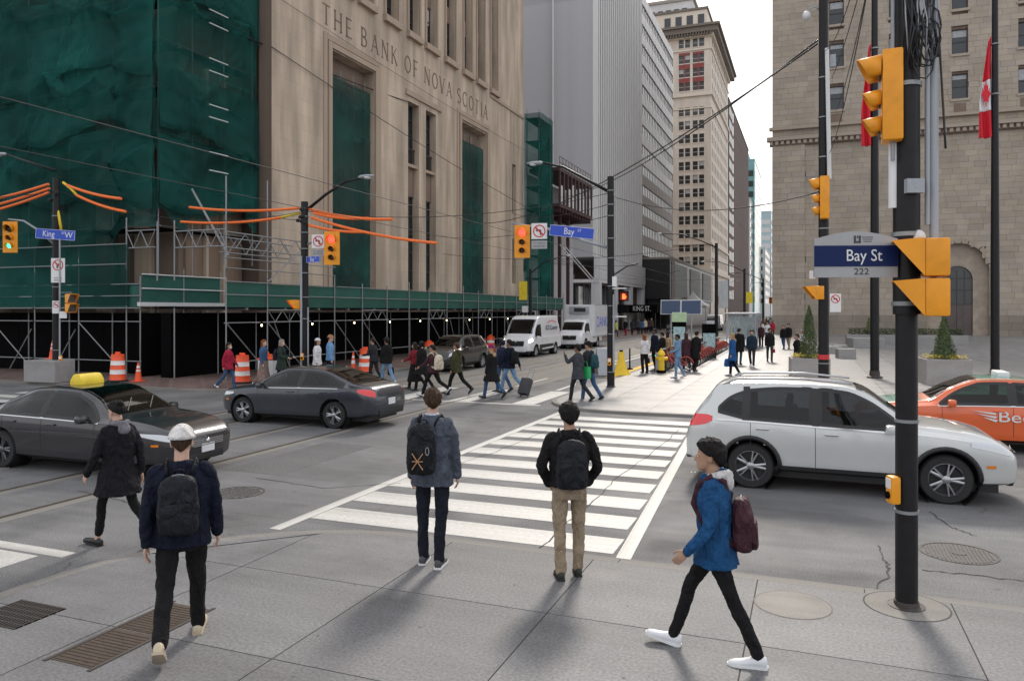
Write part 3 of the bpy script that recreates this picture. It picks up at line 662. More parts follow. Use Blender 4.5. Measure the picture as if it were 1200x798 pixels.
for c0, c1 in ((-27.6, -25.1), (-24.5, -22.0)):
    for z in (54.22, 57.32): pbox('spandrel', O4, U4, N4, c0, c1, z, z + 1.15, -.06, .05, M['red_panel'], bt)
    pbox('spandrel', O4, U4, N4, c0 + 1.11, c1 - 1.11, 52.3, 60.4, -.05, .05, M['red_panel'], bt)
    pbox('spandrel', O4, U4, N4, c0, c1, 60.42, 60.9, -.06, .05, M['red_panel'], bt)
for z, h, d in ((50.9, .55, .45), (61.2, .4, .25), (48.1, .3, .15), (11.2, .9, .5), (17.6, .4, .3), (64, .8, .6), (64.81, 1.1, 1.6), (65.92, .5, 2.1)):
    mt = M['cornice_dark'] if z > 64 else M['beige_trim']
    ub2('cornice', (-34, Y4 - d, z), (X4 + d, 212 + d, z + h), mt, bt)
for k in range(22): ub2('bracket', (-33.6 + k * .62, Y4 - 1.5, 64.2), (-33.35 + k * .62, Y4 - .61, 64.8), M['cornice_dark'], bt)
ub2('attic', (-34, Y4 + 1, 66.43), (X4 - 1, 205, 70.6), M['beige_trim'], bt)
for i in range(4): ub2('attic_window', (-31 + i * 2.5, Y4 + .93, 67.4), (-29.6 + i * 2.5, Y4 + .999, 69.6), M['glass'], bt)
ub2('attic_roof', (-34.3, Y4 + .7, 70.61), (X4 - .7, 205.3, 71.1), M['cornice_dark'], bt)
ph = thing('grey_penthouse_tower', 'pale grey stepped tower rising behind the cream tower', 'building', (-44, 215, 0))
ub2('wall', (-52, 212.1, 0), (-29.8, 240, 88), M['white_far'], ph); ub2('roof_edge', (-52.3, 211.7, 88), (-29.3, 240.4, 88.8), M['panel_tan'], ph)
for k in range(7): ub2('window', (-46 + k * 2.2, 211.99, 83.5), (-44.6 + k * 2.2, 212.09, 86), M['glass'], ph)
# ---- far street wall
def far_tower(label, name, x0, x1, y0, y1, h, m, strip=None, rowh=3.4, group=None, gm='glass'):
    t = thing(name, label, 'building', ((x0 + x1) / 2, y0, 0), 0, group); ub2('wall', (x0, y0, 0), (x1, y1, h), M[m], t)
    k = 0
    z = 6
    while z + 2 < h:
        if strip:
            pn = ub2('window', (x0 + strip[0], y0 - .06, z), (x1 - strip[1], y0 - .001, z + rowh * .55), M[gm], t)
            ub2('window', (x1 - (.001 if x1 < 0 else 0), y0 + 2, z), (x1 + .05, y1 - 2, z + rowh * .55), M[gm], t)
        z += rowh
    ub2('parapet', (x0 - .1, y0 - .1, h), (x1 + .1, y1, h + .6), M[m], t)
    return t
tb = far_tower('dark brown brick slab tower with pale window strip beyond cream tower', 'brown_tower', -29, -20.45, 213, 285, 60, 'brown_brick')
for k in range(15): ub2('window', (-20.46, 214.5, 6 + k * 3.6), (-20.38, 222, 8.3 + k * 3.6), M['frame_pale'], tb); ub2('window_strip', (-20.46, 224, 6 + k * 3.6), (-20.40, 226.5, 8.6 + k * 3.6), M['glass'], tb)
far_tower('pale concrete slab block beside the teal glass tower', 'pale_slab_block', -28, -20.2, 286, 302, 43, 'white_far', (2, 1), 3.4)
tg = far_tower('teal green glass tower with pointed top far down the street', 'teal_glass_tower', -34, -19.5, 303, 345, 60, 'teal_glass', (.5, .5), 4, gm='glass_green')
obj('roof_peak', MB().add([(-23, 305, 60.6), (-21, 305, 60.6), (-21, 309, 60.6), (-23, 309, 60.6), (-22, 308, 63.5)], [[0, 1, 4], [1, 2, 4], [2, 3, 4], [3, 0, 4], [0, 3, 2, 1]]), M['teal_glass'], tg, True)
far_tower('pale blue glass block behind the teal tower', 'blue_glass_block', -30, -17.8, 400, 470, 52, 'blue_glass', (.5, .5), 4, gm='white_far')
far_tower('pinkish brick block closing the far end of street', 'far_brick_block', -16.5, -4, 700, 740, 62, 'white_far', (1, 1), 4)
far_tower('low white block at the far left kerb', 'far_white_block', -26, -18.2, 350, 396, 30, 'white_far', (1, 1), 3.6)
# ---- sandstone block behind the plaza
YS = 95.0
sb = thing('sandstone_building', 'large sandstone block building with arched doorway facing the plaza', 'building', (14, YS, 0))
ops6 = []
wcols = [2.1 + k * 6.2 for k in range(9)]
for c in wcols:
    for z in (25.9, 30.8, 35.7, 40.6): ops6.append((c, c + 1.55, z, z + 2.75))
DX = 15.1
def arch_skip(u, z, r, zc): return abs(u - DX) < r and (z < zc or math.hypot(u - DX, z - zc) < r)
# ashlar blocks, each with its own set-back and tone, joined as one skin
rng = random.Random(3); mb = MB(); tones = []
row = 0; z = .0
while z < 47:
    bh = .62 if z > 2.2 else .75
    u = -4.12 - (row % 2) * .55
    while u < 62:
        bw = rng.uniform(.95, 1.7); a, b_ = max(u, -4.12), min(u + bw, 62); u += bw
        segs = [(a, b_)]
        for q in ops6 + [(DX - 2.95, DX + 2.95, 0, 7.2)]:
            if z + bh > q[2] + .02 and z < q[3] - .02:
                ns = []
                for s0, s1 in segs:
                    if s1 <= q[0] or s0 >= q[1]: ns.append((s0, s1))
                    else:
                        if s0 < q[0]: ns.append((s0, q[0]))
                        if s1 > q[1]: ns.append((q[1], s1))
                segs = ns
        if z < 22.5: segs = [w2 for s0, s1 in segs for w2 in (((s0, -.5), (-.5, s1)) if s0 < -.5 < s1 else ((s0, s1),))]
        for s0, s1 in segs:
            if s1 - s0 < .08: continue
            if 7.2 - bh < z < 10.4 and abs((s0 + s1) / 2 - DX) < 3.6 and math.hypot(max(0, abs((s0 + s1) / 2 - DX) - (s1 - s0) / 2 * .6), z + bh / 2 - 7.2) < 2.95: continue
            pr = rng.uniform(0, .025) + (.0 if z > 2.2 else .12) + (.35 if (s1 + s0) / 2 < -.5 and z < 22.5 else 0)
            nf = len(mb.f); mb.box(((s0 + s1) / 2, YS - pr / 2 + .15, z + bh / 2), (s1 - s0 - .016, .3 + pr, bh - .016))
            t = rng.uniform(.9, 1.07); wz = rng.uniform(-.02, .02); c = (.40 * t + wz * .4, .342 * t, .28 * t - wz * .4)
            if z < 2.2: c = tuple(x * .72 for x in c)
            tones += [c] * (len(mb.f) - nf)
    z += bh; row += 1
o = obj('ashlar_skin', mb, M['sandstone'], sb, True); o['kind'] = 'stuff'
ca = o.data.color_attributes.new('tone', 'FLOAT_COLOR', 'CORNER')
for p in o.data.polygons:
    for li in p.loop_indices: ca.data[li].color = (*tones[p.index], 1)
wall('wall', (0, YS + .2, 0), (1, 0, 0), (0, -1, 0), -4.0, 62, 0, 50, ops6 + [(DX - 3.0, DX + 3.0, 0, 10.3)], .4, M['dark_stone'], sb)
ub2('wall', (-4.1, YS + 1.6, 0), (62, 150, 50), M['dark_stone'], sb)
O6, U6, N6 = (0, YS, 0), (1, 0, 0), (0, -1, 0)
for i, c in enumerate(wcols[:6]):
    for k, z in enumerate((25.9, 30.8, 35.7, 40.6)):
        window(O6, U6, N6, c, c + 1.55, z, z + 2.75, .45, sb, mull=0, trans=1, sill='sand_trim', blind=(0, .3, .45, .2)[(i * 3 + k * 2 + 1) % 4], fw=.09)
ub2('cornice', (-4.45, YS - .45, 24.0), (62, YS + .2, 24.35), M['sand_trim'], sb)
ub2('cornice', (-4.7, YS - .75, 22.7), (62, YS + .2, 23.15), M['sand_trim'], sb)
ub2('carved_frieze', (-4.4, YS - .42, 22.15), (62, YS + .2, 22.69), M['dark_stone'], sb)
for k in range(100): ub2('dentil', (-4.4 + k * .62, YS - .6, 22.25), (-4.05 + k * .62, YS - .421, 22.65), M['sand_trim'], sb)
for c in wcols[:6]: ub2('bracket_panel', (c + .2, YS - .06, 24.4), (c + 1.35, YS - .028, 25.4), M['dark_stone'], sb)
# arch: rings of voussoirs, recess and door
for r0, r1, d, mt in ((2.95, 3.45, -.06, 'sand_trim'), (1.5, 1.75, .62, 'sand_trim')):
    zc = 7.2 if r0 > 2 else 6.2
    for k in range(15):
        a0, a1 = math.pi * k / 15 + .012, math.pi * (k + 1) / 15 - .012
        q = [(DX + r0 * math.cos(a0), zc + r0 * math.sin(a0)), (DX + r1 * math.cos(a0), zc + r1 * math.sin(a0)), (DX + r1 * math.cos(a1), zc + r1 * math.sin(a1)), (DX + r0 * math.cos(a1), zc + r0 * math.sin(a1))]
        obj('voussoir', MB().extr(q, YS + d, YS + d + .3), M[mt], sb, True)
def archpoly(r, zc, n=16, z0=0): return [(DX - r, z0), (DX + r, z0)] + [(DX + r * math.cos(math.pi * k / n), zc + r * math.sin(math.pi * k / n)) for k in range(n + 1)]
rec = archpoly(2.98, 7.2); inn = archpoly(1.5, 6.2)
mb = MB(); n_ = len(rec)
mb.add([(u, YS + .7, z) for u, z in rec] + [(u, YS + .7, z) for u, z in inn], [[i, (i + 1) % n_, n_ + (i + 1) % n_, n_ + i] for i in range(1, n_)])
mb.add([(u, YS + .69, z) for u, z in rec[1:]] + [(u, YS - .02, z) for u, z in rec[1:]], [[i, i + 1, n_ - 1 + i + 1, n_ - 1 + i] for i in range(n_ - 2)])
mb.add([(DX - 2.98, YS + .69, 0), (DX - 2.98, YS - .02, 0), (DX - 2.98, YS - .02, 7.2), (DX - 2.98, YS + .69, 7.2)], [[0, 1, 2, 3]])
obj('arch_recess', mb, M['sand_trim'], sb, True)
dr = obj('door', MB().extr(archpoly(1.49, 6.2), YS + .95, YS + 1.05), M['glass'], sb, True)
ub2('door_leaf', (DX - 1.48, YS + .85, 0), (DX - .02, YS + .949, 3.4), pm('dark_oak_door', (.10, .075, .07), .5, var=.25, scale=2), dr)
ub2('door_leaf', (DX + .02, YS + .85, 0), (DX + 1.48, YS + .949, 3.4), MATS['dark_oak_door'], dr)
for k in range(3): ub2('door_bar', (DX - .75 + k * .75 - .04, YS + .88, 3.4), (DX - .75 + k * .75 + .04, YS + .949, 7.2), M['frame_dark'], dr)
for z in (3.4, 5.0, 6.3): ub2('door_bar', (DX - 1.4, YS + .87, z), (DX + 1.4, YS + .879, z + .12), M['frame_dark'], dr)
# ---------------------------------------------------------------- green debris netting, scaffold, sidewalk shed
from mathutils import noise as mn
m = pm('green_debris_net', (.012, .105, .08), .85, var=0, spec=.15); n, L, b = nodes_of(m)
tc = n.new('ShaderNodeTexCoord'); nz = n.new('ShaderNodeTexNoise'); nz.inputs['Scale'].default_value = .25; nz.inputs['Detail'].default_value = 9; L.new(tc.outputs['Object'], nz.inputs[0])
cr = n.new('ShaderNodeValToRGB'); cr.color_ramp.elements[0].position = .3; cr.color_ramp.elements[1].position = .72
cr.color_ramp.elements[0].color = (.011, .056, .051, 1); cr.color_ramp.elements[1].color = (.020, .155, .13, 1); L.new(nz.outputs[0], cr.inputs[0]); L.new(cr.outputs[0], b.inputs['Base Color'])
tr = n.new('ShaderNodeBsdfTranslucent'); L.new(cr.outputs[0], tr.inputs[0]); tp = n.new('ShaderNodeBsdfTransparent')
m1 = n.new('ShaderNodeMixShader'); m1.inputs[0].default_value = .3; L.new(b.outputs[0], m1.inputs[1]); L.new(tr.outputs[0], m1.inputs[2])
m2 = n.new('ShaderNodeMixShader'); nz2 = n.new('ShaderNodeTexNoise'); nz2.inputs['Scale'].default_value = .35; nz2.inputs['Detail'].default_value = 4; L.new(tc.outputs['Object'], nz2.inputs[0])
mr = n.new('ShaderNodeMapRange'); mr.inputs[1].default_value = .4; mr.inputs[2].default_value = .65; mr.inputs[3].default_value = .24; mr.inputs[4].default_value = .40; L.new(nz2.outputs[0], mr.inputs[0]); L.new(mr.outputs[0], m2.inputs[0])
L.new(m1.outputs[0], m2.inputs[1]); L.new(tp.outputs[0], m2.inputs[2]); L.new(m2.outputs[0], n['Material Output'].inputs['Surface'])
# woven threads as fine relief
sp = n.new('ShaderNodeSeparateXYZ'); L.new(tc.outputs['Object'], sp.inputs[0]); wv = n.new('ShaderNodeTexNoise'); wv.inputs['Scale'].default_value = 1; wv.inputs['Detail'].default_value = 5
mp = n.new('ShaderNodeMapping'); mp.inputs['Scale'].default_value = (6, 6, .7); mp.inputs['Rotation'].default_value = (.12, .2, 0); L.new(tc.outputs['Object'], mp.inputs[0]); L.new(mp.outputs[0], wv.inputs[0])
bp = n.new('ShaderNodeBump'); bp.inputs['Strength'].default_value = .9; bp.inputs['Distance'].default_value = .2; L.new(wv.outputs[0], bp.inputs['Height']); L.new(bp.outputs[0], b.inputs['Normal'])
M['net'] = m
M['net_flat'] = pm('green_mesh_panel', (.010, .085, .062), .6, var=.25, scale=1.5)
def drape(o, ux, n_, u0, u1, z0f, z1, step, seed, amp=1.0, bay=2.6, lift=3.3, edge=True, path=None):
    o, ux, n_ = Vector(o), Vector(ux), Vector(n_); P = []
    U0, U1 = (u0, u1) if edge is True else edge
    nu = int((u1 - u0) / step); nz_ = int((z1 - 3) / step)
    for j in range(nz_ + 1):
        row = []
        for i in range(nu + 1):
            u = u0 + (u1 - u0) * i / nu; zb = z0f(u); z = zb + (z1 - zb) * j / nz_
            k = (u + seed) / bay; fb = k - math.floor(k)
            sag = 1.05 * math.sin(math.pi * fb) * (.6 + .8 * mn.noise((math.floor(k) * 3.1, seed, math.floor(z / lift))))
            ph = (z + sag + .8 * mn.noise((u * .12, z * .08, seed))) / lift; f = ph - math.floor(ph)
            d = 1.0 * f ** 2.4 if f < .88 else .735 * (1 - f) / .12           # loose belly hanging to a tuck at each lift
            d *= .35 + .9 * abs(mn.noise((u * .3 + 5, math.floor(ph) * 1.7, seed)))* 1.6
            d -= .10 * math.exp(-((fb - .0) / .05) ** 2) + .10 * math.exp(-((fb - 1) / .05) ** 2)  # pulled tight on the standards
            q = mn.noise((u * .9 + z * .55, z * .9 - u * .5, seed)) ; d += .13 * (abs(q) - .3)
            q2 = mn.noise((u * 2.4 - z * 1.3, z * 1.4, seed + 9)); d += .05 * (1 - abs(q2) * 2) 
            q3 = mn.noise((u * 5.5 + z * .7, z * .8, seed + 4)); d += .045 * q3 + .03 * mn.noise((u * 9 + z * 2.5, z * 2.2, seed + 14)) + .09 * (.25 + f * f) * mn.noise((u * 3.3 + 2.2 * (1 - f) * (fb - .5), ph * .6, seed + 2)); d += .1 * max(0, 1 - abs(fb - .15 - .5 * f) * 9)
            d *= clamp(.15 + (u - U0) * .9) * clamp(.15 + (U1 - u) * .9); p = o + ux * u + n_ * d * amp; row.append(Vector((p.x, p.y, z)))
        P.append(row)
    return MB().grid(P)
XN, YN = -25.3, 24.0
st = thing('corner_scaffold', 'tall scaffold wrapped in dark green netting round the bank corner', 'scaffold', (-30, YN + .5, 0))
obj('net', drape((XN, YN, 0), (-1, 0, 0), (0, -1, 0), 0, 26, lambda u: 3.6 + (2.7 if u < 1.6 else max(0, 2.7 - (u - 1.6) * 6)), 30, .085, 2.2), M['net'], st, True, 180)
obj('net', drape((XN, YN, 0), (0, 1, 0), (1, 0, 0), 0, 6.15, lambda u: 7.0 - .55 * math.sin(u * 1.1) + .3 * math.sin(u * 4), 30, .08, 7.7, .9, 2.2), M['net'], st, True, 180)
for k in range(11):
    x = XN - .25 - k * 2.6; utube('standard', (x, YN + .35, 0), (x, YN + .35, 30), .03, M['steel'], st)
for k in range(3): utube('standard', (XN - .3, YN + .35 + (k + 1) * 1.95, 5 if k else 0), (XN - .3, YN + .35 + (k + 1) * 1.95, 30), .03, M['steel'], st)
for k in range(13):
    z = 6.4 + k * 2.0; utube('ledger', (XN - .2, YN + .4, z), (-51, YN + .4, z), .025, M['steel'], st); utube('ledger', (XN - .35, YN + .4, z), (XN - .35, 30.1, z), .025, M['steel'], st)
    ub2('deck_board', (-51, YN + .75, z - .1), (XN - .6, YN + 1.9, z - .04), M['black'], st)
    ub2('deck_board', (XN - .95, YN + 1.95, z - .1), (XN - .45, 30.1, z - .04), M['black'], st)
# tie rungs poking through the net on the street side
for z in (9.0, 9.8, 11.35, 11.9, 13.4, 13.95, 15.5, 16.1, 17.6, 18.3):
    y = 26.35; utube('tie_rung', (XN + .62, y, z), (XN + .62, y + 1.15, z + .02), .025, M['white_metal'], st)
utube('raking_pole', onX(225, 222, -24.2), onX(268, 300, -21.0), .045, M['steel'], st)
# overlapping loose panels: each hangs from its lift, swells outward and ends in a drooping hem
def net_panel(o, ux, n_, u1, zt, h, seed, step=.11):
    o, ux, n_ = Vector(o), Vector(ux), Vector(n_); nu = int(u1 / step); nv = int(h * 1.25 / step); P = []
    for j in range(nv + 1):
        v = j / nv; row = []
        for i in range(nu + 1):
            u = u1 * i / nu; hem = h * (.8 + .75 * (.5 + .5 * mn.noise((u * .19, seed, 2)))) + .22 * abs(math.sin(u * 1.21 + seed))
            top_ = zt + .35 * mn.noise((u * .3, seed, 7)); z = top_ - hem * v
            d = .1 + .5 * v ** 2.2 * (.35 + .65 * abs(mn.noise((u * .35, seed, 4))) * 2) - .12 * clamp((v - .93) / .07)
            fan = (u * 1.9 + 1.6 * math.sin(u * 1.21 + seed) * v); d += (.06 + .2 * v) * mn.noise((fan, v * 1.2, seed)) + .09 * mn.noise((fan * 2.6, v * 2, seed + 3)) + .08 * mn.noise((u * 1.5 + z * 2.2, z * 1.7, seed))
            d *= clamp(.3 + u * .9) * clamp(.3 + (u1 - u) * .9)
            p = o + ux * u + n_ * d; row.append(Vector((p.x, p.y, z)))
        P.append(row)
    return MB().grid(P)
for k, (zt_, h) in enumerate(((29.5, 3.4), (26.0, 3.6), (22.6, 3.2), (19.4, 2.8), (16.4, 3.0), (13.3, 2.6), (10.4, 2.4))):
    if k != 3: obj('net_panel', net_panel((XN, YN - .12, 0), (-1, 0, 0), (0, -1, 0), 26, zt_, h, 3.3 * k), M['net'], st, True, 180)
    if k != 4: obj('net_panel', net_panel((XN + .12, YN, 0), (0, 1, 0), (1, 0, 0), 6.1, zt_ + .5 * math.sin(k * 2), h * .95, 3.3 * k + 50), M['net'], st, True, 180)
# ---- recessed nets in the two great openings
for i, (a, b_) in enumerate(((35.25, 39.7), (51.95, 56.8))):
    nn = obj('opening_net', drape((XB - .28, 0, 0), (0, 1, 0), (1, 0, 0), a + .02, b_ - .02, lambda u: 3.0, 15.9 - .0 * i, .13, 11 + i * 5, .35, 1.1, 1.9), M['net'], bank, True, 180)
    for k in range(4): utube('net_pole', (XB - .42, a + .3 + k * 1.25, 3), (XB - .42, a + .3 + k * 1.25, 16.5), .025, M['steel'], nn)
    pbox('soffit_panel', O, U, N_, a, b_, 16.0, 17.1, .7, .74, M['dark_stone'], bank)
utube('down_line', (XB + .1, 53.2, 16.5), (XB + .35, 54.8, 4.2), .02, M['wire'], bank)
# ---- hoist tower
obj('net', drape((-24.45, 65.5, 0), (1, 0, 0), (0, -1, 0), 0, 1.55, lambda u: 3.8, 20.9, .14, 4.4, .4), M['net'], ht, True, 180)
obj('net', drape((-22.9, 65.5, 0), (0, 1, 0), (1, 0, 0), 0, 3.7, lambda u: 3.8, 20.9, .14, 8.4, .4), M['net'], ht, True, 180)
for x, y in ((-24.3, 65.8), (-23.1, 65.8), (-23.1, 69), (-24.3, 69)): utube('standard', (x, y, 0), (x, y, 21.3), .05, M['steel'], ht)
for k in range(9): ub2('deck', (-24.4, 65.7, 3.6 + k * 2.1), (-23.05, 69.1, 3.7 + k * 2.1), M['black'], ht)
ub2('core_panel', (-24.4, 69.1, 0), (-23, 69.2, 20.5), M['black'], ht)
# ---- maroon steel platform beyond it
sp_ = thing('steel_platform', 'maroon steel framed platform with white panels on posts beside hoist tower', 'platform', (-23, 75, 0))
ub2('floor_plate', (-25.4, 69.4, 12.75), (-22.3, 81, 13.1), M['maroon'], sp_); ub2('roof_beam', (-25.4, 69.4, 16.2), (-22.3, 81, 16.55), M['maroon'], sp_)
for k in range(10):
    y = 69.5 + k * 1.26; ub2('column', (-22.45, y, 13.1), (-22.28, y + .3, 16.2), M['maroon'], sp_)
    if k % 3 != 1: ub2('panel', (-22.42, y + .4, 13.15), (-22.36, y + 1.1, 14.9 + .6 * (k % 2)), M['white_metal'], sp_)
for k in range(12): ub2('joist', (-25.3, 69.7 + k * .98, 12.3), (-22.35, 69.85 + k * .98, 12.75), M['maroon'], sp_)
for k in range(12): utube('guard_post', (-22.35, 69.6 + k, 16.55), (-22.35, 69.6 + k, 17.6), .03, M['maroon'], sp_)
for z in (17.05, 17.6): utube('guard_rail', (-22.35, 69.5, z), (-22.35, 81, z), .025, M['maroon'], sp_)
for y in (69.8, 72.2, 75): ub2('post', (-23.4, y, 0), (-23.1, y + .3, 12.3), M['maroon'], sp_)
ub2('back_wall', (-25.6, 69.4, 0), (-25.45, 84.3, 16), M['grey_tower'], sp_)
for k in range(2): utube('shore', (-22.6, 70.5 + k * 1.4, 9.2), (-21.3, 77 + k * 1.5, 6.0), .06, M['white_metal'], sp_)
# ---- sidewalk shed
sh = thing('sidewalk_shed', 'long scaffold sidewalk shed with green mesh parapet and black hoarding along the bank', 'scaffold', (-21, 45, 0))
T = .028
def lattice(a, b_, z0, z1, parent, step=.45):
    a, b_ = Vector(a), Vector(b_); t = utube('truss', (a.x, a.y, z1), (b_.x, b_.y, z1), T, M['steel'], parent)
    utube('chord', (a.x, a.y, z0), (b_.x, b_.y, z0), T, M['steel'], t); nn = max(2, int((b_ - a).length / step)); d = (b_ - a) / nn
    for i in range(nn):
        p, q = a + d * i, a + d * (i + 1); utube('web', (p.x, p.y, z0 if i % 2 else z1), (q.x, q.y, z1 if i % 2 else z0), .018, M['steel'], t)
def parapet(a, b_, z0, z1):
    a, b_ = Vector(a), Vector(b_); c = (a + b_) / 2; d = b_ - a
    ubox('mesh_parapet', (c.x, c.y, (z0 + z1) / 2), (d.length, .02, z1 - z0), M['net_flat'], sh, math.atan2(d.y, d.x))
XC = -21.0; ysC = [23.3 + k * 2.4 for k in range(19)]
for k, y in enumerate(ysC):
    utube('post', (XC, y, Z_LEFT), (XC, y, 4.15 + (k % 3 == 0) * .25), T, M['steel'], sh)
    utube('post', (-23.6, y, Z_LEFT), (-23.6, y, 2.9), T, M['steel'], sh)
    if k < 18:
        parapet((XC - .06, y + .02), (XC - .06, y + 2.38), 2.93, 3.9)
        if k % 3 == 1: lattice((XC, y + .03, 0), (XC, y + 2.37, 0), 2.32, 2.82, sh)
        else: utube('rail', (XC, y - .1, 2.32), (XC, y + 2.5, 2.32), .022, M['steel'], sh)
        for z in (3.93, 3.42, .78): utube('rail', (XC + .05, y - .1, z), (XC + .05, y + 2.5, z), .022, M['steel'], sh)
        utube('joist', (XC, y + 1.2, 2.86), (-24.3, y + 1.2, 2.86), .05, M['steel'], sh)
        if k in (0, 1, 3, 4, 7, 9, 12, 15): utube('brace', (XC + .03, y, 2.3), (XC + .03, y + 2.3, .3), .022, M['steel'], sh)
        if k in (1, 8, 9): utube('brace', (XC - .05, y + .5, 2.3), (XC - .05, y + 1.6, .2), .022, M['steel'], sh)
        ub2('deck_board', (-24.4, y + .01, 2.9), (XC - .08, y + 2.39, 2.96), M['black'], sh)
        ub2('hoarding_panel', (-23.9, y + .01, Z_LEFT), (-23.8, y + 2.39, 2.7), M['black'], sh)
for y in (23.4, 66.4): ub2('hoarding_panel', (-24.4, y, Z_LEFT), (-23.91, y + .06, 2.7), M['black'], sh)
bulb = pm('lit_work_lamp', (1, .82, .5), .4, var=0, emit=3.5)
for k in range(12):
    y = 25.2 + k * 3.4; o = obj('work_lamp', MB().ell((0, 0, 0), (.035, .035, .05), 8, 6), bulb, sh, True); o.location = (XC + .12, y, 2.2); utube('lamp_cage', (XC + .12, y, 2.27), (XC + .12, y, 2.36), .04, M['black'], o)
# bay-side run and recessed link
YA = 23.2
xsA = [-25.3, -26.05, -28.75, -31.4, -34.1, -36.8, -39.5, -42.2, -45]
for k, x in enumerate(xsA):
    utube('post', (x, YA, Z_LEFT), (x, YA, 6.6 if k == 1 else 4.2 if k == 0 else 5.5), T, M['steel'], sh)
    if k < len(xsA) - 1:
        x2 = xsA[k + 1]; parapet((x - .02, YA + .05), (x2 + .02, YA + .05), 2.92, 3.86)
        for z in (3.88, 3.4, 2.9, 2.35, .74): utube('rail', (x + .1, YA - .05, z), (x2 - .1, YA - .05, z), .024, M['steel'], sh)
        ub2('hoarding_panel', (x2 + .01, YA + 1.2, Z_LEFT), (x - .01, YA + 1.3, 2.7), M['black'], sh); ub2('deck_board', (x2 + .01, YA + .1, 2.88), (x - .01, YA + 2.6, 2.915), M['black'], sh)
        if k in (1, 3, 5): utube('brace', (x2 + .1, YA - .08, 2.3), (x - .1, YA - .08, .3), .024, M['steel'], sh)
        if k > 1: utube('brace', (x - .1, YA - .08, 2.0), (x2 + 1.2, YA - .08, .2), .022, M['steel'], sh)
obj('hanging_net', drape((-25.9, YA - .02, 0), (-1, 0, 0), (0, -1, 0), 0, 19, lambda u: 3.0, 5.5, .12, 21, .3, 2.7, 2.4), M['net'], sh, True, 180)
for z in (5.52, 4.7): utube('rail', (-26, YA - .1, z), (-45, YA - .1, z), .024, M['steel'], sh)
for k in range(2):
    y = 23.25 + k * 2.2; parapet((-25.26, y), (-25.26, y + 2.18), 3.12, 4.25); utube('post', (-25.25, y + 2.2, Z_LEFT), (-25.25, y + 2.2, 4.6), T, M['steel'], sh)
    ub2('hoarding_panel', (-25.5, y, Z_LEFT), (-25.4, y + 2.19, 2.7), M['black'], sh)
for z in (4.28, 3.7): utube('rail', (-25.2, 23.2, z), (-25.2, 27.9, z), .028, M['white_metal'], sh)
ub2('fascia_beam', (-25.25, 23.0, 2.98), (-25.08, 27.8, 3.14), M['white_metal'], sh)
ub2('hoarding_panel', (-25.39, 27.7, Z_LEFT), (-23.95, 27.8, 2.7), M['black'], sh)
# upper trusses over the entrance notch
lattice((-26.05, YA, 0), (-24.5, YA, 0), 5.35, 6.05, sh, .35); lattice((-23.6, 23.3, 0), (XC, 23.3, 0), 5.3, 5.95, sh, .35)
lattice((XC, 23.3, 0), (XC, 28.1, 0), 5.25, 5.85, sh, .5); lattice((XC - .6, 23.6, 0), (XC - .6, 28.1, 0), 5.1, 5.7, sh, .5)
for y, z in ((23.3, 8.0), (25.7, 8.2), (28.1, 7.0)): utube('post', (XC, y, 4.1), (XC, y, z), T, M['steel'], sh)
for z in (4.85, 4.45): utube('rail', (XC + .04, 23.2, z), (XC + .04, 30.5, z), .022, M['steel'], sh)
utube('brace', (XC + .04, 25.7, 4.0), (XC + .04, 28.1, 5.6), .03, M['steel'], sh)
for x in (-24.5, -23.6): utube('post', (x, 23.3, 4.0), (x, 23.3, 6.4), T, M['steel'], sh)
# ---------------------------------------------------------------- poles, signals, signs
def pole(label, loc, segs, mat='black_pole', cat='pole', name='street_pole', bands=()):
    """segs: (z0,z1,r0,r1)"""
    t = thing(name, label, cat, loc)
    for z0, z1, r0, r1 in segs: obj('shaft', MB().lathe([(r0, z0), (r1, z1)], n=18), M[mat], t, False, 40)
    for z in bands: obj('steel_band', MB().lathe([(segs[0][2] + .006, z - .015), (segs[0][2] + .006, z + .015)], n=18), M['steel'], t, False, 40)
    r = segs[0][2]; obj('base_flange', MB().lathe([(r + .06, 0), (r + .06, .012), (r + .012, .02), (r + .01, .06)], n=18), M['iron'], t, False, 40)
    return t
def arm(parent, pts, r0, r1, mat='black_pole', name='lamp_arm'): 
    nn = len(pts); return obj(name, MB().path(pts, [r0 + (r1 - r0) * i / (nn - 1) for i in range(nn)], 10), M[mat], parent, True, 180)
def cobra(parent, p, d):
    p, d = Vector(p), Vector(d).normalized(); o = obj('lamp_head', MB().path([p, p + d * .12, p + d * .4, p + d * .62], [.04, (.1, .07), (.13, .07), (.05, .03)], 12), M['grey_metal'], parent, True, 180)
    obj('lamp_lens', MB().ell(p + d * .38 - Vector((0, 0, .05)), (.13, .13, .05)), M['sign_white'], o, True, 180)
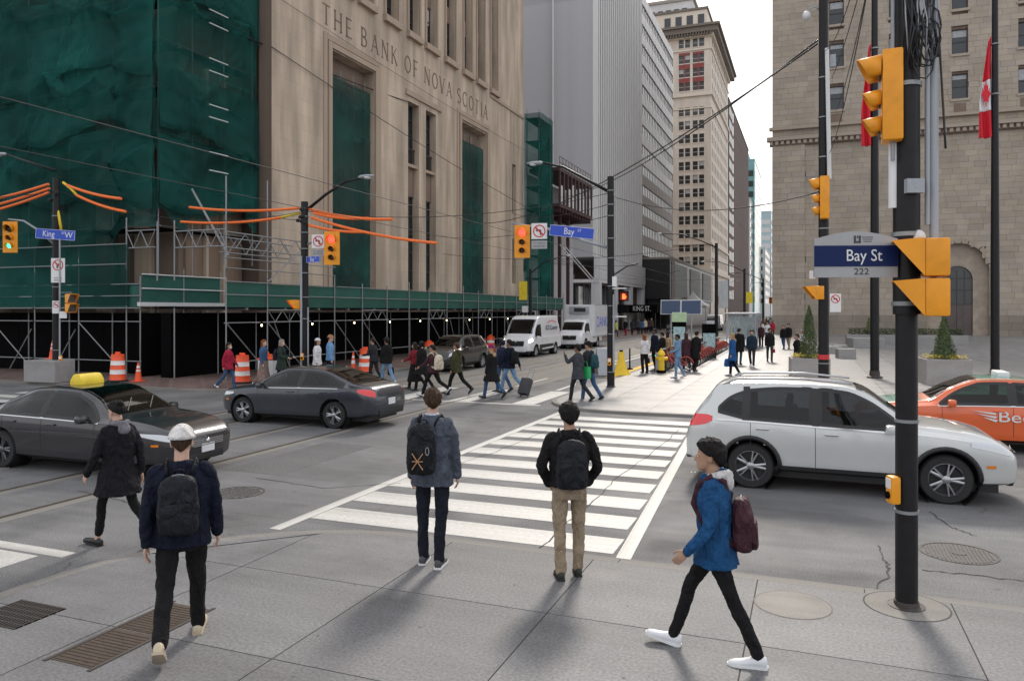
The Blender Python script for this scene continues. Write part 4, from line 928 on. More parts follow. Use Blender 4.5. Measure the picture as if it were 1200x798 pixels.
def no_sign(parent, w_, h, turn, tabs=None):
    """white prohibition plate in local XZ facing -Y, centred"""
    pl = obj('plate', MB().box((0, 0, 0), (w_, .02, h), bev=.004), M['sign_white'], parent)
    r = w_ * .40; cz = (h - w_) / 2
    k = MB()
    for i in range(28):
        a0, a1 = 2 * math.pi * i / 28, 2 * math.pi * (i + 1.02) / 28
        k.extr([(r * math.cos(a0), cz + r * math.sin(a0)), (r * math.cos(a1), cz + r * math.sin(a1)), (r * .82 * math.cos(a1), cz + r * .82 * math.sin(a1)), (r * .82 * math.cos(a0), cz + r * .82 * math.sin(a0))], -.016, -.009)
    s = -1 if turn == 'left' else 1
    q = r * .09; k.extr([(-r * .62 - q, cz + r * .62 - q), (-r * .62 + q, cz + r * .62 + q), (r * .62 + q, cz - r * .62 + q), (r * .62 - q, cz - r * .62 - q)], -.0165, -.0095)
    obj('prohibition_ring', k, M['sign_red'], pl)
    a = MB(); u = r * .16
    if turn in ('left', 'right'):
        a.extr([(-u * s - u / 2, cz - r * .6), (-u * s + u, cz - r * .6), (-u * s + u, cz + u * 1.2), (-u * s - u / 2, cz + u * 1.2)], -.0145, -.009)
        x0, x1 = sorted((-u * s, s * r * .3)); a.extr([(x0, cz + u * .2), (x1, cz + u * .2), (x1, cz + u * 1.6), (x0, cz + u * 1.6)], -.0146, -.0091)
        a.extr([(s * r * .28, cz + u * 2.4), (s * r * .28, cz - u * .8), (s * r * .62, cz + u * .8)], -.0147, -.0092)
    else: a.extr([(-r * .5, cz - u), (r * .5, cz - u), (r * .35, cz + u), (-r * .35, cz + u)], -.0145, -.009)
    obj('symbol', a, M['ink'], pl)
    if tabs:
        for i, s_ in enumerate(tabs): text(s_, w_ * .17, M['ink'], pl, (0, -.013, -h / 2 + w_ * .16 + w_ * .17 * (len(tabs) - 1 - i)), sx=.85, depth=.001)
    return pl
def sign_thing(name, label, loc, rz, roll=0): 
    t = thing(name, label, 'sign', loc, rz); t.rotation_euler = (0, roll, rz); return t
def name_plate(t, s, sup, w_, h, tail=None):
    pl = obj('plate', MB().box((0, 0, 0), (w_, .03, h), bev=.008), M['sign_blue'], t)
    for sz in (-1, 1): obj('border', MB().box((0, -.014, sz * (h / 2 - .012)), (w_ - .02, .008, .01)), M['sign_white'], pl)
    for sx in (-1, 1): obj('border', MB().box((sx * (w_ / 2 - .012), -.0145, 0), (.01, .008, h - .04)), M['sign_white'], pl)
    o = text(s, h * .85, M['sign_white'], pl, ((-.17 if tail and len(tail) > 1 else -.06) * w_, -.017, 0), depth=.002, sx=.8)
    if tail: text(sup, h * .32, M['sign_white'], pl, (tail[0] * w_, -.017, h * .17), depth=.002)
    if tail and len(tail) > 1: text(tail[1], h * .85, M['sign_white'], pl, (tail[2] * w_, -.017, 0), depth=.002, sx=.9)
    return pl
def visor(parent, c, r, ln, m='sig_yellow'):
    """open hood pointing -Y around lens centre c"""
    nn = 18; A = []; B = []
    for i in range(nn + 1):
        a = R(-35 + 250 * i / nn); cut = ln * (.55 + .45 * math.sin(max(0, min(math.pi, (a + .6) / 1.65 * 1.0)))) if True else ln
        top = .5 + .5 * math.sin(a)
        A.append((c[0] + r * math.cos(a), c[1], c[2] + r * math.sin(a))); B.append((c[0] + r * .97 * math.cos(a), c[1] - ln * (.35 + .65 * top), c[2] + r * .97 * math.sin(a) - .03))
    o = obj('visor', MB().grid([A, B]), M[m], parent, False, 180); md = o.modifiers.new('thick', 'SOLIDIFY'); md.thickness = .008
    return o
def signal(label, loc, rz, lit, board=True, cat='traffic light', k=1):
    t = thing('traffic_signal', label, cat, loc, rz); t.scale = (k, k, k)
    hb = obj('housing', MB().box((0, .1, 0), (.34, .22, 1.06), bev=.03), M['sig_yellow'], t, False, 40)
    if board: obj('backboard', MB().box((0, 0, 0), (.58, .03, 1.22), bev=.012), M['sig_yellow'], t)
    for i, (z, r) in enumerate(((.34, .15), (-.02, .105), (-.33, .105))):
        on = lit == i; mt = (M['red_on'], M['lens_off'], M['green_on'])[i] if on else M['lens_off']
        l = obj('lens', MB().lathe([(r, 0), (r, .015), (r * .7, .035), (.001, .045)], (0, -.02, z), 20, 'Y'), mt, t, False, 50)
        v = visor(l, (0, -.02, z), r + .02, .26 if i == 0 else .2)
    return t
def ped(label, loc, rz, lit=False, n_=1, yellow=True):
    t = thing('pedestrian_signal', label, 'pedestrian signal', loc, rz)
    for k in range(n_):
        z = -k * .36; m_ = M['sig_yellow'] if yellow else M['black']
        obj('housing', MB().box((0, .1, z), (.32, .2, .34), bev=.02), m_, t, False, 40)
        obj('face', MB().box((0, -.008, z), (.27, .012, .28)), M['hand_back'] if lit and k == 0 else M['lens_off'], t)
        if lit and k == 0:
            hnd = MB().box((0, -.02, z - .055), (.1, .01, .1)); 
            for i, (x, h_) in enumerate(((-.042, .07), (-.014, .09), (.014, .085), (.042, .065))): hnd.box((x, -.02, z - .005 + h_ / 2), (.021, .01, h_))
            hnd.box((.07, -.02, z - .04), (.022, .01, .075), ry=.5); obj('hand_symbol', hnd, M['hand_on'], t)
        # wedge hood
        h = MB(); a, b_, c, d = (-.16, -.0, z + .17), (.16, 0, z + .17), (.16, -.0, z - .17), (-.16, 0, z - .17); e, f = (-.16, -.26, z + .15), (.16, -.26, z + .15)
        h.add([a, b_, f, e], [[0, 1, 2, 3]]); h.add([a, e, d], [[0, 1, 2]]); h.add([b_, f, c], [[0, 1, 2]])
        o = obj('hood', h, m_, t); md = o.modifiers.new('thick', 'SOLIDIFY'); md.thickness = .008
    return t
def button(loc, rz, label):
    t = thing('push_button', label, 'push button', loc, rz); obj('case', MB().box((0, 0, 0), (.13, .09, .26), bev=.025), M['sig_yellow'], t, False, 40)
    obj('knob', MB().lathe([(.035, 0), (.035, .02), (.001, .025)], (0, -.045, -.05), 12, 'Y'), M['black'], t); obj('legend', MB().box((0, -.047, .06), (.09, .006, .09)), M['sign_white'], t); return t
# 1. near utility pole on this corner
P1 = (.85, 8.02, Z_NEAR)
up = pole('dark utility pole with cable bundle on near sidewalk corner', P1, [(0, 2.75, .098, .096), (2.75, 9.5, .118, .11)], 'black_pole', 'utility pole', 'utility_pole', (.9, 1.75, 3.4, 3.95, 4.6))
obj('ground_collar', MB().lathe([(.36, .0), (.36, .0085), (.17, .0085), (.17, 0)], n=30, cap=False), M['kerb'], up, False, 40); obj('collar_rim', MB().lathe([(.375, 0), (.375, .0075), (.358, .0075), (.358, 0)], n=30, cap=False), M['joint'], up)
M['dark_pole_wrap'] = pm('scuffed_dark_sleeve', (.03, .026, .025), .5, .3, var=.5, scale=6, stretch=(1, 1, .4)); 
pr = (math.cos(YAW), math.sin(YAW)); pf = (-math.sin(YAW), math.cos(YAW))         # right / forward as seen from the path
def near(r, f, z): return (P1[0] + pr[0] * r + pf[0] * f, P1[1] + pr[1] * r + pf[1] * f, z)
for r_, rad, z0, z1, mt in ((.165, .024, 3.6, 9.3, 'grey_metal'), (.225, .038, 3.05, 9.3, 'grey_metal'), (-.16, .018, 4.2, 6.2, 'steel')):
    utube('conduit', near(r_, -.06, z0), near(r_, -.06, z1), rad, M[mt], up, 'cyl16')
ubox('junction_box', near(.0, -.14, 3.95), (.16, .06, .13), M['grey_metal'], up, YAW); ubox('junction_box', near(-.18, -.05, 4.95), (.05, .05, .3), M['steel'], up, YAW)
wp = obj('reflective_wrap', MB().lathe([(.133, 3.75), (.133, 4.78)], n=18), M['sign_white'], up, False, 40)
wp.scale = (.35, .35, 1); wp.location = (-.11, -.03, 0)
for k in range(3): obj('band_clamp', MB().lathe([(.133, -.02), (.133, .02)], (0, 0, (4.9, 3.5, 2.85)[k]), 18), M['steel'], up, False, 40)
rg = random.Random(5)
for k in range(20):
    a = rg.uniform(-.12, .2); f = -.13 - rg.random() * .06; z0 = rg.uniform(5.0, 5.3); z1 = rg.uniform(6.6, 8)
    pts = [near(a + rg.uniform(-.05, .05), f + rg.uniform(-.03, .03), z0 + (z1 - z0) * i / 7) for i in range(8)]
    obj('cable', MB().path(pts, .006 + rg.random() * .005, 6), M['wire' if k % 3 else 'grey_metal'], up, True, 180)
for k in range(5):
    c = near(rg.uniform(.02, .15), -.17, rg.uniform(5.05, 5.6)); pts = [(c[0] + .09 * math.cos(t * .7), c[1] - .01 * (t % 2), c[2] + .2 * math.sin(t * .7)) for t in range(10)]
    obj('cable_loop', MB().path(pts, .008, 6), M['wire'], up, True, 180)
SL = (math.pi / 2 * -1) + YAW * .55        # heads that face along the cross street
signal('yellow traffic light seen side on, strapped to the dark utility pole', near(-.225, -.0, 4.80), R(-92), None, board=False, k=.8)
ped('twin yellow pedestrian signals with wedge hoods on dark utility pole', near(.05, -.2, 3.28), R(-92), n_=2)
ubox('back_box', near(.25, -.1, 3.25), (.1, .12, .2), M['grey_metal'], up, YAW); ubox('back_box', near(.25, -.1, 2.9), (.1, .12, .2), M['grey_metal'], up, YAW)
obj('cap_dome', MB().ell(near(.06, -.1, 3.48), (.06, .06, .07)), M['white_metal'], up, True, 180)
button(near(-.135, -.02, 1.12), R(-69), 'yellow crossing button on the dark utility pole')
bs = sign_thing('street_name_sign', 'large silver and navy Bay St 222 sign on dark utility pole', near(-.48, -.04, 3.31), YAW - .06)
arcp = [(-.4, -.2), (.36, -.2), (.36, .16)] + [(.36 - .76 * i / 12, .16 + .07 * math.sin(math.pi * i / 12)) for i in range(1, 12)] + [(-.4, .16)]
pl = obj('plate', MB().extr(arcp, -.015, .015), M['sign_grey'], bs); bn = obj('name_band', MB().box((-.02, -.018, .0), (.765, .008, .195)), M['sign_navy'], pl)
text('Bay St', .155, M['sign_white'], bn, (.05, -.024, .0), depth=.002, sx=.86); text('222', .085, M['ink'], pl, (.03, -.017, -.148), depth=.001, sx=1.1)
em = MB(); em.box((-.03, -.017, .155), (.018, .004, .07)); em.box((.015, -.017, .155), (.018, .004, .07)); em.box((-.005, -.017, .13), (.03, .004, .018)); em.box((-.005, -.017, .178), (.012, .004, .02))
for k in range(3): em.box((.085, -.017, .175 - k * .02), (.1 - k * .012, .003, .006))
obj('emblem', em, M['frame_dark'], pl)
# 2. far corner pole beyond the silver car
P2 = (.33, 20.75, Z_PLAZA)
p2 = pole('black signal pole at plaza kerb carrying wires and a white conduit', P2, [(0, 12.5, .13, .11)], 'black_pole', 'pole', 'signal_pole', (1.4, 3.6, 4.8, 6.6, 7.6, 8.6))
def at2(px, py, f=0): q = onY(px, py, P2[1] + f); return q
utube('conduit', at2(969, 57, -.16), at2(972, 210, -.16), .05, M['white_metal'], p2, 'cyl16')
for z in (.25, 1.5): obj('red_band', MB().lathe([(.137, z), (.137, z + .12)], n=18), M['sign_red'], p2, False, 40)
signal('yellow traffic light side on, high on the plaza kerb pole', (P2[0] - .08, P2[1] - .2, 5.62), R(-91), None, board=False)
ped('small yellow pedestrian signal on plaza kerb pole', (P2[0] - .22, P2[1] - .06, 3.25), R(-75))
arm(p2, [at2(960, 12), at2(955, 8), at2(947, 12)], .02, .02, 'grey_metal', 'camera_arm'); obj('camera_dome', MB().ell(at2(945, 19), (.1, .1, .12)), M['white_metal'], p2, True, 180)
ubox('back_box', at2(976, 72), (.14, .14, .3), M['grey_metal'], p2); ubox('speaker_horn', at2(952, 322), (.14, .2, .2), M['white_metal'], p2)
ns = sign_thing('no_stopping_sign', 'small white prohibition plate on plaza kerb pole', at2(979, 355, -.1), .1); no_sign(ns, .26, .46, 'veh', ['', ''])
# 3. mid pole on the far kerb corner
P3 = (-6.6, 26.5, Z_PLAZA)
p3 = pole('black signal pole with mast arm on far street corner', P3, [(0, 7.5, .135, .115)], 'black_pole', 'pole', 'signal_pole', (.55, 1.9, 2.9, 3.6, 4.6, 5.3, 6.1, 6.5, 7.0))
def at3(px, py, f=0): return onY(px, py, P3[1] + f)
utube('conduit', at3(719, 345, -.16), at3(719, 436, -.16), .03, M['grey_metal'], p3)
arm(p3, [at3(711, 290), at3(680, 281), at3(640, 268), at3(600, 262)], .06, .04, 'grey_metal', 'mast_arm')
arm(p3, [at3(712, 224), at3(690, 212), at3(660, 196), at3(636, 191)], .06, .035); cobra(p3, at3(636, 191), (-1, 0, .02))
arm(p3, [at3(720, 322), at3(735, 312), at3(748, 309)], .025, .02, 'black_pole', 'camera_arm')
signal('yellow traffic light showing red on the mast arm beside no left turn sign', at3(612, 283, -.15), YAW * .6, 0)
s_ = sign_thing('no_left_turn_sign', 'square no left turn sign beside the mast arm red light', at3(632, 271, -.15), YAW * .5); no_sign(s_, .58, .58, 'left')
s_ = sign_thing('transit_exception_tab', 'small grey tab under the mast arm no left turn sign', at3(632, 287, -.15), YAW * .5); pl = obj('plate', MB().box((0, 0, 0), (.58, .02, .3), bev=.004), M['sign_grey'], s_)
text('TTC VEHICLES', .085, M['ink'], pl, (0, -.012, .06), depth=.001, sx=.85); text('EXCEPTED', .1, M['ink'], pl, (0, -.012, -.06), depth=.001, sx=.95)
s_ = sign_thing('street_name_sign', 'bright blue Bay St name plate on the mast arm', at3(670, 272, -.12), YAW * .5, R(6.5)); name_plate(s_, 'Bay', 'ST', 1.62, .4, (.17,))
ped('pedestrian signal with lit orange hand on far corner pole', at3(731, 347, -.15), YAW * .6, True, 1, False)
hd = ubox('lower_box', at3(730, 362, -.05), (.36, .2, .3), M['black'], p3); ubox('bracket', at3(726, 338, -.1), (.5, .04, .05), M['white_metal'], p3); ubox('bracket', at3(726, 371, -.1), (.5, .04, .05), M['white_metal'], p3)
ubox('notice_plate', at3(720, 330, -.17), (.16, .02, .35), M['sign_white'], p3, YAW)
button(at3(714, 424, -.18), YAW * .5, 'yellow crossing button on far corner pole')
# 4. pole by the bank corner kerb
P4 = tuple(G(357, 452)[:2]) + (Z_LEFT,)
p4 = pole('grey streaked signal pole with orange wire guards by bank corner', P4, [(0, 6.75, .16, .13)], 'black_pole', 'pole', 'signal_pole', (1.0, 2.4, 3.2, 4.1, 5, 5.6, 6.2))
def at4(px, py, f=0): return onY(px, py, P4[1] + f)
utube('conduit', at4(353, 300, -.18), at4(353, 440, -.18), .04, M['grey_metal'], p4); utube('conduit', at4(361, 360, -.16), at4(361, 445, -.16), .025, M['grey_metal'], p4)
arm(p4, [at4(360, 246), at4(382, 228), at4(405, 213), at4(428, 208)], .06, .035); cobra(p4, at4(420, 208), (1, 0, .03))
arm(p4, [at4(358, 288), at4(372, 280), at4(390, 272)], .04, .03, 'grey_metal', 'bracket_arm')
signal('yellow traffic light showing red on pole by the bank corner', at4(389, 291, -.15), YAW * .8, 0)
s_ = sign_thing('no_left_turn_sign', 'square no left turn sign on pole by bank corner', at4(373, 283, -.15), YAW * .6); no_sign(s_, .5, .5, 'left')
s_ = sign_thing('transit_exception_tab', 'small grey tab under no left turn sign by bank corner', at4(373, 296, -.15), YAW * .6); pl = obj('plate', MB().box((0, 0, 0), (.5, .02, .22), bev=.004), M['sign_grey'], s_); text('TTC VEHICLES', .07, M['ink'], pl, (0, -.012, .045), depth=.001, sx=.85); text('EXCEPTED', .08, M['ink'], pl, (0, -.012, -.05), depth=.001)
s_ = sign_thing('street_name_sign', 'small dark blue Bay name plate on bank corner pole', at4(367, 304, -.15), -.25); name_plate(s_, 'Bay', 'ST', .75, .24, (.2,))
ped('red and yellow pedestrian signal on bank corner pole', at4(345, 357, -.2), R(-40), True, 1)
button(at4(354, 418, -.2), .3, 'yellow crossing button on bank corner pole')
# 5. pole on the cross street by the shed
P5 = tuple(G(66, 450)[:2]) + (Z_LEFT,)
p5 = pole('dark signal pole with orange wire guards beside the granite block', P5, [(0, 7.75, .14, .12)], 'black_pole', 'pole', 'signal_pole', (1.2, 2.7, 3.6, 4.5, 5.4, 6.3))
def at5(px, py, f=0): return onY(px, py, P5[1] + f)
utube('conduit', at5(70, 280, -.16), at5(70, 440, -.16), .03, M['grey_metal'], p5)
arm(p5, [at5(65, 200), at5(40, 192), at5(5, 180)], .05, .035); cobra(p5, at5(8, 181), (-1, -.05, .1))
arm(p5, [at5(64, 287), at5(45, 270), at5(28, 259), at5(10, 257)], .045, .03, 'grey_metal', 'bracket_arm')
signal('yellow traffic light showing green on the pole beside granite block', at5(12, 278, -.15), YAW, 2)
s_ = sign_thing('street_name_sign', 'blue King St W name plate above no right turn sign', at5(65, 275, -.15), YAW, R(4)); name_plate(s_, 'King', 'ST', 1.5, .38, (.2, 'W', .34))
s_ = sign_thing('no_right_turn_sign', 'white no right turn sign with times on pole beside granite block', at5(68, 317, -.16), YAW); no_sign(s_, .52, .92, 'right', ['7AM-7PM', 'MON-FRI'])
s_ = sign_thing('no_stopping_sign', 'small white no stopping plate on pole beside granite block', at5(66, 360, -.16), YAW); no_sign(s_, .3, .48, 'veh', ['', ''])
s_ = sign_thing('small_notice_plate', 'blank little white plate beside no stopping plate', at5(74, 369, -.16), YAW); obj('plate', MB().box((0, 0, 0), (.28, .02, .26), bev=.004), M['sign_white'], s_)
ped('twin yellow pedestrian signals on pole beside granite block', at5(84, 350, -.1), R(75), n_=2)
utube('bracket', at5(70, 343), at5(84, 343), .02, M['steel'], p5)
button(at5(71, 421, -.18), .5, 'yellow crossing button on pole beside granite block')
# street-light poles down the right kerb
for i, (y, h) in enumerate(((63.5, 8.2), (92, 7.6), (130, 8.0), (175, 8))):
    t = pole(('tall black lamp pole beside the glass shelter', 'black lamp pole with yellow banner past the shelter', 'black lamp pole far down the right kerb', 'farthest black lamp pole down the right kerb')[i], (KX1 + .4, y, Z_PLAZA), [(0, h, .16, .12)], 'black_pole', 'lamp post', 'lamp_post')
    a = [(KX1 + .4, y, h - .3), (KX1 - .8, y, h + .3), (KX1 - 2.4, y, h + .9), (KX1 - 4, y, h + 1.0)]; arm(t, a, .05, .035); cobra(t, a[-1], (-1, 0, 0))
    if i in (0, 1): ubox('banner', (KX1 + .95, y, 4.1 + .2 * i), (.75, .04, 2.2 - .9 * i), pm('yellow_banner', (.72, .55, .03), .7) if i == 1 else M['blind'], t)
for i, (px, y, h) in enumerate(((638, 50, 5.6), (768, 104, 7.2), (818, 190, 9))):
    q = onY(px, 360, y); t = pole(('black lamp pole with yellow banner in front of the shed', 'black lamp pole beside the KING ST. awning', 'black lamp pole beside the white tent')[i], (max(q.x, -19.0) if i else -18.2, y, Z_LEFT), [(0, h, .12, .1)], 'black_pole', 'lamp post', 'lamp_post')
    x0 = t.location.x; a = [(x0, y, h - .2), (x0 + .9, y, h + .5), (x0 + 2.4, y, h + 1.0)]; arm(t, a, .04, .03); cobra(t, a[-1], (1, 0, 0))
    if i == 0: ubox('banner', (x0 - .55, y, 4.2), (.6, .04, 1.3), MATS['yellow_banner'], t); ubox('notice', (x0 - .4, y, 2.9), (.45, .04, .45), M['sign_white'], t)
# far signals across the next junction
for i, (px, py, Y) in enumerate(((851, 357, 118), (903, 352, 150), (840, 352, 112))): signal(('distant yellow traffic light beside the lamp pole banner', 'distant yellow traffic light in front of the sandstone corner', 'distant yellow traffic light left of the yellow banner')[i], onY(px, py, Y), 0, 0 if i == 0 else None)
# ---------------------------------------------------------------- wires and orange guards
WL = iter(('thick black wire from plaza kerb pole to the maroon platform', 'thick black wire from plaza kerb pole to the bank front', 'thin wire from plaza kerb pole to far corner mast pole', 'thin wire from the mast pole to bank front near hoist tower',
  'thin lower wire from the mast pole to the bank front', 'long wire along the bank front toward the maroon platform', 'short thick wire crossing from green netting to bank front', 'fine wire along bank front just below the carved lettering', 'fine wire tying bank corner pole back to the bank',
  'fine wire leaving the granite block pole along the cross street', 'fine span wire from bank corner pole to the mast pole', 'fine span wire from granite block pole to bank corner pole', 'span wire over the tracks in front of the courier van', 'span wire over the tracks from the shelter lamp pole', 'span wire over the tracks from the yellow banner lamp pole'))
def wire(a, b_, sag, r, label=None, group='overhead wires', m='wire', name='overhead_wire'):
    label = label or next(WL)
    a, b_ = Vector(a), Vector(b_); pts = [a.lerp(b_, i / 16) - Vector((0, 0, sag * 4 * (i / 16) * (1 - i / 16))) for i in range(17)]
    return tag(obj(name, MB().path(pts, r, 6), M[m], None, False, 180), label, 'wire', group)
wire(at2(958, 48), onX(650, 232, -21.5), 1.0, .022); wire(at2(958, 52), onX(560, 262, XB + .1), 1.2, .022)
wire(at2(960, 225), (-6.6, 26.5, 6.9), .5, .014); wire((-6.6, 26.5, 6.6), onX(600, 250, XB + .1), .4, .014); wire((-6.6, 26.5, 6.2), onX(500, 275, XB + .1), .5, .012)
wire(onX(318, 55, XB + .05), onX(690, 280, -23), .6, .02); wire(onX(200, 0, XN), onX(480, 120, XB + .1), .3, .03)
wire(onX(330, 0, XB + .1), onX(640, 190, XB + .4), .3, .012); wire(onX(318, 252, XB + .1), (P4[0], P4[1], 6.2), .1, .012)
wire((P5[0], P5[1], 7.3), (-60, 19, 8), .3, .012); wire((P4[0], P4[1], 6.5), (-6.6, 26.5, 7.0), .5, .012); wire((P5[0], P5[1], 7.4), (P4[0], P4[1], 6.5), .7, .012)
for x in (-10.95, -14.25): wire((x, -12, 5.9), (x, 40, 5.9), .0, .009, 'taut trolley wire running above the tracks', 'trolley wires'); wire((x, 40, 5.9), (x, 160, 5.7), .1, .012, 'taut trolley wire running above the tracks', 'trolley wires')
for y, z in ((45, 6.4), (63.5, 7), (92, 6.8)): wire((KX1 + .4, y, z), (-23.5, y + 2, z + .3), .5, .014)
for k in range(4):
    wire(near(-.05 - k * .02, 0, 7.4), at2((975, 980, 972, 965)[k], (92, 130, 180, 60)[k]), .25 + .1 * k, .008, 'slack service cable between utility pole and plaza kerb pole', 'service cables')
wire(near(.2, 0, 7.2), near(.3, -.12, 4.3), 0, .01, 'slack cable hanging beside the grey conduit', 'service cables')
def guard(pts, r, label): 
    nn = 14; a, b_, s = Vector(pts[0]), Vector(pts[1]), pts[2]; q = [a.lerp(b_, i / nn) - Vector((0, 0, s * 4 * (i / nn) * (1 - i / nn))) for i in range(nn + 1)]
    mb = MB(); fine = []
    for i in range(nn * 6 + 1): t = i / (nn * 6); fine.append(a.lerp(b_, t) - Vector((0, 0, s * 4 * t * (1 - t))))
    t_ = obj('wire_guard', MB().path(fine, [r * (1 if i % 2 else .9) for i in range(len(fine))], 10), M['orange_tube'], None, False, 60); return tag(t_, label, 'wire guard', 'orange wire guards')
T5, T4 = at5(66, 226), at4(356, 252)
for a, b_, s in ((at5(57, 216), at5(-60, 243), .1), (at5(58, 221), at5(-60, 252), .1), (at5(57, 226), at5(-60, 258), .12), (at5(78, 217), at5(142, 233), .08), (at5(90, 229), at5(147, 248), .08)):
    guard((a, b_, s), .055, 'ribbed orange guard on the wires of pole beside granite block')
for a, b_, s in ((at4(222, 243), at4(350, 244), .12), (at4(212, 260), at4(330, 255), .12), (at4(362, 245), at4(460, 257), .12), (at4(365, 255), at4(512, 285), .14), (at4(362, 264), at4(428, 272), .08), (at4(368, 250), at4(432, 256), .08)):
    guard((a, b_, s), .055, 'ribbed orange guard on the wires of bank corner pole')
for a, b_, px, py in ((at5(74, 214), at5(90, 229), 0, 0), (at5(64, 232), at5(72, 272), 0, 0), (at4(330, 255), at4(352, 250), 0, 0)):
    tag(obj('line_hose', MB().path([a, Vector(a).lerp(Vector(b_), .5) + Vector((0.03, 0, .02)), b_], .05, 8), M['yellow_rope'], None, False, 180), 'short yellow line hose joining orange guards at a pole top', 'line hose', 'yellow line hoses')
for t_, at_ in ((p5, T5), (p4, T4)):
    for k in range(6): obj('insulator', MB().ell(Vector(at_) + Vector((rg.uniform(-.25, .25), -.12, rg.uniform(-.3, .25))), (.09, .07, .07)), M['rubber'], t_, True, 180)
# ---------------------------------------------------------------- vehicles (built nose towards +X, resting on z = 0)
def paint(name, c, metal=.0, rough=.35):
    return pm(name, c, rough, metal, var=.05, scale=1.2, coat=1.0)
M['car_glass'] = pm('tinted_car_glass', (.010, .013, .016), .05, var=0, spec=.35)
M['car_glass2'] = pm('green_car_glass', (.018, .035, .03), .05, var=0, spec=.4)
for k_, tint in (('car_glass', (.16, .18, .20)), ('car_glass2', (.22, .34, .29))):
    n, L, b = nodes_of(M[k_]); tp = n.new('ShaderNodeBsdfTransparent'); tp.inputs[0].default_value = (*tint, 1); gs = n.new('ShaderNodeBsdfGlossy'); gs.inputs['Roughness'].default_value = .03
    fr = n.new('ShaderNodeFresnel'); fr.inputs[0].default_value = 1.5; mxs = n.new('ShaderNodeMixShader'); L.new(fr.outputs[0], mxs.inputs[0]); L.new(tp.outputs[0], mxs.inputs[1]); L.new(gs.outputs[0], mxs.inputs[2]); L.new(mxs.outputs[0], n['Material Output'].inputs['Surface'])
M['seat'] = pm('car_seat_fabric', (.03, .03, .033), .9, var=.2); M['cabin'] = pm('car_cabin_lining', (.05, .05, .052), .9, var=.1)
M['trim_black'] = pm('black_plastic_trim', (.018, .018, .019), .55, var=.15)
M['chrome'] = pm('bright_chrome', (.62, .62, .63), .12, 1, var=0)
M['tyre'] = pm('tyre_rubber', (.022, .022, .023), .85, var=.15, scale=10)
M['alloy'] = pm('alloy_rim', (.42, .42, .44), .3, .85, var=.05)
M['alloy_dark'] = pm('dark_alloy_rim', (.14, .14, .15), .35, .8, var=.05)
M['lamp_clear'] = pm('headlamp_lens', (.55, .57, .60), .06, .3, var=0, coat=1)
M['lamp_on'] = pm('lit_headlamp', (1, .9, .72), .3, var=0, emit=5)
M['lamp_red'] = pm('tail_lamp_red', (.35, .008, .012), .15, var=0, coat=1, emit=.35)
M['lamp_amber'] = pm('amber_reflector', (.7, .2, .01), .2, var=0)
M['plate'] = pm('number_plate', (.70, .71, .74), .4, var=.05)
WHEELS = {}
def wheel(parent, x, y, r, rim='alloy', wd=.22):
    k = (round(r, 3), rim, y > 0)
    if k not in WHEELS:
        s = 1 if y > 0 else -1; w2 = wd / 2
        ty = MB().lathe([(r * .68, -w2), (r * .93, -w2), (r, -w2 * .7), (r, w2 * .7), (r * .93, w2), (r * .68, w2)], n=36, axis='Y', cap=False)
        rm = MB().lathe([(r * .7, s * w2 * .95), (r * .7, -s * w2 * .9), (r * .66, -s * w2 * .97), (r * .62, -s * w2 * .6), (r * .6, s * w2 * .6)], n=36, axis='Y', cap=False)
        sp = MB()
        for i in range(5):
            for dd in (-.16, .16):
                a = 2 * math.pi * i / 5 + dd; b_ = 2 * math.pi * i / 5 + dd * .5
                p0 = Vector((r * .12 * math.cos(b_), 0, r * .12 * math.sin(b_))); p1 = Vector((r * .65 * math.cos(a), 0, r * .65 * math.sin(a)))
                for p in (p0, p1): p.y = -s * -w2 * .72
                sp.path([p0, p1], [(.02, .028), (.016, .022)], 6)
        sp.lathe([(r * .17, s * .02), (r * .17, -s * .02), (r * .1, -s * .035), (.001, -s * .035)], (0, s * w2 * .72, 0), 16, 'Y')
        dk = MB().lathe([(r * .6, -.01), (r * .6, .01)], (0, s * w2 * .1, 0), 24, 'Y')
        if s > 0: pass
        WHEELS[k] = (ty.mesh('tyre', 40), rm.mesh('rim', 40), sp.mesh('spokes', 40), dk.mesh('brake_disc'))
        for me, m in zip(WHEELS[k], (M['tyre'], M[rim], M[rim], M['trim_black'])): me.materials.append(m)
    ty, rm, sp, dk = WHEELS[k]
    o = obj('wheel', ty, None, parent); o.location = (x, y, r); 
    for nm, me in (('rim', rm), ('spokes', sp), ('brake_disc', dk)): obj(nm, me, None, o)
    return o
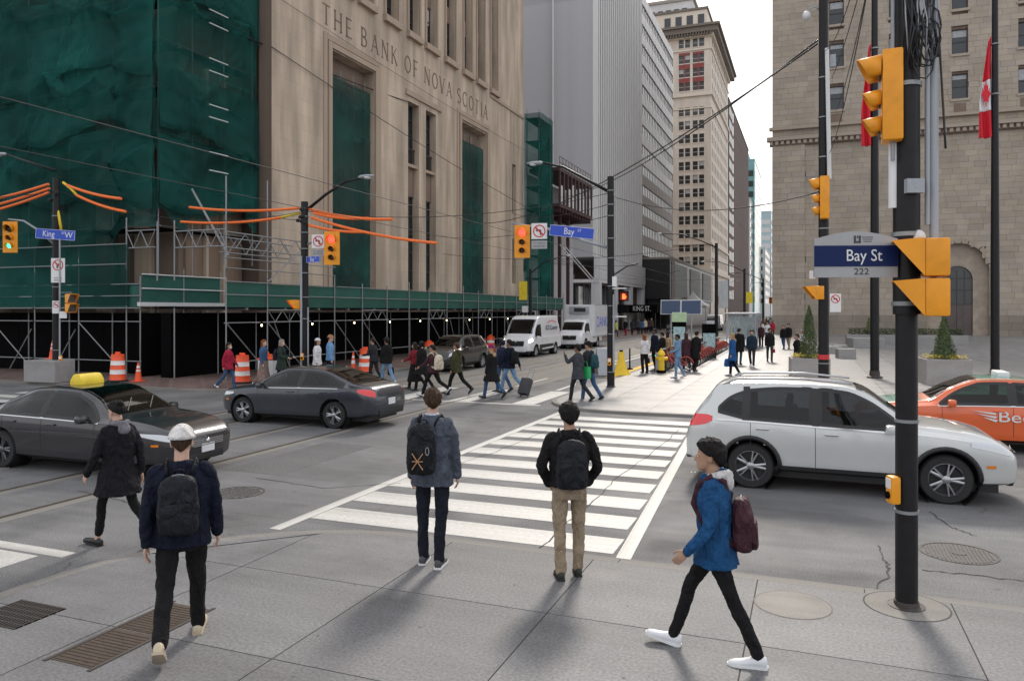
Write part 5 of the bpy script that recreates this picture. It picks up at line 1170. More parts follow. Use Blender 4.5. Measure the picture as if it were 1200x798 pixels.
class Car:
    def __init__(s, S): s.S = S
    def top(s, x): return sinterp(s.S['top'], x)
    def belt(s, x): return min(sinterp(s.S['belt'], x), s.top(x) - .045)
    def w(s, x): return sinterp(s.S['plan'], x)
    def sill(s, x): return sinterp(s.S['sill'], x)
    def wr(s, x):
        h = clamp((s.top(x) - s.belt(x)) / .38); w = s.w(x); return w * .93 * (1 - h) + min(w * .9, s.S['roofw']) * h
    def D(s, x, y, z):
        L = s.S['L']; mid = .52; k = s.S.get('round', .12)
        if x > L - .55: x -= k * ((x - L + .55) / .55) * ((z - mid) / .45) ** 2
        if x < .5: x += k * .8 * ((.5 - x) / .5) * ((z - mid - .1) / .5) ** 2
        return Vector((x, y, z))
    def sec(s, x):
        zs, zb, zt, w, wr = s.sill(x), s.belt(x), s.top(x), s.w(x), s.wr(x); P = []
        nl = 11
        for i in range(nl + 1):
            t = i / nl; y = w * (.80 + .2 * clamp(t / .12) ** .5 - .0) if t < .12 else w * (1 - .012 * math.cos((t - .12) / .88 * 3.0) - .035 * clamp((t - .55) / .45) ** 2)
            P.append((y, zs + (zb - zs) * t))
        y0 = P[-1][0]; e = min(.075, .55 * (zt - zb))
        for t in (.03, .12, .23, .34, .45, .56, .67, .78, .89, 1): P.append((y0 * .985 * (1 - t) + wr * t + .018 * math.sin(math.pi * t) * clamp((zt - zb) / .4), zb + .004 + (zt - e - zb) * t))
        P += [(wr * .965, zt - e * .42), (wr * .86, zt - e * .12), (wr * .5, zt - .002), (0, zt)]
        return P
    def yside(s, x, z):
        P = s.sec(x)
        for (y0, z0), (y1, z1) in zip(P, P[1:]):
            if z0 <= z <= z1 and z1 > z0: return y0 + (y1 - y0) * (z - z0) / (z1 - z0)
        return P[-2][0]
    def ztop(s, x, y):
        P = s.sec(x)[::-1]
        for (y0, z0), (y1, z1) in zip(P, P[1:]):
            if y0 <= abs(y) <= y1: return z0 + (z1 - z0) * (abs(y) - y0) / max(1e-6, y1 - y0)
        return P[0][1]
    def body(s):
        S = s.S; L = S['L']; xs = []; x = 0
        n = int(L / .055)
        xs = [L * i / n for i in range(n + 1)]
        secs = [s.sec(x) for x in xs]; m = len(secs[0]); V = []; F = []
        for sd in (1, -1):
            base = len(V)
            for x, P in zip(xs, secs): V += [s.D(x, sd * y, z) for y, z in P]
            for i in range(n):
                for j in range(m - 1):
                    q = [base + i * m + j, base + i * m + j + 1, base + (i + 1) * m + j + 1, base + (i + 1) * m + j]
                    if j < 11:
                        c = sum((V[k] for k in q), Vector()) / 4
                        if any(math.hypot(c.x - wx, c.z - S['wr']) < S['arch'] for wx in S['wheels']): continue
                    if j >= 11:
                        cx, cy, cz = xs[i] + .5 * (xs[i + 1] - xs[i]), sum(abs(V[k].y) for k in q) / 4, sum(V[k].z for k in q) / 4
                        if j <= 20 and any(a + .012 < cx < b_ - .012 and sinterp(lo, cx) + .012 < cz < min(sinterp(hi, cx), s.top(cx) - .075) - .012 for a, b_, lo, hi in S['side_glass']): continue
                        if j > 19 and any(min(p) + .04 < cx < max(p) - .04 and cy < s.wr(cx) * f_ - .03 for p, f_ in ((S['screen'], .93), (S['backlight'], .9))): continue
                    F.append(q if sd > 0 else q[::-1])
            # nose and tail caps
            for i, xx in ((0, 0), (n, L)):
                idx = [base + i * m + j for j in range(m)]
                V += [s.D(xs[i], 0, secs[i][j][1]) for j in range(m)]; cb = len(V) - m
                for j in range(m - 1): F.append([idx[j], idx[j + 1], cb + j + 1, cb + j])
        for v in V:                                            # round the wheel-arch edge
            for wx in S['wheels']:
                d = math.hypot(v.x - wx, v.z - S['wr'])
                if abs(d - S['arch']) < .042 and abs(v.y) > .5 * S['roofw'] and v.z < S['arch'] + S['wr'] + .05:
                    k = S['arch'] / d; v.x = wx + (v.x - wx) * k; v.z = S['wr'] + (v.z - S['wr']) * k
        mb = MB(); mb.add(V, F); return mb
    def strip(s, x0, x1, lo, hi, sd, off=.006, nx=14, nz=5):
        rows = []
        for j in range(nz + 1):
            r = []
            for i in range(nx + 1):
                x = x0 + (x1 - x0) * i / nx; z = lo(x) + (hi(x) - lo(x)) * j / nz; z = min(z, s.top(x) - .03); r.append(s.D(x, sd * (s.yside(x, z) + off), z))
            rows.append(r)
        return MB().grid(rows)
    def over(s, x0, x1, f, off=.006, nx=10, ny=12):
        """glass or panel across the top between stations x0,x1; f = share of the half width"""
        rows = []
        for i in range(nx + 1):
            x = x0 + (x1 - x0) * i / nx; r = []
            for j in range(ny + 1):
                y = (2 * j / ny - 1) * s.wr(x) * f; r.append(s.D(x, y, s.ztop(x, y) + off))
            rows.append(r)
        return MB().grid(rows)
def car(name, label, cat, loc, rz, S, body_m, glass='car_glass', rim='alloy', group=None, roof_m=None, clad=False):
    c = Car(S); t = thing(name, label, cat, loc, rz, group); L = S['L']
    obj('body', c.body(), body_m, t, False, 38)
    r = S['wr']
    for wx in S['wheels']:
        for sd in (1, -1):
            wy = c.w(wx) - .14; wheel(t, wx, sd * wy, r - .012, rim)
            well = MB().lathe([(S['arch'] - .004, 0), (S['arch'] - .004, sd * .34), (.001, sd * .34)], (wx, sd * (c.w(wx) - .03), r), 30, 'Y', cap=False); obj('wheel_well', well, M['trim_black'], t, False, 180)
            if clad:
                ar = MB(); pts = []
                for i in range(19):
                    a = R(-8 + 196 * i / 18); x, z = wx + (S['arch'] + .012) * math.cos(a), r + (S['arch'] + .012) * math.sin(a); pts.append(c.D(x, sd * (c.yside(x, clamp(z, c.sill(x) + .03, 9)) + .004), z))
                obj('arch_cladding', MB().path(pts, .034, 8), M['trim_black'], t, False, 180)
    for sd in (1, -1):
        x0, x1 = S['wheels'][0] + S['arch'] + .02, S['wheels'][1] - S['arch'] - .02
        obj('sill', c.strip(x0, x1, lambda x: c.sill(x) + .01, lambda x: c.sill(x) + (.13 if clad else .06), sd, .008, 10, 2), M['trim_black'], t)
        dl = []
        for a, b_, lo, hi in S['side_glass']:
            obj('side_window', c.strip(a, b_, lambda x: max(sinterp(lo, x), c.belt(x) + .012), lambda x: min(sinterp(hi, x), c.top(x) - .075), sd, .005), M[glass], t, False, 180)
            lo_ = lambda x: max(sinterp(lo, x), c.belt(x) + .012); hi_ = lambda x: max(lo_(x) + .004, min(sinterp(hi, x), c.top(x) - .075)); e_ = .04
            fm = c.strip(a, b_, lambda x: lo_(x) - .008, lambda x: min(lo_(x) + e_, hi_(x)), sd, .0062, 14, 1); g2 = c.strip(a, b_, lambda x: max(hi_(x) - e_, lo_(x)), lambda x: hi_(x) + .01, sd, .0063, 14, 1); fm.add(g2.v, g2.f)
            for x0_, x1_ in ((a - .008, a + e_), (b_ - e_, b_ + .008)): g2 = c.strip(x0_, x1_, lo_, hi_, sd, .0064, 2, 4); fm.add(g2.v, g2.f)
            obj('window_trim', fm, M['trim_black'], t)
        for (a, b_) in S.get('belt_line', []): obj('belt_moulding', c.strip(a, b_, lambda x: c.belt(x) - .012, lambda x: c.belt(x) + .012, sd, .009, 14, 1), M['chrome'], t)
        for x in S['seams']:
            hi = c.belt(x) + .0; obj('door_seam', c.strip(x - .004, x + .004, lambda q: c.sill(q) + .13, lambda q: c.belt(q) - .005, sd, .0025, 1, 8), M['trim_black'], t)
        for x in S['pillars']: obj('pillar_trim', c.strip(x - .05, x + .05, lambda q: c.belt(q) + .01, lambda q: c.top(q) - .085, sd, .0085, 2, 4), M['trim_black'], t)
        for x in S['handles']: 
            z = c.belt(x) - .1; o = obj('door_handle', MB().box((0, 0, 0), (.2, .035, .03), bev=.012), body_m if not S.get('chrome_handle') else M['chrome'], t); o.location = c.D(x, sd * (c.yside(x, z) + .015), z)
        xm = S['mirror']; zm = c.belt(xm) + .06; ym = c.w(xm) + .09
        mi = obj('mirror', MB().box((0, 0, 0), (.15, .2, .14), bev=.045), body_m, t, False, 40); mi.location = (xm, sd * ym, zm)
        obj('mirror_foot', MB().box((0, -sd * .11, -.03), (.08, .14, .03)), M['trim_black'], mi)
        a, b_, lo, hi = S['headlamp']; obj('headlight', c.strip(a, b_, lambda x: sinterp(lo, x), lambda x: sinterp(hi, x), sd, .01, 10, 4), M['lamp_on' if S.get('lit') else 'lamp_clear'], t, False, 180)
        a, b_, lo, hi = S['taillamp']; obj('taillight', c.strip(a, b_, lambda x: sinterp(lo, x), lambda x: sinterp(hi, x), sd, .01, 10, 4), M['lamp_red'], t, False, 180)
        obj('side_marker', c.strip(L - .42, L - .3, lambda x: .55, lambda x: .59, sd, .008, 3, 1), M['lamp_amber'], t)
        fogx = L - .06; ob_ = obj('fog_recess', MB().box((0, 0, 0), (.06, .2, .09), bev=.02), M['trim_black'], t); ob_.location = c.D(fogx, sd * c.w(fogx) * .78, .36)
    a, b_ = S['screen']; obj('windshield', c.over(a, b_, .93), M[glass], t, False, 180)
    a, b_ = S['backlight']; obj('rear_window', c.over(a, b_, .9), M[glass], t, False, 180)
    if S.get('wiper', True):
        a, b_ = S['screen']; x = max(a, b_) - .03
        for y in (-.35, .15): obj('wiper', MB().path([c.D(x, y, c.ztop(x, y) + .02), c.D(x - .28, y + .35, c.ztop(x - .28, y + .35) + .015)], .01, 5), M['trim_black'], t)
    z0, z1, wg = S['grille']
    g_ = obj('grille', MB().box((L - .015 - .03, 0, (z0 + z1) / 2), (.07, wg * 2, z1 - z0), bev=.025), M['trim_black'], t, False, 40)
    for k in range(4): obj('grille_bar', MB().box((L + .0, 0, z0 + (z1 - z0) * (k + .7) / 4.6), (.045, wg * 1.9, .018)), M['chrome' if S.get('chrome') else 'trim_black'], g_)
    obj('badge', MB().ell((L + .02, 0, z1 - .06), (.02, .06, .045)), M['chrome'], g_, False, 180)
    obj('lower_intake', MB().box((L - .06, 0, .31), (.1, c.w(L) * 1.5, .13), bev=.03), M['trim_black'], t, False, 40)
    obj('front_plate', MB().box((L + .01, 0, .45), (.02, .3, .15), bev=.004), M['plate'], t); obj('rear_plate', MB().box((-.005, 0, .62 if not S.get('tall') else .8), (.03, .3, .15), bev=.004), M['plate'], t)
    obj('rear_valance', MB().box((.03, 0, c.sill(0.05) + .06), (.1, c.w(.03) * 1.6, .16), bev=.03), M['trim_black'], t, False, 40)
    obj('underbody', MB().box((L / 2, 0, .24), (L - .5, c.w(L / 2) * 1.5, .12)), M['trim_black'], t)
    # cabin
    zf = S['belt'][2][1] - .55; xw = S['screen'][0]; up_ = .12 if S.get('tall') else 0
    if L < 5:
        for sd in (1, -1): obj('seat', MB().box((xw - 1.35, sd * .36, zf + .1), (.5, .48, .16), bev=.05).box((xw - 1.66, sd * .36, zf + .42), (.15, .46, .62), bev=.06, ry=-.22).box((xw - 1.76, sd * .36, zf + .83), (.1, .26, .18), bev=.04), M['seat'], t, False, 50)
        obj('rear_seat', MB().box((xw - 2.35, 0, zf + .1), (.5, 1.2, .16), bev=.05).box((xw - 2.62, 0, zf + .4), (.14, 1.2, .58), bev=.06, ry=-.3), M['seat'], t, False, 50)
    obj('dashboard', MB().box((xw - .42, 0, S['belt'][3 if len(S['belt']) > 4 else 2][1] - .12), (.5, c.w(xw - .4) * 1.7, .22), bev=.08), M['cabin'], t, False, 50)
    obj('steering_wheel', MB().path([(xw - .78 + .06 * math.sin(a), .36 + .18 * math.cos(a), zf + .48 + .17 * math.sin(a)) for a in [R(q) for q in range(0, 361, 24)]], .016, 6), M['trim_black'], t, False, 180)
    obj('cabin_floor', MB().box((xw - 1.6, 0, .33), (2.9, c.w(xw - 1.5) * 1.75, .06)), M['cabin'], t)
    return t, c
def sedan(L=4.8, W=.91, H=1.44, wb=2.78, r=.335, front=.96, fast=False):
    rear = L - wb - front; k = L / 4.8
    if fast: top = [(0, .80), (.04, .93), (.22, 1.02), (.55, 1.07), (1.0, 1.21), (1.6, H - .03), (2.1, H), (2.5, H - .01), (2.95, 1.27), (3.5, .98), (3.9, .92), (4.4, .82), (L - .08, .70), (L, .62)]
    else: top = [(0, .80), (.04, .98), (.35, 1.07), (.75, 1.10), (1.15, 1.27), (1.6, H - .03), (2.1, H), (2.6, H - .02), (3.05, 1.27), (3.55, .99), (4.0, .95), (4.5, .86), (L - .08, .74), (L, .66)]
    plan = [(0, W * .72), (.08, W * .84), (.4, W * .96), (1.1, W), (3.4, W), (4.1 * k, W * .97), (L - .35, W * .88), (L - .08, W * .72), (L, W * .60)]
    belt = [(0, .88), (.6, .96), (1.6, .945), (3.3, .90), (L, .74)]
    return dict(L=L, top=top, plan=plan, belt=belt, sill=[(0, .33), (.5, .24), (1, .21), (L - 1, .20), (L - .3, .22), (L, .26)], roofw=.60 * W / .91, wr=r, arch=r + .055, wheels=(rear, L - front),
        side_glass=[(.98 if not fast else .82, 2.02, [(.8, .97), (2.1, .945)], [(.8, 1.06), (1.05, 1.14), (1.4, 1.28), (1.75, 1.37), (2.1, 1.385)]), (2.1, 3.32, [(2, .945), (3.4, .905)], [(2.05, 1.385), (2.5, 1.37), (2.8, 1.28), (3.1, 1.12), (3.35, .93)])],
        seams=(1.12, 2.06, 3.28), pillars=(2.06,), handles=(1.35, 2.3), mirror=3.12, belt_line=[(.95, 3.35)], screen=(3.46, 2.62), backlight=(.72 if not fast else .5, 1.5),
        headlamp=(L - .62, L - .03, [(L - .7, .74), (L - .3, .66), (L, .60)], [(L - .7, .77), (L - .3, .755), (L, .69)]),
        taillamp=(.02, .42, [(0, .76), (.3, .84), (.45, .90)], [(0, .92), (.3, .95), (.45, .935)]), grille=(.48, .62, .38))
M['dark_grey_car'] = paint('dark_grey_metallic_paint', (.036, .035, .041), .5, .3)
M['blue_grey_car'] = paint('blue_grey_metallic_paint', (.045, .051, .065), .5, .3)
M['silver_car'] = paint('pearl_silver_paint', (.55, .565, .56), .25, .3)
M['orange_car'] = paint('taxi_orange_paint', (.72, .115, .02), 0, .35)
M['teal_car'] = paint('taxi_green_paint', (.03, .26, .20), 0, .35)
M['black_car'] = paint('dark_charcoal_paint', (.018, .018, .018), .3, .3)
M['white_van'] = paint('white_van_paint', (.66, .67, .69), 0, .4)
# dark grey taxi crossing towards +X with a yellow roof sign
S = sedan(4.85, .92, 1.45, 2.82, .34); S['chrome'] = True
t, c = car('taxi', 'dark grey sedan taxi with yellow roof sign crossing the tram tracks', 'car', (-14.55, 10.15, 0), R(2), S, M['dark_grey_car'], 'car_glass2', 'alloy_dark')
rs = obj('roof_sign', MB().rings([[Vector((2.1 + x * .13 * k, y * .25 * k2, z)) for x, y in ((-1, -1), (1, -1), (1, 1), (-1, 1))] for z, k, k2 in ((1.45, 1, 1), (1.52, 1, 1), (1.62, .62, .92), (1.64, .4, .85))]), M['yellow_rope'], t, False, 30)
# blue-grey fastback driving towards -X
S = sedan(4.65, .90, 1.41, 2.70, .33, .88, True)
car('sedan_car', 'blue grey fastback sedan driving in front of the sidewalk shed', 'car', (-9.45, 16.1, 0), R(180), S, M['blue_grey_car'], 'car_glass', 'alloy')
# orange and green taxi
S = sedan(4.85, .91, 1.45, 2.80, .335)
t, c = car('taxi', 'orange taxi with green hood and white roof sign', 'car', (5.75, 18.2, 0), R(180), S, M['orange_car'], 'car_glass2', 'alloy')
obj('hood_panel', c.over(3.62, 4.7, .88, .004), M['teal_car'], t, False, 180); obj('roof_panel', c.over(1.55, 2.6, .96, .004), M['teal_car'], t, False, 180)
obj('roof_sign', MB().box((2.1, 0, 1.5), (.22, .62, .12), bev=.03), M['sign_white'], t, False, 40)
for sd, rz in ((1, 180), (-1, 0)):
    o = text('Beck', .3, M['sign_white'], t, (1.95, sd * .925, .72), R(rz), sx=1.3); o.rotation_euler = (R(90), 0, R(rz)); 
    wg = MB(); 
    for k in range(3): wg.extr([(2.36 - .02 * k, .80 - k * .07), (2.36, .76 - k * .07), (2.78 - .1 * k, .83 - k * .06)], sd * .915 - .006, sd * .915 + .012)
    obj('wing_emblem', wg, M['sign_white'], t)
# silver crossover driving towards +X
def suv(L, W, H, wb, r, front):
    rear = L - wb - front
    return dict(L=L, tall=True, top=[(0, .90), (.05, 1.12), (.18, 1.36), (.4, H - .10), (.8, H - .02), (1.6, H), (2.3, H - .02), (2.65, H - .10), (3.05, 1.32), (3.42, 1.11), (3.9, 1.06), (4.35, .97), (L - .1, .84), (L, .74)],
        plan=[(0, W * .80), (.1, W * .9), (.45, W * .98), (1.2, W), (3.3, W), (4.0, W * .97), (L - .32, W * .89), (L - .07, W * .75), (L, W * .64)], belt=[(0, 1.06), (.7, 1.06), (2, 1.02), (3.4, .98), (L, .84)],
        sill=[(0, .40), (.5, .3), (1, .27), (L - 1, .27), (L - .3, .28), (L, .30)], roofw=.64 * W / .92, wr=r, arch=r + .065, wheels=(rear, L - front), round=.10,
        side_glass=[(.52, .92, [(.5, 1.17), (.95, 1.08)], [(.5, 1.24), (.7, 1.42), (.95, 1.53)]), (.97, 1.92, [(.9, 1.075), (2, 1.05)], [(.9, 1.53), (1.5, 1.585), (2, 1.59)]), (2.02, 3.2, [(2, 1.045), (3.3, 1.0)], [(2, 1.59), (2.4, 1.555), (2.7, 1.44), (3.0, 1.24), (3.25, 1.04)])],
        seams=(1.02, 1.97, 3.18), pillars=(1.97, .945), handles=(1.2, 2.2), mirror=3.0, belt_line=[(.5, 3.25)], screen=(3.33, 2.55), backlight=(.09, .42),
        headlamp=(L - .62, L - .05, [(L - .7, .86), (L - .3, .78), (L, .70)], [(L - .7, .93), (L - .3, .90), (L, .83)]), taillamp=(.03, .42, [(0, .92), (.3, .98), (.45, 1.06)], [(0, 1.12), (.3, 1.13), (.45, 1.1)]),
        grille=(.52, .78, .42), wiper=True)
S = suv(4.66, .92, 1.68, 2.71, .365, .93); S['chrome_handle'] = True
t, c = car('crossover_car', 'pearl silver crossover driving past the crosswalk', 'car', (-1.88, 13.42, 0), R(-.5), S, M['silver_car'], 'car_glass', 'alloy', clad=True)
for sd in (1, -1): obj('roof_rail', MB().path([(.55, sd * .60, 1.58), (.8, sd * .61, 1.70), (1.8, sd * .61, 1.725), (2.5, sd * .59, 1.665)], .018, 8), M['alloy'], t, False, 180)
obj('number_label', text_mesh('11', .12, .001), M['sign_white'], t); t.children[-1].location = (2.45, -.80, 1.3); t.children[-1].rotation_euler = (R(72), 0, 0)
# parked small charcoal crossover, van, box truck (facing the camera side)
S = suv(4.4, .90, 1.64, 2.62, .35, .88); S['chrome'] = True
car('crossover_car', 'charcoal compact crossover waiting on the street beside the shed', 'car', (-15.8, 35.1, 0), R(-90), S, M['black_car'], 'car_glass', 'alloy', clad=True)
def van_spec(L=5.9, W=1.0, H=2.5):
    return dict(L=L, tall=True, top=[(0, 1.3), (.02, 2.35), (.12, H - .06), (.4, H), (3.6, H), (4.1, H - .06), (4.5, H - .3), (5.0, 1.72), (5.28, 1.32), (5.6, 1.2), (L - .05, 1.02), (L, .9)], plan=[(0, W * .96), (.1, W), (4.4, W), (5.2, W * .95), (L - .2, W * .88), (L - .04, W * .8), (L, W * .72)],
        belt=[(0, 1.2), (3.8, 1.2), (4.6, 1.16), (L, 1.0)], sill=[(0, .42), (1, .36), (L - .4, .32), (L, .34)], roofw=.86 * W, wr=.36, arch=.43, wheels=(1.2, L - 1.02), round=.07,
        side_glass=[(4.0, 4.98, [(4, 1.22), (5, 1.2)], [(3.9, 1.95), (4.5, 1.93), (4.75, 1.75), (5.0, 1.4)])], seams=(3.0, 3.92, 4.98), pillars=(), handles=(3.2, 4.1), mirror=4.85, screen=(5.2, 4.42), backlight=(.03, .1),
        headlamp=(L - .5, L - .04, [(L - .6, 1.0), (L, .86)], [(L - .6, 1.16), (L, 1.02)]), taillamp=(.02, .12, [(0, 1.1), (.2, 1.1)], [(0, 1.7), (.2, 1.7)]), grille=(.62, .98, .52))
S = van_spec(); S['lit'] = True
q = G(622, 416); vx, vy = -16.35, 42.3
van, c = car('delivery_van', 'white high roof courier van driving beside the shed', 'van', (vx, vy + 5.9, 0), R(-90), S, M['white_van'], 'car_glass', 'alloy')
for sd, rz in ((1, 180), (-1, 0)):
    x = 2.0; o = text('ICS Courier', .42, M['sign_navy'], van, (x, sd * 1.0, 1.72), R(rz), sx=1.15)
    sw = MB(); 
    for k in range(10): a, b_ = k / 10, (k + 1) / 10; sw.extr([(x - sd * (-.9 + 1.8 * a) * -1, 2.02 + .12 * math.sin(math.pi * a)), (x - sd * (-.9 + 1.8 * b_) * -1, 2.02 + .12 * math.sin(math.pi * b_)), (x - sd * (-.9 + 1.8 * b_) * -1, 2.06 + .13 * math.sin(math.pi * b_)), (x - sd * (-.9 + 1.8 * a) * -1, 2.06 + .13 * math.sin(math.pi * a))], sd * .99 - .004, sd * .99 + .006)
    obj('red_swoosh', sw, M['sign_red'], van)
    obj('lower_cladding', c.strip(1.7, 4.4, lambda q: .40, lambda q: .72, sd, .012, 8, 2), M['trim_black'], van)
S = van_spec(5.6, 1.0, 2.2); S['top'] = [(0, 1.0), (2.9, 1.02), (3.0, 1.9), (3.15, 2.14), (3.6, 2.18), (4.0, 2.12), (4.35, 1.9), (4.75, 1.58), (5.0, 1.28), (5.3, 1.16), (5.55, 1.0), (5.6, .9)]; S['screen'] = (4.92, 4.28); S['side_glass'] = [(3.5, 4.75, [(3.5, 1.22), (4.8, 1.2)], [(3.4, 1.86), (4.2, 1.84), (4.5, 1.65), (4.8, 1.3)])]; S['seams'] = (3.4, 4.75); S['handles'] = (3.6,); S['mirror'] = 4.6
S['backlight'] = (2.96, 3.02)
bx, by = -16.3, 53.0
trk, c = car('box_truck', 'white box truck with blue lettering behind the courier van', 'truck', (bx, by + 5.6, 0), R(-90), S, M['white_van'], 'car_glass', 'alloy')
bo = obj('cargo_box', MB().box((.35, 0, 2.05), (5.1, 2.3, 2.4), bev=.03), M['white_van'], trk)
for sd in (1, -1): 
    o = text('DANKS', 1.15, M['sign_blue'], bo, (.35, sd * 1.152, 1.9), R(180 if sd > 0 else 0), sx=1.0)
    for z in (.86, 3.24): obj('box_rail', MB().box((.35, sd * 1.152, z), (5.1, .02, .06)), M['grey_metal'], bo)
fr = obj('fridge_unit', MB().box((3.02, 0, 2.85), (.35, 1.5, .55), bev=.05), M['grey_metal'], trk, False, 40); obj('vent', MB().box((3.2, .1, 2.85), (.03, .9, .3)), M['trim_black'], fr)
# far vehicles down the street
S = van_spec(5.6, .98, 2.3); car('delivery_van', 'small white van far down the street past the shelter', 'van', (-12.4, 112, 0), R(-90), S, M['white_van'])
S = suv(4.5, .9, 1.66, 2.65, .35, .9); car('crossover_car', 'dark crossover far down street ahead of the white van', 'car', (-15.2, 96, 0), R(-90), S, M['black_car'])
# ---------------------------------------------------------------- people (facing local +Y, feet on z = 0)
SKIN = {'pale': (.52, .33, .25), 'tan': (.40, .24, .16), 'brown': (.20, .115, .075), 'dark': (.09, .05, .035)}
HAIRC = {'black': (.014, .012, .012), 'brown': (.055, .032, .02), 'dark': (.025, .018, .015), 'red': (.22, .07, .025), 'grey': (.28, .26, .25), 'blond': (.35, .23, .11)}
def cloth(name, c, rough=.88):
    new = 'cloth_' + name not in MATS
    m = pm('cloth_' + name, c, rough, var=.3, scale=9, bump=.4, bscale=120, spec=.2)
    if new:      # soft creases
        n, L, b = nodes_of(m); tc = n.new('ShaderNodeTexCoord'); z = n.new('ShaderNodeTexNoise'); z.inputs['Scale'].default_value = 9; z.inputs['Detail'].default_value = 3; z.inputs['Distortion'].default_value = 1.2
        mp = n.new('ShaderNodeMapping'); mp.inputs['Rotation'].default_value = (.5, .4, .2); mp.inputs['Scale'].default_value = (1, 1, .55); L.new(tc.outputs['Object'], mp.inputs[0]); L.new(mp.outputs[0], z.inputs[0])
        old = [k for k in n if k.type == 'BUMP'][0]; bp = n.new('ShaderNodeBump'); bp.inputs['Strength'].default_value = .75; bp.inputs['Distance'].default_value = .11
        L.new(z.outputs[0], bp.inputs['Height']); L.new(old.outputs[0], bp.inputs['Normal']); L.new(bp.outputs[0], b.inputs['Normal']); old.inputs['Distance'].default_value = .006
    return m
wr_tex = bpy.data.textures.new('cloth_folds', 'CLOUDS'); wr_tex.noise_scale = .11; wr_tex.noise_depth = 3
def skinify(o, vox, smooth, wrinkle=0):
    wrinkle *= 2.1
    md = o.modifiers.new('union', 'REMESH'); md.mode = 'VOXEL'; md.voxel_size = vox; md.use_smooth_shade = True
    if smooth: s = o.modifiers.new('relax', 'SMOOTH'); s.factor = .5; s.iterations = smooth
    if wrinkle: d = o.modifiers.new('folds', 'DISPLACE'); d.texture = wr_tex; d.strength = wrinkle; d.mid_level = .5; d.texture_coords = 'LOCAL'
    return o
def ringz(c, wx, wy, n=16, sq=2.3):
    out = []
    for k in range(n):
        a = 2 * math.pi * k / n; ca, sa = math.cos(a), math.sin(a)
        out.append(Vector((c[0] + wx * math.copysign(abs(ca) ** (2 / sq), ca), c[1] + wy * math.copysign(abs(sa) ** (2 / sq), sa), c[2])))
    return out
def limb(mb, pts, rad, n=10, dens=3):
    """tapered limb through joints with rounded ends and eased bends"""
    P = [Vector(p) for p in pts]; Q = []; Rr = []
    for i in range(len(P) - 1):
        for k in range(dens):
            t = k / dens; Q.append(P[i].lerp(P[i + 1], t)); Rr.append(rad[i] * (1 - t) + rad[i + 1] * t)
    Q.append(P[-1]); Rr.append(rad[-1])
    S = [Q[0]] + [(Q[i - 1] + Q[i] * 2 + Q[i + 1]) / 4 for i in range(1, len(Q) - 1)] + [Q[-1]]
    mb.path(S, Rr, n); mb.ell(Q[0], (rad[0],) * 3, 10, 6); mb.ell(Q[-1], (rad[-1],) * 3, 10, 6); return mb
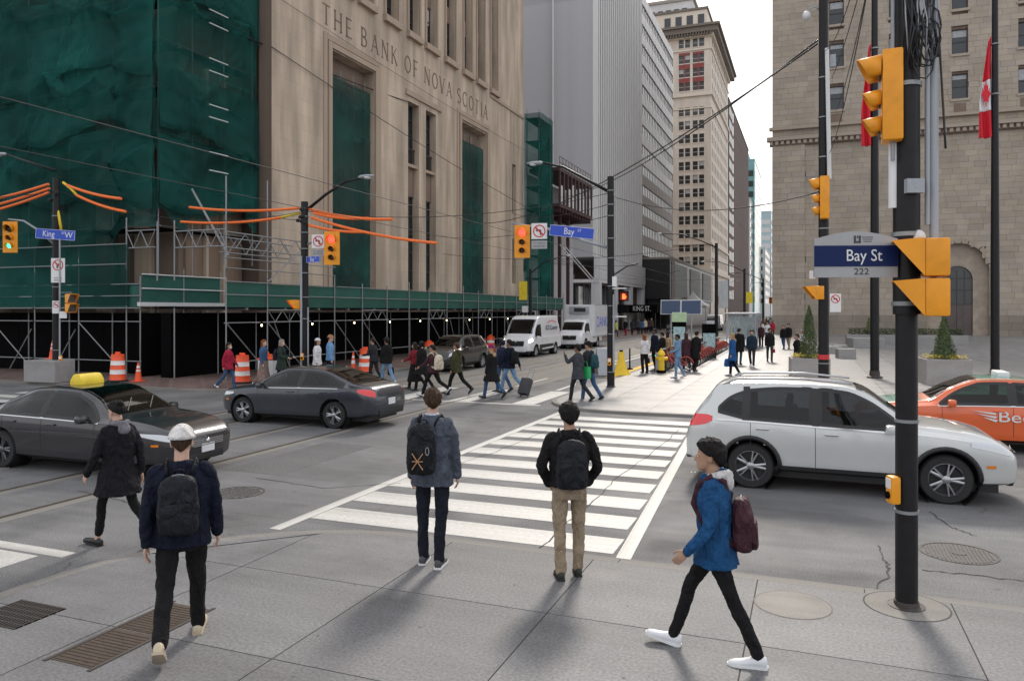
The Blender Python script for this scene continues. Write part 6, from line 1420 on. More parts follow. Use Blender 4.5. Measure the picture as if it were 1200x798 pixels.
def person(label, loc, heading, h=1.76, gait=0., skin='tan', hair='dark', hairstyle='short', top=None, bottom=None, shoes=None, hem=.86, flare=0., slim=1.0, wide=1.0,
           arms=((0, .25, .08), (0, .25, .08)), legs=None, lean=0., head_turn=0., near_=False, cap=None, bag=None, group=None, hood=None, skirt=None, sleeve=1.0, mask=None, extra=None, shirt=None, hoodup=None, crop=0.):
    """gait: stride angle (rad). arms: (swing, elbow, out) left, right. heading: world angle of facing, degrees from +Y anticlockwise"""
    t = thing('person', label, 'person', loc, R(heading), group); s = h / 1.78
    vox = .0085 if near_ else .021; fine = .0058 if near_ else .017
    if legs is None: legs = ((gait, max(0, .1 + gait * .15)), (-gait, .25 + abs(gait) * .7)) if gait >= 0 else ((gait, .25 + abs(gait) * .7), (-gait, .1))
    HIP, TH, SH = .925, .435, .425; J = {}
    for i, sx in ((0, -1), (1, 1)):
        a, k = legs[i]; hip = Vector((sx * .092, 0, HIP)); kn = hip + TH * Vector((sx * .03, math.sin(a), -math.cos(a))); an = kn + SH * Vector((-sx * .02, math.sin(a - k), -math.cos(a - k)))
        J[i] = (hip, kn, an, a - k)
    # foot pitch: planted foot flat, trailing foot on its toe, leading foot on its heel
    feet = {}; low = 9
    for i in (0, 1):
        hip, kn, an, sa = J[i]; pitch = clamp(sa * .75, -.75, .35) if gait or legs[i][0] else 0
        if abs(pitch) < .12 or (legs[i][1] < .13 and legs[i][0] < .1): pitch = 0
        fwd = Vector((0, math.cos(pitch), math.sin(pitch))); upv = Vector((0, -math.sin(pitch), math.cos(pitch)))
        heel, toe = an - fwd * .055 - upv * .085, an + fwd * .19 - upv * .085; feet[i] = (an, fwd, upv); low = min(low, heel.z, toe.z)
    dz = -low
    Mx = Matrix.Scale(s, 4) @ Matrix.Translation((0, 0, dz))
    up = lambda mb: mb.xf(Mx)
    LM = Matrix.Translation((0, 0, 1.0)) @ Matrix.Rotation(-lean, 4, 'X') @ Matrix.Translation((0, 0, -1.0))
    tz = lambda p: LM @ Vector(p)
    A = {}
    for i, sx in ((0, -1), (1, 1)):
        sw, el, ou = arms[i][:3]; tw = arms[i][3] if len(arms[i]) > 3 else 0
        sh = Vector((sx * .185 * wide, -.01, 1.418)); d1 = Vector((sx * math.sin(ou), math.sin(sw) * math.cos(ou), -math.cos(sw) * math.cos(ou))).normalized()
        e = sh + d1 * .30; d2 = Vector((sx * math.sin(ou) * .3 - sx * tw, math.sin(sw + el), -math.cos(sw + el))).normalized(); wri = e + d2 * .255
        A[i] = (tz(sh), tz(e), tz(wri), (LM.to_3x3() @ d2).normalized())
    HB = Matrix.Translation(tz((0, .0, 1.545))) @ Matrix.Rotation(-head_turn, 4, 'Z') if False else Matrix.Translation(tz((0, .012, 1.535))) @ Matrix.Rotation(head_turn, 4, 'Z')
    hp = lambda x, y, z: HB @ Vector((x, y, z))
    # ---- body: one continuous surface
    bd = MB()
    hr = [(0, .028, .03, .058), (.018, .046, .048, .05), (.05, .058, .073, .03), (.09, .067, .087, .012), (.13, .0735, .094, .0), (.17, .075, .095, -.004), (.20, .067, .084, -.007), (.222, .045, .058, -.008), (.234, .015, .02, -.008)]
    bd.rings([[HB @ p for p in ringz((0, yo, z), wx, wy, 18, 2.15)] for z, wx, wy, yo in hr])
    bd.path([tz((0, -.025, 1.42)), tz((0, -.018, 1.5)), hp(0, -.015, .05)], [.07, .058, .055], 14)
    if near_:
        bd.path([hp(0, .09, .125), hp(0, .108, .098), hp(0, .112, .085), hp(0, .09, .078)], [.010, .014, .016, .01], 8)
        for sx in (-1, 1): bd.ell(hp(sx * .077, -.012, .105), (.012, .02, .032), 10, 8, HB.to_3x3()); bd.ell(hp(sx * .033, .085, .128), (.02, .012, .008), 8, 6, HB.to_3x3())
        bd.ell(hp(0, .092, .05), (.024, .012, .012), 8, 6, HB.to_3x3()); bd.ell(hp(0, .078, .015), (.024, .018, .016), 8, 6, HB.to_3x3())
    else:
        bd.path([hp(0, .085, .125), hp(0, .112, .09), hp(0, .085, .075)], [.010, .016, .01], 6)
        for sx in (-1, 1): bd.ell(hp(sx * .077, -.012, .105), (.014, .022, .034), 8, 6, HB.to_3x3())
    bd.rings([[tz(p) for p in ringz((0, -.01, z), wx * .86 * wide, wy * .82)] for z, wx, wy in ((.84, .12, .09), (.92, .155, .105), (1.05, .135, .092), (1.2, .15, .1), (1.34, .165, .105), (1.43, .15, .085), (1.485, .07, .06))])
    for i, sx in ((0, -1), (1, 1)):
        hip, kn, an, _ = J[i]; an2, fw, uv = feet[i]
        limb(bd, [hip, kn, an], [.055, .034, .032], 10); limb(bd, [an, an - uv * .05 + fw * .03, an - uv * .06 + fw * .13], [.034, .033, .025], 8)
        sh, e, wri, d2 = A[i]; limb(bd, [sh - Vector((sx * .05, 0, .02)), e, wri], [.03, .026, .024], 10)
        # hand: palm and five bent fingers
        side = Vector((0, 1, 0)) - d2 * d2.y; side = side.normalized() if side.length > .2 else Vector((0, 0, 1)); nrm = d2.cross(side).normalized()
        inward = nrm if nrm.x * sx < 0 else -nrm
        pc = wri + d2 * .05
        M3 = Matrix((side, nrm, d2)).transposed()
        bd.ell(pc, (.038, .017, .055), 10, 8, M3)
        if near_:
            for f, (o_, ln) in enumerate(((.028, .068), (.0095, .078), (-.0095, .073), (-.028, .056))):
                b0 = wri + d2 * .088 + side * o_; b1 = b0 + (d2 + inward * .28).normalized() * ln * .5; b2_ = b1 + (d2 * .6 + inward * .8).normalized() * ln * .5
                limb(bd, [b0 - d2 * .02, b1, b2_], [.0088, .008, .0068], 7, 2)
            th0 = wri + d2 * .028 + side * .03; th1 = th0 + (d2 * .75 + side * .6 + inward * .25).normalized() * .042; limb(bd, [th0, th1, th1 + (d2 + inward * .35).normalized() * .03], [.012, .0095, .008], 7, 2)
        else: limb(bd, [pc + d2 * .03, pc + d2 * .075 + inward * .015, pc + d2 * .10 + inward * .045], [.026, .023, .017], 7, 2); limb(bd, [wri + d2 * .02 + side * .028, wri + d2 * .07 + side * .052], [.013, .011], 6, 2)
    body = skinify(obj('body', up(bd), pm('skin_' + skin, SKIN[skin], .55, var=.08, scale=12, spec=.4), t), fine if near_ else .017, 2 if near_ else 1)
    if near_:
        ey = MB()
        for sx in (-1, 1): ey.ell(hp(sx * .033, .089, .117), (.013, .008, .007), 8, 6, HB.to_3x3())
        obj('eyes', up(ey), M['sign_white'], body, False, 180); ir = MB()
        for sx in (-1, 1): ir.ell(hp(sx * .033, .0945, .117), (.006, .005, .006), 8, 6, HB.to_3x3())
        obj('irises', up(ir), M['ink'], body, False, 180)
    # ---- trousers
    bt_ = bottom or ('black', (.012, .012, .014)); tr = MB(); e_ = .016
    tr.rings([ringz((0, -.005, z), wx + e_, wy + e_) for z, wx, wy in ((.80, .14, .10), (.86, .165, .118), (.93, .162, .114), (1.0, .15, .105), (1.04, .145, .10))])
    tr.ell((0, -.045, .885), (.15, .10, .10), 12, 8)
    for i in (0, 1):
        hip, kn, an, _ = J[i]; an_ = an.lerp(kn, crop) + Vector((0, -.004, 0)); rad = [.093 * slim, .066 * slim, .058 * slim]; mid = hip.lerp(kn, .5) ; cf = kn.lerp(an, .4) + Vector((0, -.012, 0))
        limb(tr, [hip, mid, kn, cf, an_], [.095 * slim ** .5, .083 * slim, rad[1], .062 * slim, rad[2]], 12, 3)
    skinify(obj('trousers', up(tr), cloth(bt_[0], bt_[1]), t), vox, 3 if near_ else 1, .014 if near_ else 0)
    # ---- shoes
    shc = shoes or ('black', (.012, .012, .012))
    for i in (0, 1):
        an, fw, uv = feet[i]; sx = (-1, 1)[i]; lat = Vector((1, 0, 0)); sm = MB(); rs = []
        for y, wx, zt in ((-.075, .022, .05), (-.068, .034, .085), (-.03, .04, .10), (.02, .041, .09), (.07, .043, .07), (.12, .047, .055), (.17, .044, .046), (.205, .03, .036), (.218, .012, .026)):
            c0 = an + fw * (y - .0) - uv * .085; ring = []
            for k in range(12): a = 2 * math.pi * k / 12; ring.append(c0 + lat * (wx * math.cos(a)) + lat * sx * .15 * max(0, y) * .5 + uv * (zt / 2 + zt / 2 * math.sin(a)) * (1 if math.sin(a) > -.5 else .9))
            rs.append(ring)
        sm.rings(rs); sh_ = obj('shoe', up(sm), pm('shoe_' + shc[0], shc[1], .5, var=.1), t, False, 60)
        so_ = MB(); rs = []
        for y, wx in ((-.082, .02), (-.07, .04), (.0, .044), (.08, .047), (.14, .051), (.19, .042), (.226, .014)): c0 = an + fw * y - uv * .088; rs.append([c0 + lat * a * wx + lat * sx * .15 * max(0, y) * .5 + uv * b_ for a, b_ in ((-1, -.002), (1, -.002), (1, .02), (-1, .02))])
        so_.rings(rs); obj('sole', up(so_), pm('sole_' + (shc[2] if len(shc) > 2 else shc[0] + '_dark'), {'white': (.7, .7, .7), 'tan': (.42, .34, .25)}.get(shc[2] if len(shc) > 2 else '', (.02, .02, .02)), .7), sh_, False, 30)
    # ---- coat / jacket
    tp = top or ('navy', (.015, .02, .045)); ja = MB(); e_ = .028
    def torso(z):
        q = [(.60, .20, .15), (.80, .185, .135), (.9, .18, .13), (1.05, .155, .112), (1.2, .168, .12), (1.33, .185, .125), (1.42, .165, .105), (1.475, .09, .075), (1.505, .066, .066)]
        return interp([(a, b_) for a, b_, c in q], z), interp([(a, c) for a, b_, c in q], z)
    zs = [hem + (1.505 - hem) * k / 11 for k in range(12)]
    rr = []
    for z in zs:
        wx, wy = torso(z); f = flare * clamp((1.0 - z) / .4); k = wide if z < 1.44 else 1
        stride = .5 * abs(legs[0][0]) * clamp((.95 - z) / .4) * .35
        rr.append([tz(p) if z > .98 else p for p in ringz((0, -.008, z), (wx + e_ * .8) * k + f * .8, wy + e_ * .8 + f + stride)])
    ja.rings(rr)
    for i, sx in ((0, -1), (1, 1)):
        sh, e, wri, d2 = A[i]; wr2 = e.lerp(wri, sleeve * .97)
        limb(ja, [sh - Vector((sx * .035, 0, .0)), sh.lerp(e, .45), e, e.lerp(wr2, .5), wr2], [.066 * wide, .064, .056, .051, .045], 12, 3)
    if tp[0] and hood is not None:  # hood or collar roll on the nape
        ja.path([tz((-.085, .03, 1.49)), tz((-.085, -.05, 1.505)), tz((0, -.105, 1.50)), tz((.085, -.05, 1.505)), tz((.085, .03, 1.49))], [.028, .04, .052, .04, .028], 10)
    else: ja.path([tz((.066 * math.cos(a), -.02 + .066 * math.sin(a), 1.502)) for a in [R(x) for x in range(60, 481, 30)]], .017, 8)
    if hoodup: ja.rings([[HB @ p for p in ringz((0, yo - .028, z), wx + .026, wy + .012, 18)] for z, wx, wy, yo in hr[1:]])
    jo = skinify(obj('jacket' if hem > .75 else 'coat', up(ja), cloth(tp[0], tp[1], tp[2] if len(tp) > 2 else .88), t), vox, 4 if near_ else 1, .02 if near_ else 0)
    if hood:
        hm = MB().path([tz((-.09, .02, 1.505)), tz((-.098, -.06, 1.515)), tz((0, -.128, 1.50)), tz((.098, -.06, 1.515)), tz((.09, .02, 1.505))], [.02, .034, .048, .034, .02], 10)
        hm.ell(tz((0, -.135, 1.44)), (.085, .04, .07), 12, 8); skinify(obj('hood', up(hm), cloth(hood[0], hood[1]), t), vox, 3)
    if shirt: obj('shirt_collar', up(MB().path([tz((.062 * math.cos(a), -.018 + .06 * math.sin(a), 1.52)) for a in [R(x) for x in range(110, 431, 20)]], .013, 8)), cloth(shirt[0], shirt[1]), t, False, 180)
    if skirt:
        k0, zh = skirt[2], skirt[3]; sk = MB().rings([ringz((0, 0, z), .165 + k0 * (1 - (z - zh) / (1.0 - zh)), .12 + k0 * .8 * (1 - (z - zh) / (1.0 - zh))) for z in (zh, .5 * zh + .45, .85, 1.0)]); skinify(obj('skirt', up(sk), cloth(skirt[0], skirt[1]), t), vox, 1)
    if mask: obj('face_mask', up(MB().rings([[HB @ p for p in ringz((0, .052, z), wx, wy, 14)] for z, wx, wy in ((.015, .04, .045), (.04, .055, .055), (.075, .06, .058), (.095, .05, .05))])), cloth(mask[0], mask[1]), t, False, 180)
    # ---- hair
    if hairstyle:
        hm = pm('hair_' + hair, HAIRC[hair], .6, var=.6, scale=45, stretch=(1, 1, .18), bump=.9, bscale=160, spec=.15); ha = MB(); rows = []; na = 40; nb = 16
        for j in range(nb + 1):
            row = []
            for k in range(na + 1):
                az = 2 * math.pi * k / na; fr = .5 + .5 * math.cos(az)      # fr = 1 at the front
                lim = {'short': 2.36 - 1.4 * fr ** .7, 'long': 2.02 - 1.0 * fr, 'bun': 1.95 - .95 * fr, 'bob': 2.02 - 1.0 * fr}[hairstyle]
                if abs(abs(az - math.pi) - math.pi / 2) < .35 and hairstyle == 'short': lim = min(lim, 1.5)      # clear of the ears
                ph = lim * j / nb; thick = (.014 + .012 * math.sin(ph * .9)) * (1 if j < nb else .4)
                thick *= .45 if cap else 1; cl = (0 if cap else 1) * mn.noise((math.cos(az) * 7, math.sin(az) * 7, ph * 3 + h * 7)) * (.02 if near_ else .007)
                tpr = 1 - .25 * clamp((ph - 1.75) / .6); x = tpr * (.0755 + thick + cl) * math.sin(ph) * math.sin(az); y = (.0955 + thick + cl) * math.sin(ph) * math.cos(az) - .003; z = .128 + (.109 + thick + cl) * math.cos(ph)
                row.append(hp(x, y, z))
            rows.append(row)
        ha.grid(rows)
        hairo = obj('hair', up(ha), hm, t, False, 180); md = hairo.modifiers.new('thick', 'SOLIDIFY'); md.thickness = .012
        if hairstyle in ('long', 'bob'):
            zl = -.02 if hairstyle == 'bob' else -.20; l = MB(); rows = []
            for j in range(8):
                v = j / 7; z = .16 + (zl - .16) * v; row = []
                for k in range(15): a = R(95 + 170 * k / 14); rr_ = 1 + .12 * v; row.append(hp(.09 * rr_ * math.sin(a) * 1.0, -.012 + .105 * rr_ * math.cos(a), z + .012 * math.sin(k * 2.3)))
                rows.append(row)
            l.grid(rows); o = obj('hair_length', up(l), hm, hairo, False, 180); o.modifiers.new('thick', 'SOLIDIFY').thickness = .022
        if hairstyle == 'bun': obj('hair_knot', up(MB().ell(hp(0, -.075, .215), (.04, .04, .035))), hm, hairo, False, 180)
    if cap:
        cm = MB(); rows = []
        for j in range(9):
            ph = 1.38 * j / 8; rows.append([hp(.108 * math.sin(ph) * math.sin(a), .126 * math.sin(ph) * math.cos(a) - .004, .125 + .142 * math.cos(ph)) for a in [2 * math.pi * k / 24 for k in range(25)]])
        cm.grid(rows); co = obj('cap', up(cm), cloth(cap[0], cap[1]), t, False, 180); co.modifiers.new('thick', 'SOLIDIFY').thickness = .006
        if len(cap) < 3:
            bm_ = MB().grid([[hp((.095 - .01 * r_) * math.sin(a), .105 * math.cos(a) * 1.05 + r_ * .07 * math.cos(a) ** .5 if math.cos(a) > 0 else .08 * math.cos(a), .148 - .012 * r_ * abs(math.cos(a))) for a in [R(-75 + 150 * k / 12) for k in range(13)]] for r_ in (0, .5, 1)])
            b2_ = obj('brim', up(bm_), cloth(cap[0], cap[1]), co, False, 180); b2_.modifiers.new('thick', 'SOLIDIFY').thickness = .006
            if near_: obj('cap_button', up(MB().ell(hp(0, -.004, .27), (.01, .01, .006))), cloth(cap[0], cap[1]), co, False, 180)
    # ---- bags worn on the body
    if bag:
        kind = bag[0]; bmz = cloth(bag[1], bag[2], .6)
        if kind == 'backpack':
            w_, d_, hh, zc = bag[3:7] if len(bag) > 3 else (.29, .16, .44, 1.2); xo = bag[7] if len(bag) > 7 else 0
            yb = -.128; bk = thing_child = MB()
            rs = [[tz(p) for p in ringz((xo, yb - d_ / 2 + .0 - .012 * math.sin(v * 3), zc + (v - .5) * hh), w_ / 2 * f, d_ / 2 * f2, 20, 3.2)] for v, f, f2 in ((0, .7, .7), (.03, .92, .9), (.1, 1, 1), (.5, 1, 1.0), (.75, .96, .92), (.9, .82, .75), (.97, .6, .5), (1, .35, .3))]
            bk.rings(rs); bo_ = skinify(obj('backpack', up(bk), bmz, t), .009 if near_ else .02, 2, .012 if near_ else 0)
            if near_ or True:
                pk = MB(); pk.rings([[tz(p) for p in ringz((xo, yb - d_ + .0, zc - hh * .2 + (v - .5) * hh * .5), w_ * .38 * f, .035 * f, 16, 3.2)] for v, f in ((0, .75), (.08, 1), (.85, 1), (1, .8))]); obj('front_pocket', up(pk), bmz, bo_, False, 60)
                for sx in (-1, 1):
                    if len(bag) > 8 and bag[8] == 'one' and sx > 0: continue
                    sp_pts = [tz((xo * .6 + sx * .085, yb + .01, zc + hh * .42)), tz((xo * .5 + sx * .1, -.10, 1.47)), tz((xo * .3 + sx * .105, -.01, 1.505)), tz((xo * .2 + sx * .115, .09, 1.44)), tz((sx * .13, .135, 1.3)), tz((sx * .165, .05, 1.12)), tz((xo + sx * (w_ / 2 - .03), yb - .02, zc - hh * .36))]
                    obj('shoulder_strap', up(MB().path(sp_pts, [(.012, .028)] * 7, 8)), bmz, bo_, False, 180)
                obj('top_handle', up(MB().path([tz((xo - .035, yb - .02, zc + hh / 2 - .01)), tz((xo - .03, yb - .03, zc + hh / 2 + .03)), tz((xo + .03, yb - .03, zc + hh / 2 + .03)), tz((xo + .035, yb - .02, zc + hh / 2 - .01))], .008, 6)), bmz, bo_, False, 180)
                if near_:
                    zp = MB(); zp.path([tz((xo + w_ * .46 * math.cos(a), yb - d_ * .55 - .0, zc + .06 + hh * .38 * math.sin(a))) for a in [R(x) for x in range(0, 181, 15)]], .0045, 6); obj('zip', up(zp), M['steel'], bo_, False, 180)
        else:
            sx = -1 if kind == 'left' else 1; wri = A[0 if sx < 0 else 1][2] + A[0 if sx < 0 else 1][3] * .08; zz = bag[3] if len(bag) > 3 else .3; wd_ = bag[4] if len(bag) > 4 else .34
            c0 = wri - Vector((0, 0, zz / 2 + .12)); b0 = MB().rings([ringz((c0.x, c0.y, c0.z + (v - .5) * zz), .06 * f, wd_ / 2 * f, 14, 3) for v, f in ((0, .85), (.1, 1), (.7, .95), (1, .8))])
            bo_ = obj('hand_bag', up(b0), bmz, t, False, 60); obj('bag_handle', up(MB().path([c0 + Vector((0, -.08, zz / 2)), wri + Vector((0, 0, -.01)), c0 + Vector((0, .08, zz / 2))], .008, 6)), bmz, bo_, False, 180)
    if extra: extra(t, up, A, tz, hp)
    return t
def phone(side=1):
    def f(t, up, A, tz, hp):
        i = 1 if side > 0 else 0; wri, d2 = A[i][2], A[i][3]; obj('phone', up(MB().box(wri + d2 * .11 + Vector((0, .02, .03)), (.075, .012, .15), rx=-.6)), M['ink'], t)
    return f
Z2 = Z_NEAR + .006; ST = 0
g_ = lambda px, py, z=0: tuple(G(px, py, z)[:2]) + (z,)
C = dict(navy=('navy', (.007, .010, .022)), black=('black', (.010, .010, .011)), char=('charcoal', (.028, .029, .033)), khaki=('khaki', (.30, .235, .165)), jeans=('denim', (.05, .10, .20)), ljeans=('light_denim', (.16, .27, .42)),
         white=('white', (.62, .62, .64)), cream=('cream', (.58, .50, .40)), burg=('burgundy', (.10, .022, .03)), red=('red', (.36, .02, .05)), olive=('olive', (.055, .055, .025)), green=('dark_green', (.025, .04, .03)), tan=('tan', (.40, .26, .15)),
         blue=('cobalt', (.02, .09, .26)), sky=('sky_blue', (.16, .32, .55)), grey=('grey', (.20, .205, .22)), teal=('teal', (.02, .06, .075)), taupe=('taupe', (.22, .16, .14)), suit=('slate', (.05, .055, .065)))
# ---- the five people on the near corner
person('man in white cap and navy jacket with dark backpack walking away over drain plates', g_(213, 757, Z2), 38, 1.83, -.34, 'pale', 'brown', 'short', C['navy'], C['black'], ('cream_suede', (.50, .42, .30), 'tan'), hem=.84, slim=1.0, wide=1.12,
       arms=((-.28, .3, .12), (.12, .25, .14)), near_=True, cap=('white_cap', (.60, .58, .57), 1), bag=('backpack', 'black_leather', (.012, .013, .018), .30, .15, .46, 1.2), hood=None)
person('woman in long black coat with grey hood and cropped trousers stepping into the road', g_(138, 640, 0), 84, 1.74, .36, 'pale', 'black', 'bun', ('ink_black', (.010, .010, .013)), C['black'], ('black_loafer', (.012, .012, .012)), hem=.66, flare=.05, slim=.82, wide=1.05,
       arms=((.25, .35, .16), (-.3, .3, .14)), near_=True, hood=('grey_jersey', (.17, .165, .185)), crop=.16, lean=.03)
def bungee(t, up, A, tz, hp):
    k = MB(); 
    for a, b_ in (((-.12, 1.02), (-.01, 1.18)), ((-.01, 1.02), (-.12, 1.18)), ((-.12, 1.1), (-.01, 1.1))): k.path([tz((a[0], -.375, a[1])), tz((b_[0], -.375, b_[1]))], .005, 5)
    obj('bungee_cord', up(k), pm('tan_cord', (.45, .25, .12), .6), t); obj('carabiner', up(MB().path([tz((.03 + .018 * math.cos(x), -.36, 1.2 + .04 * math.sin(x))) for x in [R(q) for q in range(0, 361, 45)]], .005, 5)), M['steel'], t)
person('man in grey checked blazer with black rucksack waiting at the crosswalk', g_(507, 660, Z2), 14, 1.9, 0, 'pale', 'brown', 'short', ('grey_blue_tweed', (.075, .087, .115)), ('dark_navy_wool', (.012, .014, .022)), ('grey_trainer', (.05, .05, .06), 'white'), hem=.80, flare=.015, slim=.95, wide=1.05,
       arms=((.02, .2, .1), (.08, .22, .12)), legs=((.03, .05), (-.1, .1)), near_=True, head_turn=R(14), bag=('backpack', 'black_nylon', (.010, .011, .014), .28, .2, .5, 1.2, -.06), shirt=('pale_blue', (.5, .55, .65)), extra=bungee)
person('man in black pullover and khaki trousers with black backpack facing the crosswalk', g_(667, 675, Z2), 24, 1.79, 0, 'tan', 'black', 'short', ('soft_black_knit', (.012, .011, .012)), C['khaki'], ('black_boot', (.014, .013, .012)), hem=.93, slim=1.0, wide=1.12,
       arms=((-.16, .7, .31, .5), (-.16, .7, .31, .5)), legs=((-.06, .06), (.1, .1)), near_=True, bag=('backpack', 'black_ripstop', (.013, .014, .018), .32, .18, .5, 1.19))
person('man in blue jacket and white hood with burgundy backpack striding past', g_(838, 768, Z2), 92, 1.78, .4, 'tan', 'black', 'short', ('royal_blue', (.012, .065, .17)), C['black'], ('white_trainer', (.68, .69, .72), 'white'), hem=.80, slim=.86, wide=1.02,
       arms=((.1, .7, .1), (-.15, .45, .1)), legs=((-.36, .06), (.52, .22)), near_=True, bag=('backpack', 'burgundy', (.05, .018, .026), .28, .17, .42, 1.12), hood=('white_fleece', (.55, .53, .53)), lean=.06)
# ---- crossing and far pavement
ZL, ZP = Z_LEFT, Z_PLAZA + .005
W = lambda px, py, z, **k: g_(px, py, z)
E_ = -75       # heading roughly +X
person('person in red coat and pale face mask in front of the black hoarding', g_(268, 457, 0), E_, 1.68, .3, 'tan', 'dark', 'bob', C['red'], C['jeans'], C['white'], hem=.78, mask=('pale_mask', (.55, .56, .56)), arms=((.3, .3, .1), (-.3, .3, .1)))
person('red haired woman in denim jacket and wide taupe skirt walking by the shed', g_(309, 453, ZL), E_, 1.66, .2, 'pale', 'red', 'long', C['jeans'], C['taupe'], C['white'], hem=.98, skirt=('taupe', (.22, .16, .14), .16, .18))
person('grey haired woman in dark green coat holding something red', g_(330, 453, ZL), E_, 1.66, .18, 'pale', 'grey', 'bob', C['green'], C['black'], None, hem=.62, flare=.03, arms=((.3, 1.1, .1), (.3, 1.1, .1)), bag=('backpack', 'ink_bag', (.012, .014, .03)))
person('dark haired woman in cream white coat beside the grey signal pole', g_(372, 452, ZL), E_, 1.68, .15, 'tan', 'black', 'long', C['white'], C['black'], None, hem=.7, cap=('white_band', (.6, .6, .62), 1))
person('man in sky blue jacket and cap walking under the shed edge', g_(387, 449, ZL), -60, 1.78, .2, 'pale', 'brown', 'short', C['sky'], C['navy'], None, hem=.84, cap=('faded_orange', (.4, .2, .12)))
person('man in charcoal jacket looking down at his phone behind the sedan', g_(438, 449, 0), 80, 1.74, .2, 'tan', 'dark', 'short', C['char'], C['char'], None, hem=.84, arms=((.35, 1.2, .1), (.35, 1.2, .1)), lean=.12, extra=phone())
person('man in black jacket and blue jeans carrying a black hand bag', g_(453, 452, 0), 60, 1.8, .28, 'brown', 'black', 'short', C['black'], C['ljeans'], C['white'], hem=.82, bag=('right', 'black', (.010, .010, .011), .3, .4))
person('person in long black skirt coat with red scarf walking toward shed', g_(486, 456, 0), 78, 1.68, .3, 'tan', 'dark', 'long', ('red_scarf', (.2, .02, .03)), C['black'], None, hem=.95, skirt=('black', (.010, .010, .011), .16, .3), arms=((.4, .9, .1), (-.2, .4, .1)))
person('person in black hooded coat close behind the red scarf', g_(494, 458, 0), 78, 1.74, .3, 'tan', 'black', 'short', C['black'], C['black'], None, hem=.6, flare=.06, hoodup=True)
person('person in burgundy jacket with cream backpack on the far crosswalk', g_(507, 465, 0), 80, 1.74, .5, 'tan', 'black', 'short', C['burg'], C['black'], C['white'], hem=.84, bag=('backpack', 'cream', (.55, .48, .38), .34, .22, .5, 1.2), arms=((.5, .6, .1), (-.4, .4, .1)))
person('person in olive jacket and black trousers striding over the far crosswalk', g_(535, 463, 0), 78, 1.76, .42, 'tan', 'brown', 'short', C['olive'], C['black'], None, hem=.78, hood=('olive', (.055, .055, .025)))
person('person in black fur collared coat and magenta hat with jeans', g_(576, 467, 0), 70, 1.72, .36, 'tan', 'dark', None, C['black'], C['jeans'], None, hem=.58, flare=.06, hood=('fur', (.36, .25, .15)), cap=('magenta_wool', (.20, .015, .09), 1))
rt = person('man in navy jacket and blue jeans pulling a small dark suitcase', g_(597, 461, 0), 72, 1.84, .4, 'brown', 'black', 'short', C['navy'], C['ljeans'], None, hem=.84, bag=('backpack', 'black', (.010, .010, .011)), arms=((.3, .5, .1), (-.5, .1, .1)))
person('person in dark indigo hooded jacket beside the suitcase puller', g_(588, 459, 0), 72, 1.8, .2, 'tan', 'black', 'short', ('indigo', (.02, .025, .06)), C['jeans'], None, hem=.82, hoodup=True)
person('man in slate suit holding a phone to his ear on the far kerb', g_(677, 472, 0), 72, 1.78, .32, 'brown', 'black', 'short', C['suit'], ('slate_dark', (.025, .027, .03)), None, hem=.72, arms=((.8, 2.0, .2), (-.1, .4, .1)))
person('man with teal backpack and bright green bag on the far kerb', g_(690, 470, 0), 66, 1.84, .26, 'tan', 'brown', 'short', C['char'], C['jeans'], None, hem=.84, cap=('black_cap', (.010, .010, .011)), bag=('backpack', 'teal', (.015, .06, .075)), arms=((.25, .8, .1), (0, .5, .1)))
gb = g_(684, 462, 0)
person('woman in white blouse and black trousers with red shoulder bag near bikes', g_(755, 437, ZP), 40, 1.68, 0, 'tan', 'red', 'long', C['white'], C['black'], None, hem=.86, sleeve=1, slim=1.15, arms=((.4, 1.2, .1), (.0, .3, .1)), bag=('right', 'burgundy', (.10, .022, .03), .26, .34))
person('tall man in navy blazer and pale shirt waiting near the yellow hydrant', g_(767, 434, ZP), 130, 1.88, 0, 'dark', 'black', 'short', C['navy'], C['black'], None, hem=.78, shirt=('pale_blue', (.5, .55, .65)), wide=1.1)
person('person in black coat standing behind the navy blazer', g_(776, 432, ZP), 60, 1.7, 0, 'tan', 'black', 'short', C['black'], C['black'], None, hem=.62)
person('woman in tan coat standing behind the yellow hydrant', g_(783, 432, ZP), -40, 1.72, 0, 'pale', 'dark', 'long', C['tan'], C['tan'], None, hem=.55)
person('person in pale blue denim jacket and jeans walking toward the corner', g_(794, 443, ZP), 95, 1.74, .14, 'brown', 'black', 'short', C['ljeans'], C['ljeans'], C['white'], hem=.82, hood=('light_denim', (.16, .27, .42)), arms=((.2, 1.0, .1), (.2, 1.0, .1)))
person('person in burgundy dress and dark leggings by the bike row', g_(804, 435, ZP), 30, 1.7, .12, 'pale', 'brown', 'bob', C['burg'], C['black'], C['white'], hem=.62)
person('person in long black coat bending beside the bike row', g_(815, 435, ZP), -20, 1.78, .1, 'tan', 'black', 'short', C['black'], C['black'], None, hem=.5, lean=.25)
person('fair haired woman in cobalt blue coat with blue shoulder bag', g_(858, 440, ZP), 100, 1.76, .16, 'pale', 'blond', 'long', C['blue'], C['navy'], C['white'], hem=.6, bag=('right', 'bag_blue', (.02, .12, .36), .34, .5), hood=('tan_scarf', (.4, .27, .17)))
person('person in black parka standing beside the glass shelter', g_(866, 427, ZP), -10, 1.82, 0, 'tan', 'black', 'short', C['black'], C['teal'], None, hem=.6, wide=1.15)
person('man in dark blue jacket and black trousers walking up the plaza', g_(881, 430, ZP), 175, 1.78, .2, 'tan', 'black', 'short', ('deep_blue', (.015, .03, .05)), C['char'], C['white'], hem=.86)
